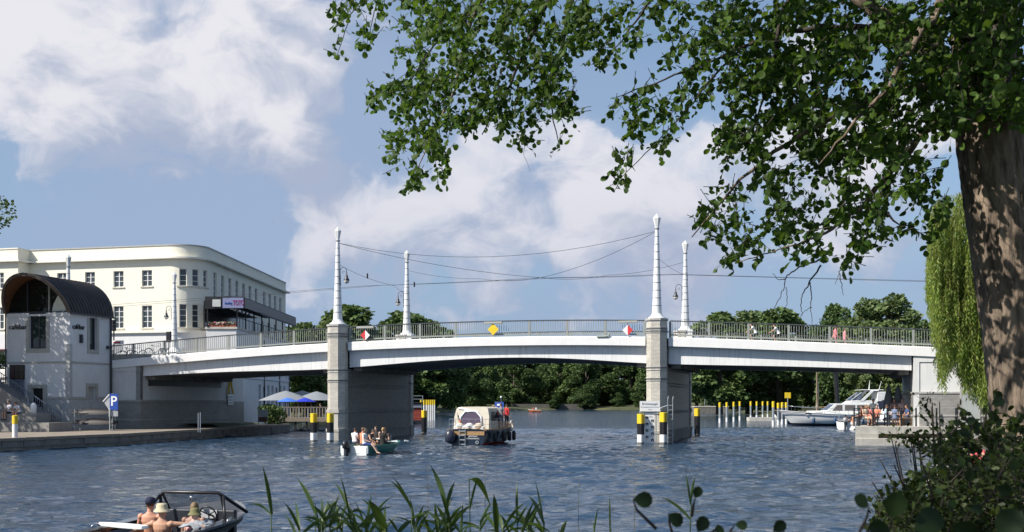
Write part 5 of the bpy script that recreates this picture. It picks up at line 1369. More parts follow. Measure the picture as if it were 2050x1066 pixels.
CYCLE = dict(pelvis=(0,-.18,1.0), chest=(0,.0,1.28), neck=(0,.11,1.47), head=(0,.17,1.61), sh=(.185,.07,1.41), el=(.24,.26,1.22), wr=(.24,.48,1.10), hip=(.09,-.16,.97), kn_l=(-.10,.22,.86), an_l=(-.10,.12,.46), kn_r=(.10,.16,.66), an_r=(.10,.0,.26))
RECLINE = dict(SIT, chest=(0,-.10,.84), neck=(0,-.14,1.05), head=(0,-.12,1.20), sh=(.185,-.13,.98), el=(.27,-.05,.72), wr=(.22,.18,.62))
LEANING = dict(SIT, chest=(0,.14,.83), neck=(0,.28,1.0), head=(0,.36,1.12), sh=(.185,.24,.95), el=(.24,.36,.72), wr=(.13,.52,.62))
def person(label, loc, rz, pose=STAND, top=(.8,.8,.8), bottom=(.05,.06,.1), skin=None, hair=(.05,.03,.02), hair_len=0.0, sleeve=.55, leg=.9, shoes=(.06,.06,.06), hat=None, height=1.0, voxel=.016, group=None, over=None, bare_top=False, glasses=False, z_is_seat=False, barefoot=False, head_turn=0.0):
    """one continuous body mesh from a posed skeleton; hair, hat and glasses are children. Faces local +y."""
    skin = skin or SKIN; P = dict(pose); P.update(over or {})
    def J(k, s):
        key = k + ('_l' if s < 0 else '_r')
        if key in P: return Vector(P[key])
        v = P[k]; return Vector((v[0]*s, v[1], v[2]))
    pel, che, nec, hea = (Vector(P[k]) for k in ('pelvis','chest','neck','head'))
    segs = []      # (a, b, kind)
    m = MB()
    def limb(a, b, r0, r1, n=10):
        a = Vector(a); b = Vector(b); d = b-a
        m.tube([a, a+d*.33, a+d*.66, b], [r0, (r0*2+r1)/3*1.04, (r0+2*r1)/3*1.02, r1], n); m.ball(a, r0, n, 6); m.ball(b, r1, n, 6)
    # torso as stacked ellipses from hips to shoulders
    up = (nec-pel); L_ = up.length; right = Vector((1,0,0))
    rows = []
    secs = [(-.20,.135,.10,pel),(-.02,.172,.118,pel),(.25,.150,.105,None),(.48,.150,.105,None),(.72,.178,.118,None),(.88,.172,.100,None),(.97,.10,.075,None),(1.03,.062,.062,None)]
    for q, rx, ry, _ in secs:
        c = pel.lerp(che, q/.6) if q < .6 else che.lerp(nec, (q-.6)/.4)
        t = ((che-pel) if q < .6 else (nec-che)).normalized(); fw = right.cross(t)*-1; fw = t.cross(right).normalized()
        rows.append([c + right*rx*math.cos(a) + fw*ry*math.sin(a) for a in [2*PI*k/16 for k in range(16)]])
    m.grid(rows, closed=True); k = len(m.v); m.f += [tuple(range(k-len(rows)*16, k-len(rows)*16+16)), tuple(range(k-16, k))]; m.m += [0,0]
    limb(nec - Vector((0,0,.03)), hea - Vector((0,.01,.05)), .056, .050)
    Hm = Matrix.Rotation(head_turn, 3, 'Z')
    m.ball(hea + Vector((0,0,.02)), (.076,.094,.108), 16, 12); m.ball(hea + Hm @ Vector((0,.025,-.055)), (.056,.066,.062), 12, 8)
    m.ball(hea + Hm @ Vector((0,.098,-.012)), (.013,.020,.026), 8, 6)
    for s in (-1, 1): m.ball(hea + Hm @ Vector((s*.078,-.005,-.005)), (.012,.02,.03), 8, 6)
    for s in (-1, 1):
        sh, el, wr, hip, kn, an = (J(k, s) for k in ('sh','el','wr','hip','kn','an'))
        limb(sh, el, .052, .041); limb(el, wr, .041, .027); m.ball(sh, .062, 10, 8)
        d = (wr-el).normalized(); palm = wr + d*.075
        side = d.cross(Vector((0,0,1))); side = side.normalized() if side.length > .1 else Vector((0,1,0)); side = (side - d*side.dot(d)).normalized(); nrm = d.cross(side)
        m.obox(wr + d*.05, (.085,.072,.026), Matrix((d, side, nrm)).transposed())
        limb(wr - d*.01, wr + d*.03, .026, .026, 8)
        for f in range(4):
            b = wr + d*.085 + side*(-.027+.018*f); l = (.062,.072,.068,.054)[f]; e = b + d*l*.55 - nrm*.008; e2 = e + d*l*.38 - nrm*.022
            m.tube([b, e, e2], [.0100,.0094,.0082], 6)
        b = wr + d*.03 + side*.034; m.tube([b, b + d*.035 + side*.026, b + d*.065 + side*.030 - nrm*.012], [.0125,.011,.009], 6)
        limb(hip, kn, .088, .056); limb(kn, an, .055, .037); m.ball(hip, .094, 10, 8)
        # calf and foot
        mid = kn.lerp(an, .3); m.ball(mid + Vector((0,-.018,0)), (.048,.054,.10), 10, 8)
        fd = Vector((0,1,0)); m.tube([an + Vector((0,-.06,-.035)), an + fd*.05 + Vector((0,0,-.035)), an + fd*.13 + Vector((0,0,-.055)), an + fd*.19 + Vector((0,0,-.062))], [.036,.042,.036,.022], 10)
        segs += [(sh, el, 'ua'), (el, wr, 'fa'), (wr, wr+d*.17, 'hand'), (hip, kn, 'th'), (kn, an, 'sh'), (an + Vector((0,-.05,-.03)), an + Vector((0,.18,-.05)), 'foot')]
    segs += [(pel - Vector((0,0,.12)), pel + (che-pel)*.12, 'hips'), (pel + (che-pel)*.2, nec - (nec-che)*.25, 'torso'), (nec, hea, 'head'), (hea, hea + Vector((0,0,.05)), 'head')]
    me = bpy.data.meshes.new('body'); me.from_pydata([tuple(v) for v in m.v], [], m.f); me.update()
    bm = bmesh.new(); bm.from_mesh(me); bmesh.ops.recalc_face_normals(bm, faces=bm.faces); bm.to_mesh(me); bm.free()
    tmp = link('tmp', me); rm = tmp.modifiers.new('r', 'REMESH'); rm.mode = 'VOXEL'; rm.voxel_size = voxel; rm.use_smooth_shade = True
    sm = tmp.modifiers.new('s', 'SMOOTH'); sm.iterations = 2; sm.factor = .5
    dg = bpy.context.evaluated_depsgraph_get(); body = bpy.data.meshes.new_from_object(tmp.evaluated_get(dg)); bpy.data.objects.remove(tmp); bpy.data.meshes.remove(me)
    n = len(body.polygons); cen = np.empty(n*3); body.polygons.foreach_get('center', cen); cen = cen.reshape(-1,3)
    best = np.full(n, 1e9); lab = np.zeros(n, int); par = np.zeros(n)
    rad = dict(ua=.05, fa=.035, hand=.03, th=.075, sh=.045, foot=.035, hips=.14, torso=.15, head=.09)
    for i, (a, b, kd) in enumerate(segs):
        a = np.array(a); b = np.array(b); ab = b-a; q = np.clip(((cen-a)@ab)/(ab@ab), 0, 1); dd = np.linalg.norm(cen - a - q[:,None]*ab, axis=1) / rad[kd]
        w = dd < best; best[w] = dd[w]; lab[w] = i; par[w] = q[w]
    mats = [skin, cloth(top), cloth(bottom), cloth(shoes)]; idx = np.zeros(n, np.int32)
    kinds = np.array([s[2] for s in segs])[lab]
    if not bare_top:
        idx[kinds == 'torso'] = 1
        idx[(kinds == 'ua') & (par < sleeve)] = 1
        if sleeve > 1: idx[(kinds == 'fa') & (par < sleeve-1)] = 1
    idx[kinds == 'hips'] = 2; idx[(kinds == 'th') & (par < leg)] = 2
    if leg > 1: idx[(kinds == 'sh') & (par < leg-1)] = 2
    if not barefoot: idx[kinds == 'foot'] = 3
    for x in mats: body.materials.append(x)
    body.polygons.foreach_set('material_index', idx)
    o = link('person', body); o.location = loc; o.rotation_euler = (0, 0, rz); o.scale = (height,)*3
    tag(o, label, 'person', group)
    # hair as a shell over the back and top of the head
    if hair is not None:
        h = MB(); rows = []
        for i in range(9):
            t = PI*(.02 + .60*i/8); row = []
            for j in range(20):
                a = 2*PI*j/20; front = max(0, math.sin(a)); tt = t*(1 - .42*front**1.5); 
                row.append(hea + Hm @ (Vector((.083*math.sin(tt)*math.cos(a), .101*math.sin(tt)*math.sin(a) - .006, .022 + .116*math.cos(tt)))))
            rows.append(row)
        if hair_len:
            last = rows[-1]; rows.append([p + Vector((0, -.015, -hair_len*(1 - .8*max(0, math.sin(2*PI*j/20))))) for j, p in enumerate(last)])
        h.grid(rows, closed=True); h.f.append(tuple(range(20))); h.m.append(0)
        h.build('hair', hair_mat(hair), o, smooth=True)
    if hat:
        kind, hc = hat[:2]; h = MB()
        c = hea + Vector((0,-.005,.045))
        if kind == 'cap':
            h.lathe([(.098,0),(.100,.03),(.090,.075),(.055,.105),(.001,.115)], 18, c, cap=False)
            pts = [Vector((.075*math.cos(a), (.09+.085*math.sin(a)) * -1 if False else .075+.085*math.sin(a), .012)) for a in [PI*k/8 for k in range(9)]]
            sgn = -1 if len(hat) > 2 and hat[2] == 'back' else 1
        else:
            h.lathe([(.152,-.050),(.128,-.015),(.102,.01),(.098,.06),(.084,.095),(.001,.103)], 20, c, cap=False); pts = None
        ho = h.build('hat', cloth(hc), o, smooth=True)
        if kind == 'cap':
            sgn = -1 if len(hat) > 2 and hat[2] == 'back' else 1
            b = MB(); b.prism([(p.x, p.y) for p in pts], 0, .008, f=lambda x, y, z: (hea.x + x, hea.y + sgn*y, hea.z + .05 + z - abs(x)*.12)); b.build('brim', cloth(hc), ho)
    if glasses:
        g = MB(); g.obox(hea + Vector((-.033,.092,.02)), (.05,.012,.035)); g.obox(hea + Vector((.033,.092,.02)), (.05,.012,.035)); g.build('sunglasses', BLACK, o)
    else:
        g = MB()
        for s in (-1,1): g.ball(hea + Hm @ Vector((s*.030,.088,.016)), (.012,.008,.007), 8, 6)
        g.build('eyes', BLACK, o); g = MB(); g.ball(hea + Hm @ Vector((0,.086,-.058)), (.022,.008,.006), 8, 6); g.build('mouth', M('lips', (.32,.10,.09), .5), o)
    return o

# ------------------------------------------------------------------ bicycle
def bicycle(label, loc, rz, frame=(.03,.05,.12), group=None, tilt=0.0):
    """runs along local +y"""
    o = thing('bicycle', label, 'bicycle', loc, rz, group); o.rotation_euler = (0, tilt, rz)
    fm = M('bike_paint', frame, .3, .05, 4); 
    for y in (-.52, .54):
        w = link('wheel', None, o); w.location = (0, y, .34)
        MB().tube([(0,.325*math.cos(a),.325*math.sin(a)) for a in [2*PI*k/24 for k in range(25)]], .019, 6, cap=False).build('tyre', BLACK_RUB, w, smooth=True)
        MB().tube([(0,.30*math.cos(a),.30*math.sin(a)) for a in [2*PI*k/24 for k in range(25)]], .010, 5, cap=False).build('rim', CHROME, w, smooth=True)
        s = MB()
        for k in range(12): a = 2*PI*k/12; s.bar((0,0,0), (0,.30*math.cos(a),.30*math.sin(a)), .004)
        s.tube([(-.04,0,0),(.04,0,0)], .022, 8); s.build('spokes', CHROME, w)
    m = MB(); bb = (0,-.06,.30); seat = (0,-.2,.82); head = (0,.40,.84); hd = (0,.44,.66)
    for a, b, r in ((bb,seat,.017),(bb,hd,.020),(seat,head,.016),(head,hd,.02),(hd,(0,.54,.34),.014),((0,-.19,.76),(0,-.52,.34),.011),(bb,(0,-.52,.34),.012),(head,(0,.37,1.0),.014)): m.tube([a,b], r, 8)
    m.build('frame', fm, o, smooth=True)
    m = MB(); m.tube([(-.28,.26,1.03),(-.2,.33,1.03),(0,.38,1.01),(.2,.33,1.03),(.28,.26,1.03)], .012, 6); m.build('handlebar', CHROME, o, smooth=True)
    m = MB(); m.ball((0,-.23,.90), (.075,.13,.035), 10, 6); m.tube([(0,-.2,.82),(0,-.215,.89)], .013, 6); m.build('saddle', BLACK_RUB, o, smooth=True)
    m = MB(); m.lathe([(.085,-.006),(.09,0),(.085,.006)], 16, (.03,-.06,.30), mat=Matrix.Rotation(R(90),3,'Y')); m.bar((.05,-.06,.30),(.05,.08,.22),.018); m.bar((-.05,-.06,.30),(-.05,-.2,.38),.018); m.box(.05,.13,.06,.12,.20,.22); m.box(-.13,-.05,-.22,-.16,.37,.39); m.build('crank', CHROME, o)
    m = MB(); m.tube([(0, -.52+.36*math.cos(a), .34+.36*math.sin(a)) for a in [R(20)+k*R(14) for k in range(11)]], .012, 5); m.build('mudguard', fm, o, smooth=True)
    return o
# ------------------------------------------------------------------ boats
def hull(parent, name, L, B, free, bow, mat, mat2=None, stern_w=.86, draft=.25, rake=.5, flare=.16, n=16, boot=None, boot_z=.12, sheer=.0, sole=None):
    """hull along local +y (bow), stern at y = 0; returns half beam and sheer functions"""
    def hb(q): return B/2 * (stern_w + (1-stern_w)*math.sin(PI*min(1, q/.45)/2)) * (1 if q < .45 else max(0.0, 1-((q-.45)/.55)**2.3)**.85)
    def top(q): return free + bow*q**2.2 + sheer*(1-q)**2
    m = MB(); rows = []
    for i in range(n+1):
        q = i/n; h = max(hb(q), .012); t = top(q); y = L*q
        yb = lambda f: y - rake*(1-f)*max(0, (q-.55)/.45)**1.5
        row = []
        for (f, wz) in ((1, 1), (.62, .985-flare*.35*q), (.2, .93-flare*q), (-.35, .62-.35*q), (-1, .02)):
            z = t*f if f >= 0 else draft*f
            row.append((h*wz, yb(max(0, f)), z))
        rows.append([(-x, yy, z) for x, yy, z in row] + [(x, yy, z) for x, yy, z in row[::-1]])
    k = len(rows[0]); m.grid(rows)
    m.f.append(tuple(range(k))); m.m.append(0)
    if boot is not None:
        for fi, f in enumerate(m.f):
            if np.mean([m.v[i][2] for i in f]) < boot_z: m.m[fi] = 1
    mats = [mat] + ([boot] if boot is not None else [])
    o = m.build(name, mats, parent, angle=40)
    return hb, top, L
def gunwale(parent, hb, top, L, mat, w=.05, h=.05, name='gunwale', n=24, inset=0.0):
    for s in (-1, 1):
        m = MB(); rows = []
        for i in range(n+1):
            q = i/n; x = s*max(hb(q)-inset, .012); z = top(q); y = L*q
            rows.append([(x+s*w*.5,y,z-h*.3),(x+s*w*.5,y,z+h),(x-s*w,y,z+h),(x-s*w,y,z-h*.3)])
        m.grid(rows, closed=True); m.f += [(0,1,2,3)]; m.m += [0]; m.build(name, mat, parent, angle=40)
def deck_plate(parent, hb, top, L, q0, q1, mat, name='deck', dz=.0, n=14, camber=.04, inset=.03):
    m = MB(); rows = []
    for i in range(n+1):
        q = q0+(q1-q0)*i/n; h = max(hb(q)-inset, .01); rows.append([(x*h, L*q, top(q)+dz+camber*(1-x*x)) for x in (-1,-.6,-.2,.2,.6,1)])
    m.grid(rows); return m.build(name, mat, parent, smooth=True)
def outboard(parent, x, y, z, mat=BLACK, name='outboard_motor', s=1.0, band=None):
    o = link(name, None, parent); o.location = (x, y, z); o.scale = (s,)*3
    m = MB(); m.lathe([(.10,.0),(.17,.05),(.185,.22),(.16,.38),(.09,.44),(.001,.45)], 14, (0,-.12,.10)); c = m.build('cowling', mat, o, smooth=True); c.scale = (1,1.35,1); c.location = (0,.05,0)
    m = MB(); m.box(-.07,.07,-.22,-.02,-.75,.14); m.tube([(0,-.32,-.72),(0,.06,-.72)], [.05,.07], 10); m.box(-.13,.13,-.40,-.02,-.50,-.47); m.build('leg', DARK_METAL, o, bevel=.02)
    m = MB(); m.box(-.13,.13,-.03,.10,-.10,.16); m.build('clamp', DARK_METAL, o)
    if band:
        m = MB(); m.box(-.03,.03,-.30,-.29,.26,.36); m.build('badge', band, o)
    return o
def boat(name, label, bow_or_stern, rz, group=None): return thing(name, label, 'boat', bow_or_stern, rz, group)

# ---- black speedboat, lower left, heading away to the right; y axis = heading
HD = R(-13)
SB = boat('speedboat', 'black open speedboat with windscreen arch in the lower left, heading away', (-6.75, 19.7, 0), HD)
def speedboat():
    blk = M('black_gelcoat', (.012,.013,.018), .16, .05, 2, coat=.5)
    hb, top, L = hull(SB, 'hull', 4.75, 1.95, .42, .26, blk, stern_w=.92, rake=.75, flare=.30, n=22)
    gunwale(SB, hb, top, L, blk, .16, .035, 'side_deck'); gunwale(SB, hb, lambda q: top(q)-.10, L, BLACK_RUB, .02, .05, 'rub_strip', inset=-.02)
    deck_plate(SB, hb, top, L, .70, 1.0, M('dark_deck', (.10,.105,.115), .35, .1, 5), 'foredeck', .036, camber=.06, inset=.05)
    deck_plate(SB, hb, lambda q: .04, L, .0, .74, M('cockpit_floor', (.08,.085,.09), .7), 'cockpit_floor', 0, camber=0, inset=.12)
    m = MB(); m.box(-.80,.80,3.22,3.34,.14,.66); m.build('dashboard', DARK_METAL, SB, bevel=.02)
    MB().box(.10,.45,3.20,3.235,.50,.66).build('instrument_panel', M('pale_panel_grey', (.5,.52,.54), .4), SB)
    # windscreen arch: frame tubes and glass
    y0, zt = 3.05, 1.00
    pts = [(-.90,3.55,.60),(-.66,y0+.02,zt-.07),(-.56,y0-.02,zt),(.56,y0-.02,zt),(.66,y0+.02,zt-.07),(.90,3.55,.60)]
    MB().tube(pts, .034, 8).build('windscreen_frame', BLACK, SB, smooth=True)
    for s in (-1,1):
        MB().tube([(s*.60,y0,zt-.02),(s*.56,3.32,.56)], .028, 6).build('windscreen_post', BLACK, SB, smooth=True)
        MB().tube([(s*.84,2.75,.48),(s*.66,y0,zt-.06)], .026, 6).build('windscreen_strut', BLACK, SB, smooth=True)
        MB().add([(s*.90,3.55,.60),(s*.66,y0+.02,zt-.07),(s*.58,3.32,.58)], [(0,1,2)]).build('side_glass', GLASS_CLEAR, SB)
    MB().add([(-.56,y0,zt-.03),(.56,y0,zt-.03),(.55,3.34,.60),(-.55,3.34,.60)], [(0,1,2,3)]).build('front_glass', GLASS_CLEAR, SB)
    m = MB(); m.tube([(.36+.17*math.cos(a), 3.02-.05*math.sin(a), .58+.16*math.sin(a)) for a in [2*PI*k/20 for k in range(21)]], .014, 6, cap=False)
    for k in range(3): a = 2*PI*k/3+.5; m.bar((.36,3.05,.58),(.36+.16*math.cos(a),3.02-.05*math.sin(a),.58+.15*math.sin(a)),.02)
    m.bar((.36,3.05,.58),(.36,3.22,.55),.03); m.build('steering_wheel', BLACK, SB, smooth=True)
    seat = M('seat_white', (.7,.7,.7), .5, .05)
    MB().box(-.75,.75,.62,1.05,.14,.44).build('bench', seat, SB, bevel=.04); MB().box(-.75,.75,1.65,2.6,.045,.08).build('bench', M('seat_dark', (.03,.03,.035), .5), SB, bevel=.04)
    MB().box(-.75,.75,.50,.62,.14,.47).build('bench_back', M('seat_dark2', (.03,.03,.035), .5), SB, bevel=.04)
    MB().box(-.7,.7,-.45,.0,.10,.16).build('swim_platform', DARK_METAL, SB, bevel=.02)
    for s, y in ((1,2.6),(-1,1.2)): MB().tube([(s*.95,y,.50),(s*.95,y+.08,.56),(s*.95,y+.2,.56),(s*.95,y+.28,.50)], .012, 6).build('cleat', CHROME, SB, smooth=True)
    MB().lathe([(.001,-.05),(.04,-.03),(.05,.02),(.03,.05),(.001,.055)], 10, (.02,y0-.02,zt-.11)).build('horn', CHROME, SB, smooth=True)
speedboat()
sbp = lambda x, y, z: Vector((-6.75, 19.7, 0)) + Matrix.Rotation(HD, 3, 'Z') @ Vector((x, y, z))
# things in the speedboat
o = thing('paddle_board', 'white long paddle board lying across the port side of the speedboat', 'board', sbp(-.42, 1.35, .50), HD + R(70)); o.scale = (.8, .62, 1)
MB().prism([(-.10,-.95),(.10,-.95),(.16,-.6),(.18,-.1),(.13,.75),(0,1.05),(-.13,.75),(-.18,-.1),(-.16,-.6)], 0, .06).build('board', M('board_white', (.8,.8,.79), .4, .04), o, bevel=.02)
o = thing('towel', 'crumpled grey patterned towel over the starboard edge of the speedboat', 'towel', sbp(.70, 2.0, .47), HD)
rr = random.Random(4); m = MB(); m.grid([[(x*.07-.14 + rr.uniform(-.02,.02), y*.085-.45, .03+rr.uniform(0,.08)-.05*(x > 3)) for x in range(6)] for y in range(11)]); t = m.build('cloth', M('towel_grey', (.34,.36,.38), .9, .5, 18), o, smooth=True)
sol = t.modifiers.new('thickness', 'SOLIDIFY'); sol.thickness = .02
SEATZ = -.44
person('shirtless man in a dark blue cap at the port side of the speedboat', sbp(-.40, 2.35, SEATZ+.10), HD + R(6), RECLINE, bare_top=True, skin=SKIN_RED, bottom=(.05,.06,.12), hair=(.06,.035,.02), hat=('cap', (.012,.016,.05), 'back'), voxel=.011, height=.97, barefoot=True)
person('shirtless man in a beige bucket hat spreading his arms in the speedboat', sbp(.14, 1.85, SEATZ), HD + R(-4), RECLINE, bare_top=True, skin=SKIN, bottom=(.12,.13,.16), hair=(.08,.05,.03), hat=('hat', (.52,.45,.30)), voxel=.011, barefoot=True,
       over=dict(el_l=(-.42,-.24,.88), wr_l=(-.62,-.42,.74), el_r=(.44,.02,.96), wr_r=(.68,.12,.92)))
person('tattooed passenger half hidden between the two men in the speedboat', sbp(.16, 2.85, SEATZ), HD + R(10), SIT, bare_top=True, skin=skin_of((.34,.20,.15)), bottom=(.03,.03,.03), hair=(.20,.13,.06), voxel=.012, barefoot=True, height=.94)
person('child in an olive bucket hat and pink top in the speedboat', sbp(.50, 2.20, SEATZ+.08), HD + R(-8), SIT, top=(.72,.36,.38), sleeve=.05, skin=SKIN_PALE, bottom=(.6,.3,.33), hair=(.25,.16,.08), hat=('hat', (.17,.16,.07)), voxel=.011, height=.84, barefoot=True)
FOAM.extend([(-4.9, 24.3, 1.4, .5, R(65), .9), (-5.9, 22.6, 2.0, .35, R(65), .8)])

# ---- green and white dinghy with a party aboard
DH = R(-25)
D0 = at_z(709, 913, 0); DG = boat('motor_dinghy', 'green and white motor dinghy crowded with passengers in front of the left pier', D0, DH)
def dinghy():
    g = M('teal_gelcoat', (.02,.17,.13), .3, .08, 3, coat=.3); w = M('dinghy_white', (.66,.68,.66), .35, .05)
    hb, top, L = hull(DG, 'hull', 4.3, 1.75, .46, .16, g, stern_w=.90, rake=.5, boot=w, boot_z=.10, n=18)
    gunwale(DG, hb, top, L, g, .10, .05); deck_plate(DG, hb, lambda q: .16, L, 0, .9, w, 'floor', camber=0, inset=.08); deck_plate(DG, hb, top, L, .80, 1, w, 'foredeck', .02)
    for y in (.35, 1.5, 2.7): MB().box(-.72,.72,y,y+.34,.17,.46).build('thwart', w, DG, bevel=.02)
    MB().box(-.80,.80,-.02,.10,.12,.50).build('transom', w, DG)
    for x in (-.55,.55): MB().box(x-.2, x+.2, -.05, -.022, .02, .44).build('stern_pad', w, DG)
    outboard(DG, -.32, -.16, .26, BLACK, s=.95, band=WHITE)
    m = MB(); m.tube([(.3,3.1,.5),(.3,3.1,1.0)], .02, 6); m.build('console_post', CHROME, DG)
    MB().box(-.5,.5,2.1,2.5,.78,.83).build('table_top', w, DG, bevel=.01); MB().tube([(0,2.3,.16),(0,2.3,.78)], .03, 8).build('table_leg', CHROME, DG)
    MB().tube([(.62,4.0,.66),(.75,4.15,.6)], .05, 8).build('rope', w, DG)
dinghy()
dgp = lambda x, y, z: D0 + Matrix.Rotation(DH, 3, 'Z') @ Vector((x, y, z))
GP = 'passengers of the green dinghy'
person('man in a white T-shirt standing at the back of the green dinghy, seen from behind', dgp(-.60, 1.0, .22), R(-30), SIT, top=(.8,.8,.8), bottom=(.10,.11,.14), hair=(.05,.03,.02), voxel=.016, group=GP, height=.86)
person('person in an orange top sitting in the green dinghy', dgp(-.10, .95, .05), R(-55), SIT, top=(.72,.24,.12), sleeve=.1, bottom=(.10,.08,.08), hair=(.14,.07,.03), voxel=.016, group=GP, skin=SKIN_RED, height=1.02)
person('bare-armed person in dark top leaning on the dinghy table', dgp(-.45, 2.0, .06), R(-120), LEANING, top=(.06,.05,.05), sleeve=.05, bottom=(.04,.04,.05), hair=(.03,.02,.015), voxel=.016, group=GP)
person('long-haired woman in a black sleeveless top facing back in the dinghy', dgp(-.30, 2.65, .10), R(150), SIT, top=(.02,.02,.02), sleeve=.0, bottom=(.03,.03,.04), hair=(.06,.03,.018), hair_len=.22, voxel=.016, group=GP, skin=SKIN_PALE)
person('brown-haired person partly hidden behind the dinghy table', dgp(.15, 2.75, .02), R(170), SIT, top=(.10,.07,.06), bottom=(.04,.04,.05), hair=(.16,.07,.03), voxel=.016, group=GP)
person('blond person in black sitting with the back turned at the front of the dinghy', dgp(.50, 1.95, .05), R(-40), SIT, top=(.012,.012,.013), sleeve=.9, bottom=(.02,.02,.022), hair=(.42,.26,.10), voxel=.016, group=GP)
person('woman in white top and blue shorts dangling a leg over the dinghy side', dgp(.35, .45, .06), R(-105), SIT, top=(.76,.70,.70), sleeve=.4, bottom=(.02,.05,.20), hair=(.07,.04,.025), hair_len=.16, voxel=.016, group=GP, skin=SKIN_PALE, barefoot=True,
       over=dict(kn_l=(-.12,.45,.50), an_l=(-.14,.66,.10), kn_r=(.14,.45,.52), an_r=(.16,.72,.14)))
FOAM.extend([(D0.x-.6, D0.y-1.4, 1.7, .7, DH+R(90), .9), (D0.x+2.4, D0.y-.4, 1.6, .35, DH+R(90), .7), (D0.x+3.4, D0.y+2.6, 2.0, .5, R(8), .6), (D0.x-2.2, D0.y-3.0, 2.5, .8, DH+R(90), .45)])

# ---- cabin cruiser heading through the arch
C0 = at_z(934, 893, 0); CH = R(-15); CR = boat('cabin_cruiser', 'dark blue cabin cruiser with cream canvas cockpit heading under the main arch', C0, CH)
def cruiser():
    navy = M('navy_hull', (.012,.020,.038), .28, .1, 1.5, coat=.3); redb = M('red_boot_stripe', (.42,.035,.025), .5, .1)
    hb, top, L = hull(CR, 'hull', 8.8, 2.9, .92, .42, navy, stern_w=.84, draft=.4, rake=.8, boot=redb, boot_z=.10, n=22, sheer=.06)
    gunwale(CR, hb, top, L, WOOD, .14, .05, 'wooden_rail'); deck_plate(CR, hb, top, L, 0, 1, M('deck_tan', (.34,.26,.17), .7, .12, 4), 'deck', .03, camber=.05)
    MB().box(-1.16,1.16,-.05,.04,.66,.90).build('transom_band', WOOD, CR)
    w = GELCOAT
    def shell(y0, y1, w0, w1, z0, z1, mat, name, taper=.86, n=8, tilt0=0.0, tilt1=0.0):
        m = MB(); rows = []
        for y, hw, tl in ((y0,w0,tilt0),(y1,w1,tilt1)):
            sec = [(-hw,z0),(-hw*.985,z0+(z1-z0)*.55)] + [(-hw*taper*math.cos(a), z1-.22+.22*math.sin(a)) for a in [PI*k/n*.5 for k in range(n//2+1)]][0:] 
            sec = sec + [(-x, z) for x, z in sec[::-1]]
            rows.append([(x, y + tl*(z-z0)/(z1-z0), z) for x, z in sec])
        m.grid(rows); k = len(rows[0]); m.f += [tuple(range(k)), tuple(range(k, 2*k))]; m.m += [0,0]
        return m.build(name, mat, CR, angle=35)
    shell(.95, 4.1, 1.16, 1.14, .96, 2.48, CREAM_CANVAS, 'cockpit_canvas', .90, tilt0=.28, tilt1=.0)
    shell(4.12, 7.2, 1.08, .72, .98, 1.72, w, 'cabin', .92, tilt1=-.5)
    MB().add([(-.98,4.10,1.74),(.98,4.10,1.74),(.90,3.75,2.36),(-.90,3.75,2.36)], [(0,1,2,3)]).build('windscreen', GLASS, CR)
    # white framed aft window in the canvas
    fw = WHITE
    pts = [(-.78,1.30),(-.72,1.78),(-.45,2.12),(.25,2.16),(.62,1.80),(.70,1.30)]
    ym = lambda z: .95 + .28*(z-.96)/1.52 - .03
    MB().tube([(x, ym(z), z) for x, z in pts], .065, 8).build('aft_window_frame', fw, CR, smooth=True)
    MB().tube([(-.90,ym(2.3),2.34),(-.2,ym(2.2),2.22),(.45,ym(2.05),2.02)], .05, 8).build('canvas_boom', fw, CR, smooth=True)
    m = MB(); m.add([(x, ym(z)+.01, z) for x, z in pts], [tuple(range(len(pts)))]); m.build('aft_window', M_glass('aft_glass', (.08,.06,.09), .08), CR)
    for s in (-1, 1): MB().add([(s*1.168,1.5,1.55),(s*1.16,3.5,1.55),(s*1.10,3.4,2.1),(s*1.11,1.75,2.1)], [(0,1,2,3)]).build('side_window', M_glass('canvas_window', (.03,.03,.035), .1), CR)
    for x in (-.65,.0,.6): MB().ball((x,.62,1.20), (.28,.20,.22), 10, 8).build('cushion', w if x < .3 else M('cushion_cream', (.62,.50,.40), .8), CR, smooth=True)
    MB().box(-1.0,.95,.5,.85,.97,1.2).build('aft_bench', w, CR, bevel=.04)
    # railing of thin tubes round the stern and sides
    rail = []
    q = lambda y: (hb(y/L)-.06, top(y/L))
    ys = [0.1, 1.0, 2.2, 3.6, 5.0, 6.4, 7.6, 8.5]
    for s in (-1, 1):
        line = [(s*q(y)[0], y, q(y)[1]+.68) for y in ys]; line2 = [(s*q(y)[0], y, q(y)[1]+.36) for y in ys]
        MB().tube(line, .014, 6).build('rail', CHROME, CR, smooth=True); MB().tube(line2, .009, 5).build('rail', CHROME, CR, smooth=True)
        for y in ys: MB().tube([(s*q(y)[0], y, q(y)[1]), (s*q(y)[0], y, q(y)[1]+.68)], .012, 5).build('stanchion', CHROME, CR)
    for z in (.68,.36): MB().tube([(-q(.1)[0],.1,q(.1)[1]+z),(q(.1)[0],.1,q(.1)[1]+z)], .014, 6).build('rail', CHROME, CR)
    for x in (-.75,-.35,.1,.55): MB().tube([(x,.1,.98),(x,.1,1.66)], .012, 5).build('stanchion', CHROME, CR)
    # ladder, lettering and round fitting on the transom
    ld = link('ladder', None, CR)
    for x in (-.44,-.05): MB().tube([(x,-.10,1.02),(x,-.14,.02)], .022, 6).build('ladder_rail', STEEL, ld)
    for z in (.10,.38,.66,.92): MB().box(-.44,-.05,-.15,-.10,z-.03,z+.03).build('rung', STEEL, ld)
    text('JANUS', CR, (.42, -.025, .62), (R(90),0,0), .20, WHITE, extrude=.005); text('BRANDENBURG', CR, (.42, -.025, .45), (R(90),0,0), .115, WHITE, extrude=.005)
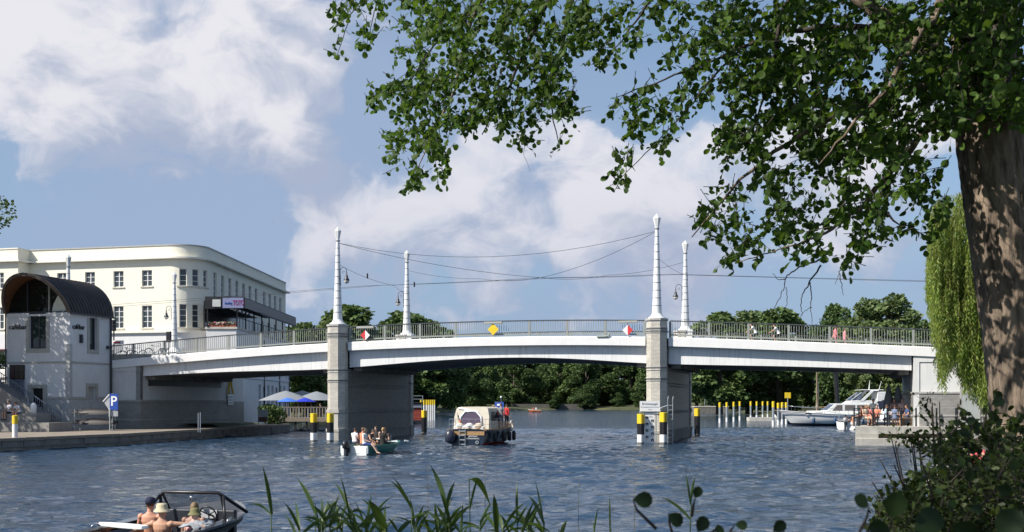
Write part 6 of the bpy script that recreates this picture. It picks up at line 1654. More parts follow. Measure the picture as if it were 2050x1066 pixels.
    MB().lathe([(.11,0),(.11,.03),(.06,.03),(.06,0)], 14, (.70,-.03,.22), mat=Matrix.Rotation(R(90),3,'X'), cap=False).build('exhaust_ring', STEEL, CR)
    MB().ball((-.98,-.30,.58), (.34,.34,.46), 16, 12).build('ball_fender', M('fender_navy', (.03,.035,.055), .35), CR, smooth=True)
    def fend(x, y, z, h=.62, r=.13): MB().lathe([(.03,h*.55),(.06,h*.5),(r,h*.38),(r,-h*.38),(.05,-h*.5)], 12, (x,y,z)).build('fender', BLACK_RUB, CR, smooth=True)
    for x, y in ((-1.44,.5),(-1.52,1.3),(1.50,1.2),(1.62,2.9),(1.63,4.2),(1.55,5.6),(1.22,.15)): fend(x, y, .50)
    MB().tube([(1.5+.0, 5.2+.32*math.cos(a), 1.16+.32*math.sin(a)) for a in [2*PI*k/20 for k in range(21)]], .06, 8, cap=False).build('life_ring', M('ring_white', (.7,.66,.6), .6), CR, smooth=True)
    MB().tube([(-.55,.16,1.0),(-.55,-.12,2.05)], .014, 6).build('flag_staff', WOOD, CR)
    fl = link('flag', None, CR)
    for k, c in enumerate(((.015,.015,.015),(.6,.03,.03),(.75,.45,.03))):
        m = MB(); m.grid([[(-.53+.12*j/3+.03*k, -.08+.03*math.sin(j*1.7)+.02*k, 1.95-.16*k-.16*r-.22*j/3) for j in range(4)] for r in range(2)]); m.build('stripe', cloth(c), fl)
    MB().tube([(.95,4.6,1.7),(.95,4.6,3.0)], .018, 6).build('mast', CHROME, CR); MB().ball((.95,4.6,3.04), .07, 10, 8).build('mast_lamp', WHITE, CR, smooth=True)
    b = MB().box(.55,1.15,4.52,4.56,2.35,2.72).build('blue_board', BLUE, CR); MB().box(.70,1.0,4.505,4.518,2.48,2.60).build('board_mark', WHITE, b)
    m = MB()
    for k in range(6): m.box(-.62+k*.12, -.58+k*.12, 6.6, 6.64, 1.72, 2.22)
    m.box(-.64, .0, 6.58, 6.66, 2.2, 2.26); m.build('deck_chair', WOOD, CR)
    MB().tube([(-.1+.16*math.cos(a), 6.62, 2.3+.2*math.sin(a)) for a in [2*PI*k/16 for k in range(17)]], .03, 6, cap=False).build('bentwood_back', WOOD, CR, smooth=True)
cruiser()
crp = lambda x, y, z: C0 + Matrix.Rotation(CH, 3, 'Z') @ Vector((x, y, z))
person('person in a grey jacket steering at the starboard side of the cabin cruiser', crp(1.30, 3.3, .98), CH + R(10), STAND, top=(.22,.22,.23), sleeve=1.6, bottom=(.16,.16,.17), hair=(.10,.06,.04), height=.95, group='crew of the cabin cruiser')
person('person in a red jacket standing on the side deck of the cabin cruiser', crp(1.34, 4.5, .98), CH + R(-20), STAND, top=(.50,.03,.03), sleeve=1.7, bottom=(.05,.05,.07), hair=(.06,.04,.03), height=.92, group='crew of the cabin cruiser')
FOAM.extend([(C0.x-.4, C0.y-2.2, 3.4, 1.1, CH+R(90), .55), (C0.x+4.0, C0.y+2.0, 3.0, .5, CH+R(90), .5), (C0.x-2.4, C0.y-.5, 2.0, .4, CH+R(90), .5)])

# ---- white motor yacht moored right, side on, bow to the left
YY = 138.0; YB = (1556-1025)/F*YY; YT = boat('motor_yacht', 'long white motor yacht with blue fenders moored behind the mooring posts', (YB + 12.6, YY, 0), R(90))
def yacht():
    w = GELCOAT
    hb, top, L = hull(YT, 'hull', 12.6, 3.9, 1.42, .62, w, stern_w=.9, draft=.5, rake=1.6, flare=.2, n=24, boot=M('yacht_boot', (.02,.025,.04), .4), boot_z=.12)
    gunwale(YT, hb, lambda q: top(q)-.28, L, M('yacht_stripe', (.10,.11,.15), .4), .03, .06, 'rub_rail', inset=-.02); gunwale(YT, hb, top, L, w, .10, .05); deck_plate(YT, hb, top, L, 0, 1, w, 'deck', .02)
    def house(y0, y1, hw, z0, z1, s0, s1, name, mat=w):
        m = MB(); m.prism([(y0,z0),(y1,z0),(y1-s1,z1),(y0+s0,z1)], -hw, hw, f=lambda a,b,c: (c,a,b)); return m.build(name, mat, YT, bevel=.06)
    house(.9, 9.9, 1.55, 1.40, 1.92, .0, .9, 'cabin_base'); house(1.2, 7.5, 1.42, 1.92, 2.95, .2, 1.15, 'deckhouse')
    for y0, y1, s in ((5.6,6.75,.55),(4.1,5.3,0),(2.7,3.9,0)):
        for sx in (-1, 1): MB().prism([(y0,2.05),(y1,2.05),(y1-s,2.75),(y0,2.75)], 0, .02, f=lambda a,b,c: (sx*(1.425+c),a,b)).build('cabin_window', M_glass('yacht_window', (.14,.12,.11), .08), YT)
    MB().add([(-1.2,7.34,2.08),(1.2,7.34,2.08),(1.1,6.5,2.86),(-1.1,6.5,2.86)], [(0,1,2,3)]).build('windscreen', GLASS, YT)
    for sx in (-1,1):
        for y in (8.0, 9.2): MB().box(min(sx*1.55,sx*1.575), max(sx*1.55,sx*1.575), y, y+.7, 1.58, 1.76).build('port_light', BLACK, YT)
    # flybridge with slanted white arch and dark canvas
    house(.9, 5.0, 1.3, 2.95, 3.35, .0, .6, 'flybridge')
    MB().add([(-1.15,4.5,3.38),(1.15,4.5,3.38),(1.0,3.2,4.45),(-1.0,3.2,4.45)], [(0,1,2,3)]).build('fly_windscreen', M_glass('blue_glass', (.03,.05,.10), .05, .35), YT)
    for sx in (-1,1):
        MB().bar((sx*1.15,4.5,3.38),(sx*1.0,3.2,4.45),.06).build('screen_frame', w, YT); MB().prism([(3.5,3.3),(3.05,3.3),(1.85,4.65),(2.2,4.65)], -.06, .06, f=lambda a,b,c: (sx*1.28+c,a,b)).build('radar_arch_leg', w, YT)
        MB().add([(sx*1.17,4.3,3.4),(sx*1.03,3.15,4.4),(sx*1.2,3.3,3.4)], [(0,1,2)]).build('fly_side_glass', M_glass('blue_glass2', (.04,.06,.12), .05, .3), YT)
    house(1.2, 2.3, 1.3, 4.56, 4.70, .1, .1, 'radar_arch_top'); house(.6, 3.5, 1.22, 4.70, 4.80, .2, .3, 'fly_roof')
    house(-.3, 2.0, 1.35, 2.35, 3.30, .3, .6, 'aft_canvas', M('navy_canvas', (.02,.025,.05), .8)); house(-.1, 1.5, 1.25, 3.36, 4.5, .5, .1, 'fly_canvas', M('white_canvas', (.7,.7,.68), .8))
    MB().tube([(.3,2.0,4.8),(.3,1.9,6.0)], [.06,.02], 6).build('mast', w, YT); MB().tube([(-.3,1.0,4.8),(-.3,.7,5.9)], [.04,.015], 6).build('antenna', w, YT)
    for y in (3.4, 6.6, 9.0): 
        for sx in (-1,1): MB().lathe([(.03,.55),(.06,.45),(.17,.28),(.17,-.28),(.05,-.42)], 10, (sx*(hb(y/L)+.16), y, .70)).build('fender', M('fender_blue', (.02,.06,.13), .4), YT, smooth=True)
    for sx in (-1,1):
        ys = [3.5,5,6.5,8,9.5,11,12.2]; MB().tube([(sx*max(.05,hb(y/L)-.1), y, top(y/L)+.7) for y in ys], .02, 5).build('rail', CHROME, YT, smooth=True)
        for y in ys: MB().tube([(sx*max(.05,hb(y/L)-.1), y, top(y/L)), (sx*max(.05,hb(y/L)-.1), y, top(y/L)+.7)], .016, 5).build('stanchion', CHROME, YT)
yacht(); YT.scale = (.95, .98, .87)
# dark sailing boat with a mast behind it
o = boat('sailing_boat', 'dark moored sailing boat with a bare mast behind the white yacht', ((1690-1025)/F*152, 152, 0), R(84))
hb, top, L = hull(o, 'hull', 9.0, 2.8, 1.1, .6, M('sail_hull_dark', (.02,.022,.03), .35), rake=1.2); gunwale(o, hb, top, L, WOOD, .1, .06); deck_plate(o, hb, top, L, 0, 1, WOOD, 'deck', .02)
MB().box(-.8,.8,1.5,4.6,1.1,1.65).build('cabin', GELCOAT, o, bevel=.08)
MB().tube([(0,3.4,1.2),(0,3.4,8.8)], [.09,.07], 8).build('mast', M('mast_brown', (.25,.19,.12), .6), o)
MB().tube([(0,3.4,2.0),(.25,3.2,4.0),(.15,3.35,6.4)], [.16,.12,.05], 8).build('furled_sail', M('furled_sail', (.5,.42,.32), .85), o, smooth=True)
MB().tube([(0,3.4,2.1),(0,.2,2.2)], .05, 6).build('boom', WOOD, o)
# small white motor boat
o = boat('small_motorboat', 'small white motorboat with a dark sun top beside the stone platform', at_z(1722, 861, 0) + Vector((-1.4, 0, 0)), R(-28)); SM = o
hb, top, L = hull(o, 'hull', 4.8, 2.0, .75, .25, GELCOAT, stern_w=.92, rake=.6); gunwale(o, hb, top, L, GELCOAT, .12, .06); deck_plate(o, hb, top, L, .55, 1, GELCOAT, 'foredeck', .02); deck_plate(o, hb, lambda q: .25, L, 0, .55, GELCOAT, 'floor', camber=0)
MB().box(-.85,.85,1.2,1.7,.25,.60).build('bench', M('bench_cream', (.6,.5,.4), .7), o, bevel=.03)
MB().add([(-.8,2.5,.8),(.8,2.5,.8),(.7,2.2,1.3),(-.7,2.2,1.3)], [(0,1,2,3)]).build('windscreen', GLASS_CLEAR, o)
m = MB(); m.grid([[(x, y, 1.95-.10*x*x+.0*y) for x in (-.95,-.5,0,.5,.95)] for y in (.4,1.2,2.2)]); m.build('sun_top', BLACK, o, smooth=True)
for s in (-1,1): MB().tube([(s*.93,1.0,.78),(s*.93,1.3,1.86)], .02, 5).build('top_pole', CHROME, o)
outboard(o, 0, -.16, .62, M('grey_cowling', (.35,.36,.37), .4), s=1.1)
for i, dx in enumerate((-.35,.3)): person(('left' if i == 0 else 'right') + ' one of two bare-backed people sitting in the small white motorboat', SM.location + Matrix.Rotation(R(-28),3,'Z') @ Vector((dx, 1.45, .12)), R(-30), SIT, bare_top=True, skin=SKIN_RED, bottom=(.1,.1,.12), hair=(.12,.07,.04), voxel=.022, group='couple in the small motorboat', barefoot=True)
# far orange pedal boat
FY = 330.0; o = boat('orange_boat', 'tiny orange boat far away under the main arch', ((1083-1025)/F*FY, FY, 0), R(80))
hb, top, L = hull(o, 'hull', 3.6, 1.7, .55, .2, M('orange_gelcoat', (.62,.16,.05), .4)); gunwale(o, hb, top, L, WHITE, .1, .05); deck_plate(o, hb, lambda q: .4, L, 0, 1, M('orange_deck', (.55,.2,.1), .5), 'deck', camber=0)
person('far person in white in the tiny orange boat', Vector(((1085-1025)/F*FY, FY, .15)) + Vector((-1.6,0,0)), R(180), SIT, top=(.8,.8,.8), voxel=.03); person('far person in red in the tiny orange boat', Vector(((1085-1025)/F*FY, FY, .15)) + Vector((-2.4,.2,0)), R(180), SIT, top=(.5,.1,.08), voxel=.03)
# red house boat on the far left bank behind the pier, and the posts in front of it
o = boat('red_houseboat', 'red wooden houseboat half hidden behind the left pier', ((815-1025)/F*150, 150, 0), R(4))
MB().box(-3.5,2.05,0,6,-.2,.45).build('pontoon', DARK_METAL, o)
for k in range(9): MB().box(-3.3,1.75,.6-.02*(k%2),.66,.46+k*.235,.46+k*.235+.225).build('plank', M('red_planks', (.30,.055,.035), .8, .2, 4), o)
MB().box(-3.3,1.75,.67,5,.46,2.6).build('cabin', M('red_cabin', (.28,.05,.035), .8), o); MB().box(-3.4,1.9,.45,.58,2.05,2.42).build('grey_panel', STEEL, o); MB().box(-3.5,2.0,.3,5.2,2.6,2.72).build('roof', DARK_METAL, o)
for z in (3.1,3.5): MB().tube([(-3.4,.4,z),(2.0,.4,z)], .04, 6).build('roof_rail', STEEL, o)
for x in (-3.4,-.7,1.95): MB().tube([(x,.4,2.7),(x,.4,3.5)], .04, 6).build('roof_rail_post', STEEL, o)
MB().tube([(.35,2,2.7),(.35,2,5.0)], .09, 8).build('stove_pipe', M('pipe_red', (.3,.08,.04), .6), o)
# ------------------------------------------------------------------ dolphins and mooring posts
def pile_group(label, px, py, n=3, top=1.95, dark_white=True, loc=None, s=1.0):
    p = loc or at_z(px, py, 0); o = thing('mooring_dolphin', label, 'mooring post', p, 0, 'yellow and black dolphins round the piers'); o.scale = (s,)*3
    for k in range(n):
        a = 2*PI*k/n + .5; c = (.13*math.cos(a), .13*math.sin(a), 0)
        l = link('pile', None, o); l.location = c
        MB().lathe([(.125,-1),(.125,.12)], 12).build('wet_foot', CONCRETE_DARK, l, smooth=False, angle=40)
        if dark_white: MB().lathe([(.128,.12),(.128,.62)], 12).build('white_band', WHITE_PAINT, l, angle=40)
        MB().lathe([(.127,.62 if dark_white else .12),(.127,top-.62)], 12).build('black_band', BLACK, l, angle=40)
        MB().lathe([(.13,top-.62),(.13,top-.02),(.11,top)], 12).build('yellow_cap', YELLOW, l, angle=40)
    return o
pile_group('yellow-topped dolphin standing free left of the left pier', 628, 885)
pile_group('yellow-topped dolphin close against the left pier column', 661, 885)
pile_group('dark dolphin with a dull yellow top behind the left pier', 849, 868, top=2.0, dark_white=False)
pile_group('left yellow-topped dolphin under the water gauge board', 1283, 889.5, top=1.95)
pile_group('right yellow-topped dolphin under the water gauge board', 1328, 889.5, top=2.05)
pile_group('dark dolphin with a dull yellow top at the far end of the right pier', 1396, 872, top=2.2, dark_white=False)
# beam between the left dolphins
def post(px, py, top_py, label, group='white mooring posts with yellow tops', r=.16, loc=None, bottom_white=True):
    p = at_z(px, py, 0); Y = p.y; h = CAMZ + (HORIZON-top_py)/F*Y
    o = thing('mooring_post', label, 'mooring post', p, 0, group)
    MB().lathe([(r,-1),(r,h*.22)], 12).build('white_foot', WHITE_PAINT, o, angle=40); MB().lathe([(r*.97,h*.22),(r*.97,h*.76)], 12).build('shaft', STEEL if bottom_white else WHITE_PAINT, o, angle=40); MB().lathe([(r*1.02,h*.76),(r*1.02,h-.02),(r*.8,h)], 12).build('yellow_top', YELLOW, o, angle=40)
ordn = ['first', 'second', 'third', 'fourth', 'fifth', 'sixth', 'seventh', 'eighth']
for i, (px, b, t) in enumerate(((1441,847,806),(1455,845,806),(1469,844,805),(1481,842,804),(1503,840,804),(1515,839,804),(1527,838,804),(1537,837,804))): post(px, b, t, ordn[i] + ' yellow-topped mooring post counted from the right pier')
for i, (px, b, t) in enumerate(((1548,853,804),(1558,851,807),(1566,850,806),(1574,849,806))): post(px, b, t, ordn[i] + ' from the left of four posts at the bow of the yacht', 'posts at the bow of the white yacht')
for i, (px, b, t) in enumerate(((843,846,801),(849,844,801),(854,843,801),(858,843,801),(862,842,801),(866,842,801),(870,841,801))): post(px, b, t, ordn[i] + ' thin white post from the left behind the left pier', 'thin white posts behind the left pier', .12, bottom_white=False)
post(30, 903, 832, 'lone white mooring post with yellow top at the left quay', 'lone post at the left quay', .15, bottom_white=False)
# ------------------------------------------------------------------ water gauge on the right pier
G0 = at_z(1301, 889.3, 0); G = thing('water_gauge', 'white gauge staff with black marks and a sign board before the right pier', 'gauge', G0, R(-2))
MB().box(-.32,.30,0,.06,-.6,2.02).build('staff', WHITE, G)
for k in range(4):
    for (x, z) in ((-.27, 1.62-k*.42), (.08, 1.42-k*.42)):
        mk = MB(); mk.box(x,x+.17,-.012,-.002,z+.10,z+.17); mk.box(x,x+.06,-.012,-.002,z,z+.098); mk.box(x+.11,x+.17,-.012,-.002,z+.0,z+.098); mk.build('black_mark', BLACK, G)
    text(str(450-k*50), G, (.05, -.006, 1.76-k*.42), (R(90),0,0), .17, M('gauge_digit', (.45,.45,.45), .5), extrude=.004)
MB().box(-.66,.64,-.12,-.06,2.12,2.78).build('sign_board', WHITE, G)
text('Brückenpegel', G, (-.01,-.125,2.60), (R(90),0,0), .20, M('sign_text_grey', (.12,.12,.12), .5), extrude=.003, sx=.92)
text('Brandenburg an der Havel', G, (-.01,-.125,2.40), (R(90),0,0), .11, M('sign_text_pale', (.35,.36,.36), .5), extrude=.003); text('Havel', G, (-.01,-.125,2.24), (R(90),0,0), .10, M('sign_text_pale2', (.4,.41,.41), .5), extrude=.003)
MB().box(-.7,.7,-.02,.05,2.02,2.11).build('board_beam', STEEL, G)
for x in (-.42,.40): MB().box(x-.03,x+.03,-.03,.04,-.6,2.12).build('board_post', STEEL, G)
LD = thing('pier_ladder', 'grey metal ladder and bracket right of the water gauge', 'ladder', at_z(1340, 889, 0), R(-15))
for x in (-.1,.22): MB().tube([(x,0,-.6),(x,0,2.9),(x,.3,3.1)], .03, 6).build('rail', STEEL, LD)
for k in range(9): MB().tube([(-.1,0,.1+k*.3),(.22,0,.1+k*.3)], .016, 5).build('rung', STEEL, LD)
MB().tube([(-.1,0,2.5),(-.55,-.1,2.35),(-.75,-.1,1.9)], .035, 6).build('bracket', STEEL, LD)
# ------------------------------------------------------------------ overhead tram wires
WIRE = M('wire_dark', (.03,.032,.04), .6)
def wire(label, pts, r=.012, sag=0.0, n=14):
    o = thing('overhead_wire', label, 'wire', pts[0]); m = MB(); line = []
    for a, b in zip(pts[:-1], pts[1:]):
        for k in range(n): q = k/n; line.append(Vector(a).lerp(Vector(b), q) - Vector((0,0,sag*4*q*(1-q))) - Vector(pts[0]))
    line.append(Vector(pts[-1]) - Vector(pts[0])); m.tube(line, r, 4); m.build('wire', WIRE, o)
bp = bridge_pt
pL, pR, pLf, pRf = bp(0,.02,14.1), bp(22.89,.02,14.1), bp(.2,W,13.6), bp(23.1,W,13.6)
wire('sagging span wire strung between the two near pylons', [pL, pR], .014, 1.35)
mid = bp(13.8, 4.6, 11.7)
wire('wire running from the left near pylon to the middle of the tram line', [pL, mid], .014, .35)
wire('wire running from the right near pylon to the middle of the tram line', [pR, mid], .014, .35)
wire('near tram contact wire running the length of the bridge', [bp(-44,4.6,9.6), bp(0,4.6,11.45), mid, bp(23,4.6,11.7), bp(64,4.6,9.6)], .012, .05)
wire('far tram contact wire running the length of the bridge', [bp(-44,8.8,9.8), bp(0,8.8,11.9), bp(14,8.8,12.1), bp(23,8.8,12.1), bp(64,8.8,9.9)], .012, .05)
wire('cross wire between the far pylons and the near tram line', [pLf, bp(8,8.8,12.2), mid, bp(18,8.8,12.2), pRf], .012, .2)
wire('steep span wire down from the left near pylon to the contact wire', [bp(0,.02,12.6), bp(2.6,4.6,11.4), bp(.2,W,11.9)], .012, .2)
wire('steep span wire down from the right near pylon to the contact wire', [bp(22.89,.02,12.4), bp(24.4,4.6,11.55), bp(23.1,W,11.9)], .012, .2)
for t, w_, z, lab in ((1.3,2.4,11.95,'left dark insulator on the span wire right of the left pylon'), (4.0,5.0,11.5,'right dark insulator on the span wire right of the left pylon')):
    o = thing('insulator', lab, 'insulator', bp(t, w_, z), 0, 'insulators on the wires'); MB().lathe([(.02,-.2),(.06,-.15),(.06,.15),(.02,.2)], 8).build('body', BLACK, o)
# ------------------------------------------------------------------ on the bridge
GW = 'people on the bridge'
zd = lambda t: edge_z(t) - .06
for px, dx, lab in ((1509, 0, 'cyclist in white riding on the bridge, the left one of two'), (1555, 0, 'cyclist in white and dark shorts on the bridge, the right one of two')):
    k = (px-1025)/F; t = (k*(85.7+9.3*NY) + 12.46 - 9.3*NX)/(UX - k*UY); p = bp(t, 9.3, zd(t))
    bicycle('bicycle under the ' + ('left' if px == 1509 else 'right') + ' cyclist on the bridge', p, ROT + R(90), (.05,.05,.06), 'ridden bicycles')
    person(lab, p, ROT + R(90), CYCLE, top=(.8,.8,.8), bottom=(.02,.02,.03) if px > 1530 else (.12,.13,.15), hair=(.08,.05,.03), voxel=.02, group=GW)
for px, c, b, lab, h in ((1672,(.62,.20,.24),(.45,.22,.24),'person in a pink shirt walking on the bridge, the taller of the couple',1.06), (1691,(.64,.26,.28),(.55,.24,.26),'shorter person in pink clothes walking on the bridge',.97)):
    k = (px-1025)/F; t = (k*(85.7+12.2*NY) + 12.46 - 12.2*NX)/(UX - k*UY)
    person(lab, bp(t, 12.2, zd(t)+.08), ROT + R(-70), WALK, top=c, bottom=b, leg=.7, hair=(.10,.06,.04), voxel=.02, group=GW, height=h, skin=SKIN_RED)
for i, (px, c) in enumerate(((246,(.25,.03,.03)),(262,(.03,.04,.10)),(300,(.03,.03,.03)))):
    t = t_of_px(px); bicycle(['red bicycle parked at the rail nearest the bridge house','dark blue bicycle parked at the rail between two others','black bicycle parked at the rail with its wheel clear of the others'][i], bp(t, .75, edge_z(t)-.0), ROT + R(-90 + (i*9-7)), c, 'bicycles parked at the rail')
def roadpost(px, w_, z0, parts, label, h=3.2):
    k = (px-1025)/F; t = (k*(85.7+w_*NY) + 12.46 - w_*NX)/(UX - k*UY); o = thing('traffic_signal', label, 'traffic light', bp(t, w_, edge_z(t)-.06), ROT)
    MB().tube([(0,0,0),(0,0,h)], .055, 8).build('post', DARK_METAL, o); return o
o = roadpost(228, 3.0, 0, None, 'traffic light on a dark post beside the bridge house', 3.5)
MB().box(-.16,.16,-.14,.10,2.6,3.5).build('signal_head', BLACK, o, bevel=.03)
for k in range(3): MB().lathe([(.09,0),(.10,.06)], 12, (0,-.14,2.76+k*.29), mat=Matrix.Rotation(R(90),3,'X')).build('lens', DARK_METAL, o)
m = MB(); m.box(-.4,.9,-.06,-.03,1.55,1.85); m.build('direction_sign', WHITE, o); MB().box(.0,.6,-.075,-.061,1.64,1.76).build('red_arrow', RED, o)
o = roadpost(338, 9.0, 0, None, 'small dark signal box beside the lamp pylon of the cream building', 2.7); MB().box(-.2,.2,-.12,.12,1.9,2.8).build('signal_head', BLACK, o, bevel=.03)
# ------------------------------------------------------------------ left quay furniture and people
def tw(x, y, z): return CORNER + Matrix.Rotation(ROT, 3, 'Z') @ Vector((x, y, z))
o = thing('parking_sign', 'blue parking sign with a white arrow board on a post at the quay edge', 'sign', at_z(225, 862, .74), R(-6))
MB().tube([(0,0,0),(0,0,2.6)], .05, 8).build('post', STEEL, o)
MB().box(-.16,.44,-.09,-.05,1.42,2.56).build('blue_panel', BLUE, o); text('P', o, (.14,-.095,2.02), (R(90),0,0), .95, WHITE, extrude=.004, bold=.015)
MB().prism([(-.165,1.35),(-.165,2.5),(-.62,2.02)], -.08, -.05, f=lambda a,b,c: (a,c,b)).build('arrow_board', M('arrow_grey', (.4,.41,.43), .5), o); MB().bar((-.64,-.1,2.02),(-.17,-.1,2.52),.06).build('arrow_edge', WHITE, o); MB().box(-.2,-.1,-.12,-.09,.95,1.5).build('white_strip', WHITE, o)
MB().box(-.10,.44,-.09,-.05,.98,1.36).build('lower_panel', M('grey_panel', (.32,.34,.36), .5), o)
# stacked canoes on a rack in front of the bridge house
o = thing('canoe_rack', 'low metal rack for canoes in front of the bridge house', 'rack', tw(2.55, -.7, .72), ROT + R(4)); RK = o.location.copy()
for x in (-1.35,1.35):
    for y in (-.35,.35): MB().box(x-.03,x+.03,y-.03,y+.03,0,1.5).build('upright', STEEL, o)
    for z in (.35,1.05): MB().box(x-.025,x+.025,-.32,.32,z-.03,z+.03).build('arm', STEEL, o)
for z, lab in ((.40,'lower dark canoe lying upside down on the rack'),(1.10,'upper dark canoe lying upside down on the rack')):
    c = thing('canoe', lab, 'canoe', RK + Vector((0,0,z)), ROT + R(4), 'canoes on the rack'); m = MB(); rows = []
    for i in range(15):
        q = i/14; h = .40*math.sin(PI*(.04+.92*q))**.6; rows.append([(-1.75+3.5*q, h*math.cos(a), .02+.42*h/.4*math.sin(a)+.10*abs(2*q-1)**3) for a in [PI*k/8 for k in range(9)]])
    m.grid(rows); m.build('hull', M('canoe_brown', (.016,.012,.012), .6, .2, 3), c, smooth=True)
    for q in range(5): MB().box(-.9+q*.12, -.82+q*.12, -.425, -.405, .13, .21).build('pale_mark', M('canoe_mark', (.32,.30,.28), .6), c)
o = thing('bollard', 'white round-topped bollard on the seating steps', 'bollard', tw(-.30, -3.6, TZ+1.2), 0); MB().lathe([(.20,0),(.20,.55),(.17,.66),(.10,.73),(.001,.76)], 16).build('body', WHITE, o, smooth=True)
person('person in a white shirt sitting on the seating steps, the left of two', tw(-2.05,-3.85,TZ+.76), ROT + R(165), SIT, top=(.72,.70,.72), bottom=(.02,.02,.03), hair=(.02,.015,.012), voxel=.018, group='pair sitting on the seating steps')
person('person in white shirt and grey shorts sitting on the seating steps, the right of two', tw(-1.25,-3.8,TZ+.76), ROT + R(172), LEANING, top=(.68,.68,.72), bottom=(.25,.24,.26), hair=(.02,.015,.012), voxel=.018, group='pair sitting on the seating steps', skin=SKIN_RED)
# yellow triangle sign on the left abutment, bollard hoop on the quay
k = bp(-15.95, 13.9, 0)
o = thing('abutment_sign', 'yellow triangle sign with a white plate on the left abutment wall', 'sign', bp(-15.92, 13.75, 3.45), ROT + R(90))
m = MB(); m.tube([(-.45,0,.0),(0,0,1.15),(.45,0,.0)], .09, 6); m.build('yellow_chevron', YELLOW, o); MB().box(-.45,.45,-.03,.03,-.95,-.08).build('white_plate', WHITE, o); 
for q in range(3): MB().box(-.35,.35,-.04,-.031,-.85+q*.25,-.75+q*.25).build('text_line', M('text_line', (.25,.27,.3), .5), o)
MB().box(-.05,.05,.03,.6,-.6,.6).build('wall_bracket', STEEL, o)
o = thing('mooring_hoop', 'thin metal hoop rail on the quay below the bridge', 'rail', at_z(400, 866, .74), R(-60))
MB().tube([(-.35,0,0),(-.35,0,1.25),(.15,0,1.3),(.15,0,0)], .03, 6).build('hoop', STEEL, o)
# ------------------------------------------------------------------ terrace cafe beyond the left span
DK = thing('cafe_deck', 'dark wooden cafe deck over the water behind the left pier', 'deck', (-22.6, 113.0, 0), R(-8))
for k in range(14): MB().box(k*.55+.01, k*.55+.54, 0, 7.5, 1.18, 1.26).build('plank', WOOD_GREY, DK)
MB().box(0,7.7,-.06,0,.9,1.26).build('edge_beam', WOOD_GREY, DK)
for k in range(8): MB().box(k*1.08,k*1.08+.14,.1,.24,-1,1.18).build('pile', BLACK, DK)
for k in range(27): MB().box(k*.285,k*.285+.10,.0,.05,1.26,2.25).build('fence_board', WOOD_GREY if k % 3 else M('fence_pale', (.26,.25,.25), .8), DK)
MB().box(-.05,7.75,-.02,.07,2.2,2.28).build('fence_rail', WOOD_GREY, DK)
MB().tube([(5.4,.3,3.6),(8.4,.3,2.2)], .05, 6).build('slanted_pole', STEEL, DK)
def parasol(label, p, r, h, c, pitch=0.0, n=8):
    o = thing('parasol', label, 'parasol', p, .3, 'parasols of the terrace cafe'); o.rotation_euler = (pitch, 0, .3)
    MB().tube([(0,0,0),(0,0,h)], .04, 8).build('pole', WOOD, o); MB().lathe([(.35,0),(.35,.08),(.05,.1)], 12).build('foot', CONCRETE, o)
    m = MB(); rows = []
    for i in range(5):
        q = i/4; row = []
        for j in range(n*4): a = 2*PI*j/(n*4); sc = 1 - .06*abs(math.sin(a*n/2))*q; row.append((r*q*sc*math.cos(a) if i else .01*math.cos(a), r*q*sc*math.sin(a) if i else .01*math.sin(a), h + .05 - r*.36*q**1.2))
        rows.append(row)
    m.grid(rows, closed=True); m.build('canopy', cloth(c), o, smooth=True)
    for j in range(n): a = 2*PI*j/n; MB().bar((0,0,h-.5),(r*.9*math.cos(a),r*.9*math.sin(a),h-r*.33),.02).build('rib', WOOD, o)
gz = 1.26
parasol('largest pale grey parasol over the cafe terrace', Vector(((572-1025)/F*119, 119, gz)), 2.7, 2.55, (.23,.25,.27)); parasol('pale grey parasol behind the largest one', Vector(((605-1025)/F*123, 123, gz)), 2.5, 2.6, (.22,.24,.26)); parasol('pale grey parasol nearest the left pier', Vector(((634-1025)/F*121, 121, gz)), 2.5, 2.5, (.22,.24,.26))  # pale cloth of the big parasols darkened to carry their shade
parasol('blue and white parasol under the big grey ones, left', Vector(((576-1025)/F*116, 116, gz)), 1.1, 1.85, (.05,.16,.62)); parasol('plain blue parasol under the big grey ones, right', Vector(((611-1025)/F*117, 117, gz)), 1.1, 1.85, (.01,.03,.42))
for i, px in enumerate((590, 622, 640)): person('guest ' + ['in white','in grey','in dark clothes'][i] + ' sitting on the cafe deck behind the fence', Vector(((px-1025)/F*117.5, 117.5+i*.3, 1.26)), R(40*i), SIT, top=((.6,.6,.6),(.3,.32,.36),(.05,.05,.07))[i], voxel=.025, group='guests on the cafe deck')
o = thing('notice_stand', 'small notice stand on the quay beside the cafe deck', 'sign', Vector(((526-1025)/F*106, 106, .72)), R(-10))
MB().box(-.45,.45,-.02,.02,.7,1.35).build('pale_panel', M('pale_notice', (.4,.45,.46), .5), o); MB().box(-.45,.45,-.02,.02,.25,.69).build('dark_panel', M('brown_notice', (.12,.06,.05), .6), o)
for x in (-.42,.42): MB().bar((x,0,0),(x,.0,1.4),.05).build('leg', STEEL, o)
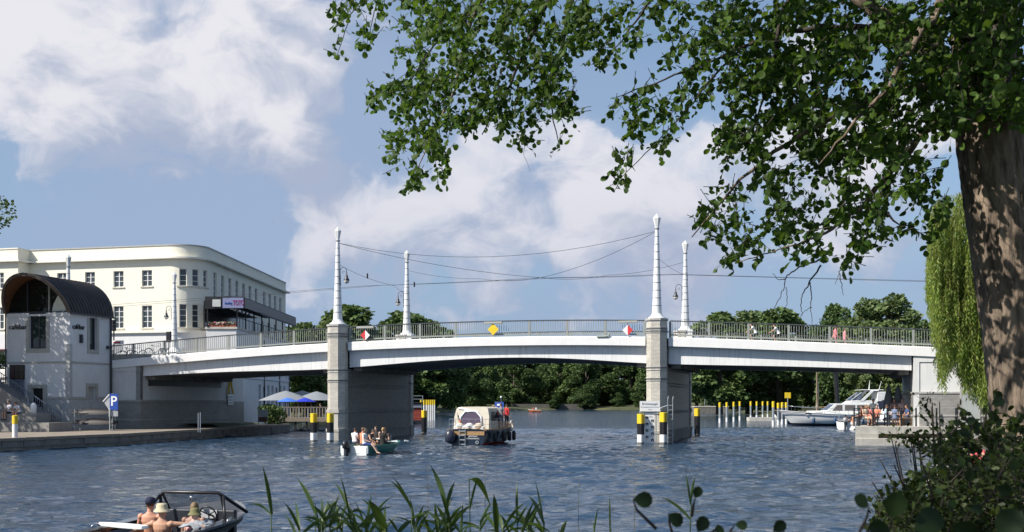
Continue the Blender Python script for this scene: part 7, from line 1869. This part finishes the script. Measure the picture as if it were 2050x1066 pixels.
# green shrubs on the quay
def bush(label, p, r, n, seed, mat=LEAF_FAR):
    rng = np.random.default_rng(seed); o = thing('bush', label, 'bush', p); bl = [(rng.uniform(-.5,.5)*r, rng.uniform(-.4,.4)*r, r*rng.uniform(.4,1.0), r*rng.uniform(.5,.75)) for _ in range(6)]
    q, d = crown_points(rng, bl, n); link('foliage', scatter_mesh('foliage', *CLUMP, q, frames(rng, n, d, .9), .16*(.6+.8*rng.random(n)), mat), o)['kind'] = 'stuff'
    m = MB()
    for b in bl: m.tube([(0,0,-.1),(b[0]*.6,b[1]*.6,b[2]*.6),b[:3]], [.04,.03,.01], 5)
    m.build('stems', TWIG, o)
bush('green bush at the corner of the cafe deck', Vector(((553-1025)/F*110, 110, .72)), 1.15, 1500, 3); bush('dark hedge bush in front of the annex windows', Vector(((530-1025)/F*118, 118, .72)), 1.2, 1500, 4, LEAF_DARK); bush('dark plant at the left edge below the street', tw(-7.2, .8, 4.9), 1.1, 1200, 5, LEAF_DARK)
# ------------------------------------------------------------------ right bank platform
PF = thing('stone_platform', 'pale stone platform stepping into the water below the right abutment', 'platform', (0,0,0))
x0 = (1712-1025)/F*74.5
def skew(a, b, c): return (a + max(0, b-74.5)*.34, b, c)
def slabs(z0, z1, ya, xa, mat, name, xe=38, l=2.6, ye=77.2):
    x = xa
    while x < xe: MB().prism([(x+.006,ya),(min(x+l,xe)-.006,ya),(min(x+l,xe)-.006,ye),(x+.006,ye)], z0, z1, f=skew).build(name, mat, PF, bevel=.02); x += l
slabs(.72, 1.2, 74.75, x0, STONE_PALE, 'upper_slab'); slabs(-.02, .46, 74.5, x0, STONE_PALE, 'lower_slab')
MB().prism([(x0+1.45,75.05),(38,75.05),(38,99),(x0+1.45,99)], .46, .72, f=skew).build('recessed_course', M('brown_stone', (.20,.16,.11), .9, .35, 2.5, .5, 12, streak=.5), PF)
MB().prism([(x0,74.62),(x0+1.44,74.62),(x0+1.44,99),(x0,99)], .462, .718, f=skew).build('corner_block', STONE_PALE, PF)
MB().prism([(x0+.3,74.8),(38,74.8),(38,99),(x0+.3,99)], -1.5, -.03, f=skew).build('foundation', CONCRETE_DARK, PF)
MB().prism([(x0+.01,77.21),(38,77.21),(38,98),(x0+.01,98)], .73, 1.19, f=skew).build('terrace_paving', STONE_PALE, PF)
RL = thing('platform_railing', 'dark metal railing along the stone platform edge', 'railing', (0,0,1.2))
xs = [x0+.05, x0+.35, x0+1.25, x0+2.12, x0+3.0, x0+3.92, x0+5.2, x0+6.4]
for x in xs: MB().box(x-.04, x+.04, 74.86, 74.94, 0, 1.15).build('post', DARK_METAL, RL)
for z in (.42, .80, 1.12): MB().tube([(xs[0],74.9,z),(xs[4],74.9,z)], .018, 5).build('rail', DARK_METAL, RL)
MB().bar((x0+.2,75,1.1),(x0+1.9,80,1.1),.05).build('side_rail', DARK_METAL, RL)
o = thing('menu_board', 'yellow-framed chalk A-board standing on the platform', 'sign', (((1853-1025)/F*76.3), 76.3, 1.2), R(18))
for s, y in ((1,0),): 
    MB().bar((-.36,0,0),(-.30,.28,1.25),.07).build('frame_leg', YELLOW, o); MB().bar((.36,0,0),(.30,.28,1.25),.07).build('frame_leg', YELLOW, o); MB().bar((-.36,-.0,.04),(.36,-.0,.04),.06).build('frame_bar', YELLOW, o); MB().bar((-.31,.28,1.24),(.31,.28,1.24),.06).build('frame_bar', YELLOW, o)
    MB().add([(-.32,.01,.1),(.32,.01,.1),(.28,.26,1.2),(-.28,.26,1.2)], [(0,1,2,3)]).build('chalk_board', BLACK, o)
    for q in range(6): f_ = .2+q*.14; MB().add([(-.24,.005+.225*f_-.02,f_*1.2),(.20-.06*(q%3),.005+.225*f_-.02,f_*1.2),(.20-.06*(q%3),.008+.225*f_-.02,f_*1.2+.035),(-.24,.008+.225*f_-.02,f_*1.2+.035)], [(0,1,2,3)]).build('chalk_line', M('chalk', (.5,.5,.48), .9), o)
    for x in (-.3,.3): MB().bar((x,.28,1.2),(x,.62,0),.05).build('back_leg', YELLOW, o)
GQ = 'guests on the terrace under the right end of the bridge'
def guest(px, Y, pose, rz, lab, z=1.2, **kw): person(lab, Vector(((px-1025)/F*Y, Y, z)), R(rz), pose, voxel=.018, group=GQ, **kw)
guest(1862, 77, STAND, 165, 'man with a backpack standing by the chalk board', top=(.22,.22,.25), bottom=(.16,.17,.19), hair=(.05,.035,.025), leg=.8)
o = thing('backpack', 'dark backpack on the man by the chalk board', 'bag', Vector(((1858-1025)/F*77-.05, 76.78, 2.28)), R(165)); MB().box(-.17,.17,-.02,.16,-.02,.42).build('bag', M('pack_dark', (.02,.025,.03), .8), o, bevel=.05)
guest(1886, 79, WALK, 120, 'person in red with a blue shoulder bag walking past the abutment', top=(.42,.04,.05), bottom=(.05,.05,.07), hair=(.25,.18,.1), hair_len=.1, z=1.45)
guest(1722, 76.2, RECLINE, 60, 'person in dark clothes sitting in the corner of the terrace', top=(.20,.06,.03), bottom=(.05,.05,.05), hair=(.05,.03,.02))
guest(1741, 76.9, RECLINE, -50, 'guest in a red and white top leaning back on the terrace', top=(.62,.20,.18), bottom=(.5,.5,.5), skin=SKIN_RED, hair=(.30,.20,.1))
guest(1756, 77.3, SIT, 150, 'guest with orange top facing the water on the terrace', top=(.62,.24,.15), bottom=(.3,.3,.3), skin=SKIN_PALE, hair=(.06,.04,.03))
guest(1774, 77.4, SIT, -100, 'guest in a light blue shirt at the terrace table', top=(.45,.58,.68), bottom=(.05,.06,.1), hair=(.1,.06,.04))
guest(1791, 76.2, SIT, -60, 'person with bare legs sitting in front of the folded parasols', top=(.16,.20,.30), bottom=(.12,.16,.25), skin=SKIN_RED, leg=.45, hair=(.05,.03,.03), barefoot=True)
guest(1806, 78.6, STAND, 180, 'standing person in a pale pink shirt at the back of the terrace', top=(.52,.40,.38), bottom=(.1,.1,.12), hair=(.35,.25,.15))
guest(1790, 78.8, STAND, 160, 'standing person in brown at the back of the terrace', top=(.25,.16,.14), bottom=(.1,.08,.08), hair=(.12,.07,.04))
guest(1748, 79, STAND, 190, 'standing guest in a white shirt behind the seated ones on the terrace', top=(.75,.75,.73), bottom=(.2,.2,.25), hair=(.2,.13,.07), height=.98)
guest(1733, 76.0, SIT, 200, 'guest in a beige dress with her back to the railing', top=(.55,.45,.34), bottom=(.5,.42,.32), hair=(.22,.13,.06), hair_len=.15, skin=SKIN_RED)
guest(1816, 77.3, SIT, 100, 'guest in a dark blue shirt beside the abutment', top=(.05,.08,.18), bottom=(.2,.2,.2), hair=(.05,.03,.02))
o = thing('covered_boat', 'boat under a bulging white cover behind the terrace guests', 'boat', ((1790-1025)/F*113, 113, 0), R(-15)); hb, top, L = hull(o, 'hull', 6.0, 2.4, .9, .3, GELCOAT); m = MB(); m.grid([[(hb(q)*math.cos(a)*1.02, 6.0*q, .9+.3*q+1.5*math.sin(a)**.8*math.sin(PI*(.15+.75*q))) for a in [PI*k/10 for k in range(11)]] for q in [i/10*.97 for i in range(11)]]); m.build('cover', M('boat_cover', (.74,.74,.73), .8), o, smooth=True)
for i, (px, Y) in enumerate(((1732,77.6),(1764,76.5),(1806,76.6))):
    o = thing('terrace_table', ['dark table in the corner of the terrace','dark table in the middle of the terrace','small wooden stool table by the bare-legged person'][i], 'table', ((px-1025)/F*Y, Y, 1.2), .2*i, 'terrace tables')
    h = .74 if i < 2 else .5; c = M('table_dark', (.03,.03,.035), .5) if i < 2 else WOOD
    MB().box(-.5,.5,-.4,.4,h-.04,h).build('top', c, o)
    for x in (-.42,.42):
        for y in (-.32,.32): MB().box(x-.03,x+.03,y-.03,y+.03,0,h-.04).build('leg', c, o)
for i, (px, Y, h) in enumerate(((1779,79.5,2.7),(1798,79.2,2.7))):
    o = thing('closed_parasol', ['left','right'][i] + ' folded grey parasol on the terrace', 'parasol', ((px-1025)/F*Y, Y, 1.2), 0, 'folded parasols'); m = MB(); m.lathe([(.42,.9),(.40,1.0),(.30,1.7),(.14,2.4),(.03,h)], 10); m.build('folded_canopy', M('parasol_grey', (.13,.145,.165), .85, .2, 5), o, smooth=True); MB().tube([(0,0,0),(0,0,1.0)], .03, 6).build('pole', STEEL, o); MB().lathe([(.3,0),(.3,.07)], 12).build('foot', CONCRETE, o)
# downpipe and doorway on the right abutment
o = thing('door_shutter', 'grey tall door in the right abutment wall', 'door', bp(41.95, .095, 1.25), ROT); MB().box(0,1.0,-.03,.03,0,3.3).build('door_leaf', M('door_grey', (.34,.36,.35), .6, .1), o); MB().box(-.1,0,-.05,.03,0,3.4).build('door_frame', STONE_BAND, o); MB().box(1.0,1.1,-.05,.03,0,3.4).build('door_frame', STONE_BAND, o); MB().box(.85,.9,-.07,-.03,1.5,1.6).build('handle', STEEL, o)
o = thing('wall_plate', 'small grey plate and cable on the right abutment', 'sign', bp(40.9, .085, 5.0), ROT); MB().box(.0,.5,-.02,.02,-.05,.28).build('plate', STEEL, o); m = MB(); m.tube([(-.45,-.02,.55),(-.62,-.02,.3),(-.62,-.02,0)], .025, 5); m.build('cable', BLACK, o)
# woman in red on the rocks by the willow
WP = Vector(((1957-1025)/F*31, 31, .42)); person('woman in a red top with sunglasses sitting on the stones at the right bank', WP, R(115), SIT, top=(.60,.10,.12), sleeve=.1, bottom=(.04,.04,.05), hair=(.05,.03,.02), hair_len=.05, glasses=True, voxel=.013, skin=SKIN_RED, z_is_seat=True)
STONE = M('bank_stone', (.36,.34,.30), .9, .25, 3, .6, 12, dirt=(.12,.13,.08), dirt_amt=.5)
def rock(x, y, r, seed):
    rng = random.Random(seed); o = thing('bank_rock', 'pale boulder at the foot of the right bank', 'rock', (x, y, max(near_bank_z(x, y), 0) - r*.2), rng.random()*6, 'boulders along the right bank')
    m = MB(); m.ball((0,0,0), (r, r*rng.uniform(.7,1), r*rng.uniform(.5,.75)), 10, 7); m.v = [tuple(c*(1+.18*math.sin(v[0]*9/r*.3+seed)*math.cos(v[1]*7/r*.3+seed*2)) for c in v) for v in m.v]; m.build('stone', STONE, o)
rock(WP.x, 31.1, .62, 55)
rq = random.Random(6)
for k in range(12):
    y = 24 + k*3.2; x = np.interp(y, [8,10,14,20,30,40,60,75], [2.5,4.4,7.3,9.6,11.7,14.0,22.0,29.0]) + rq.uniform(-.1,1.1); rock(float(x), y, rq.uniform(.28,.62), k)
# small things on the far right bank: jetty, sign, lamp post
o = thing('jetty_wall', 'dark jetty wall with pale coping at the right bank beyond the pier', 'jetty', ((1398-1025)/F*300, 300, 0), 0); MB().box(-1,7.5,0,8,-1,1.5).build('wall', CONCRETE_DARK, o); MB().box(-1.1,7.6,-.1,8,1.5,1.75).build('coping', STONE_PALE, o)
o = thing('yellow_sign', 'yellow round sign on a post behind the mooring posts', 'sign', ((1577-1025)/F*170, 170, .4), 0); MB().tube([(0,0,0),(0,0,3.2)], .06, 6).build('post', STEEL, o); MB().box(-.42,.42,-.05,.05,2.9,3.7).build('panel', YELLOW, o)
o = thing('pale_pontoon', 'long pale floating pontoon behind the mooring posts', 'pontoon', ((1500-1025)/F*176, 176, 0), 0); MB().box(0,11,0,2,-.3,.5).build('float', STONE_PALE, o); MB().box(4,9,.2,1.6,.5,1.1).build('boat_cover', WHITE, o)
o = thing('dark_mooring_pile', 'slanted black pile with a white square plate beside the yacht', 'mooring post', ((1672-1025)/F*150, 150, 0), 0); MB().tube([(.5,0,-1),(0,0,7.3)], .28, 10).build('pile', BLACK, o); MB().box(-.5,.35,-.35,-.28,6.6,7.5).build('white_plate', WHITE, o)
o = thing('lamp_post', 'pale slim lamp post on the right bank beside the right pier', 'lamp post', ((1411-1025)/F*310, 310, 1.0), 0); MB().tube([(0,0,0),(0,0,5)], .08, 6).build('post', STEEL, o); MB().lathe([(.12,5),(.25,5.2),(.25,6.6),(.1,6.9)], 8).build('lamp_head', M('lamp_pale', (.5,.58,.55), .5), o)
o = thing('quay_wall', 'long low wall at the water edge of the far bank', 'wall', ((1000-1025)/F*446, 446, 0), R(-1)); MB().box(0,36,0,1,-1,2.1).build('wall', M('far_wall', (.10,.095,.085), .9, .2, .5), o)
make_water()
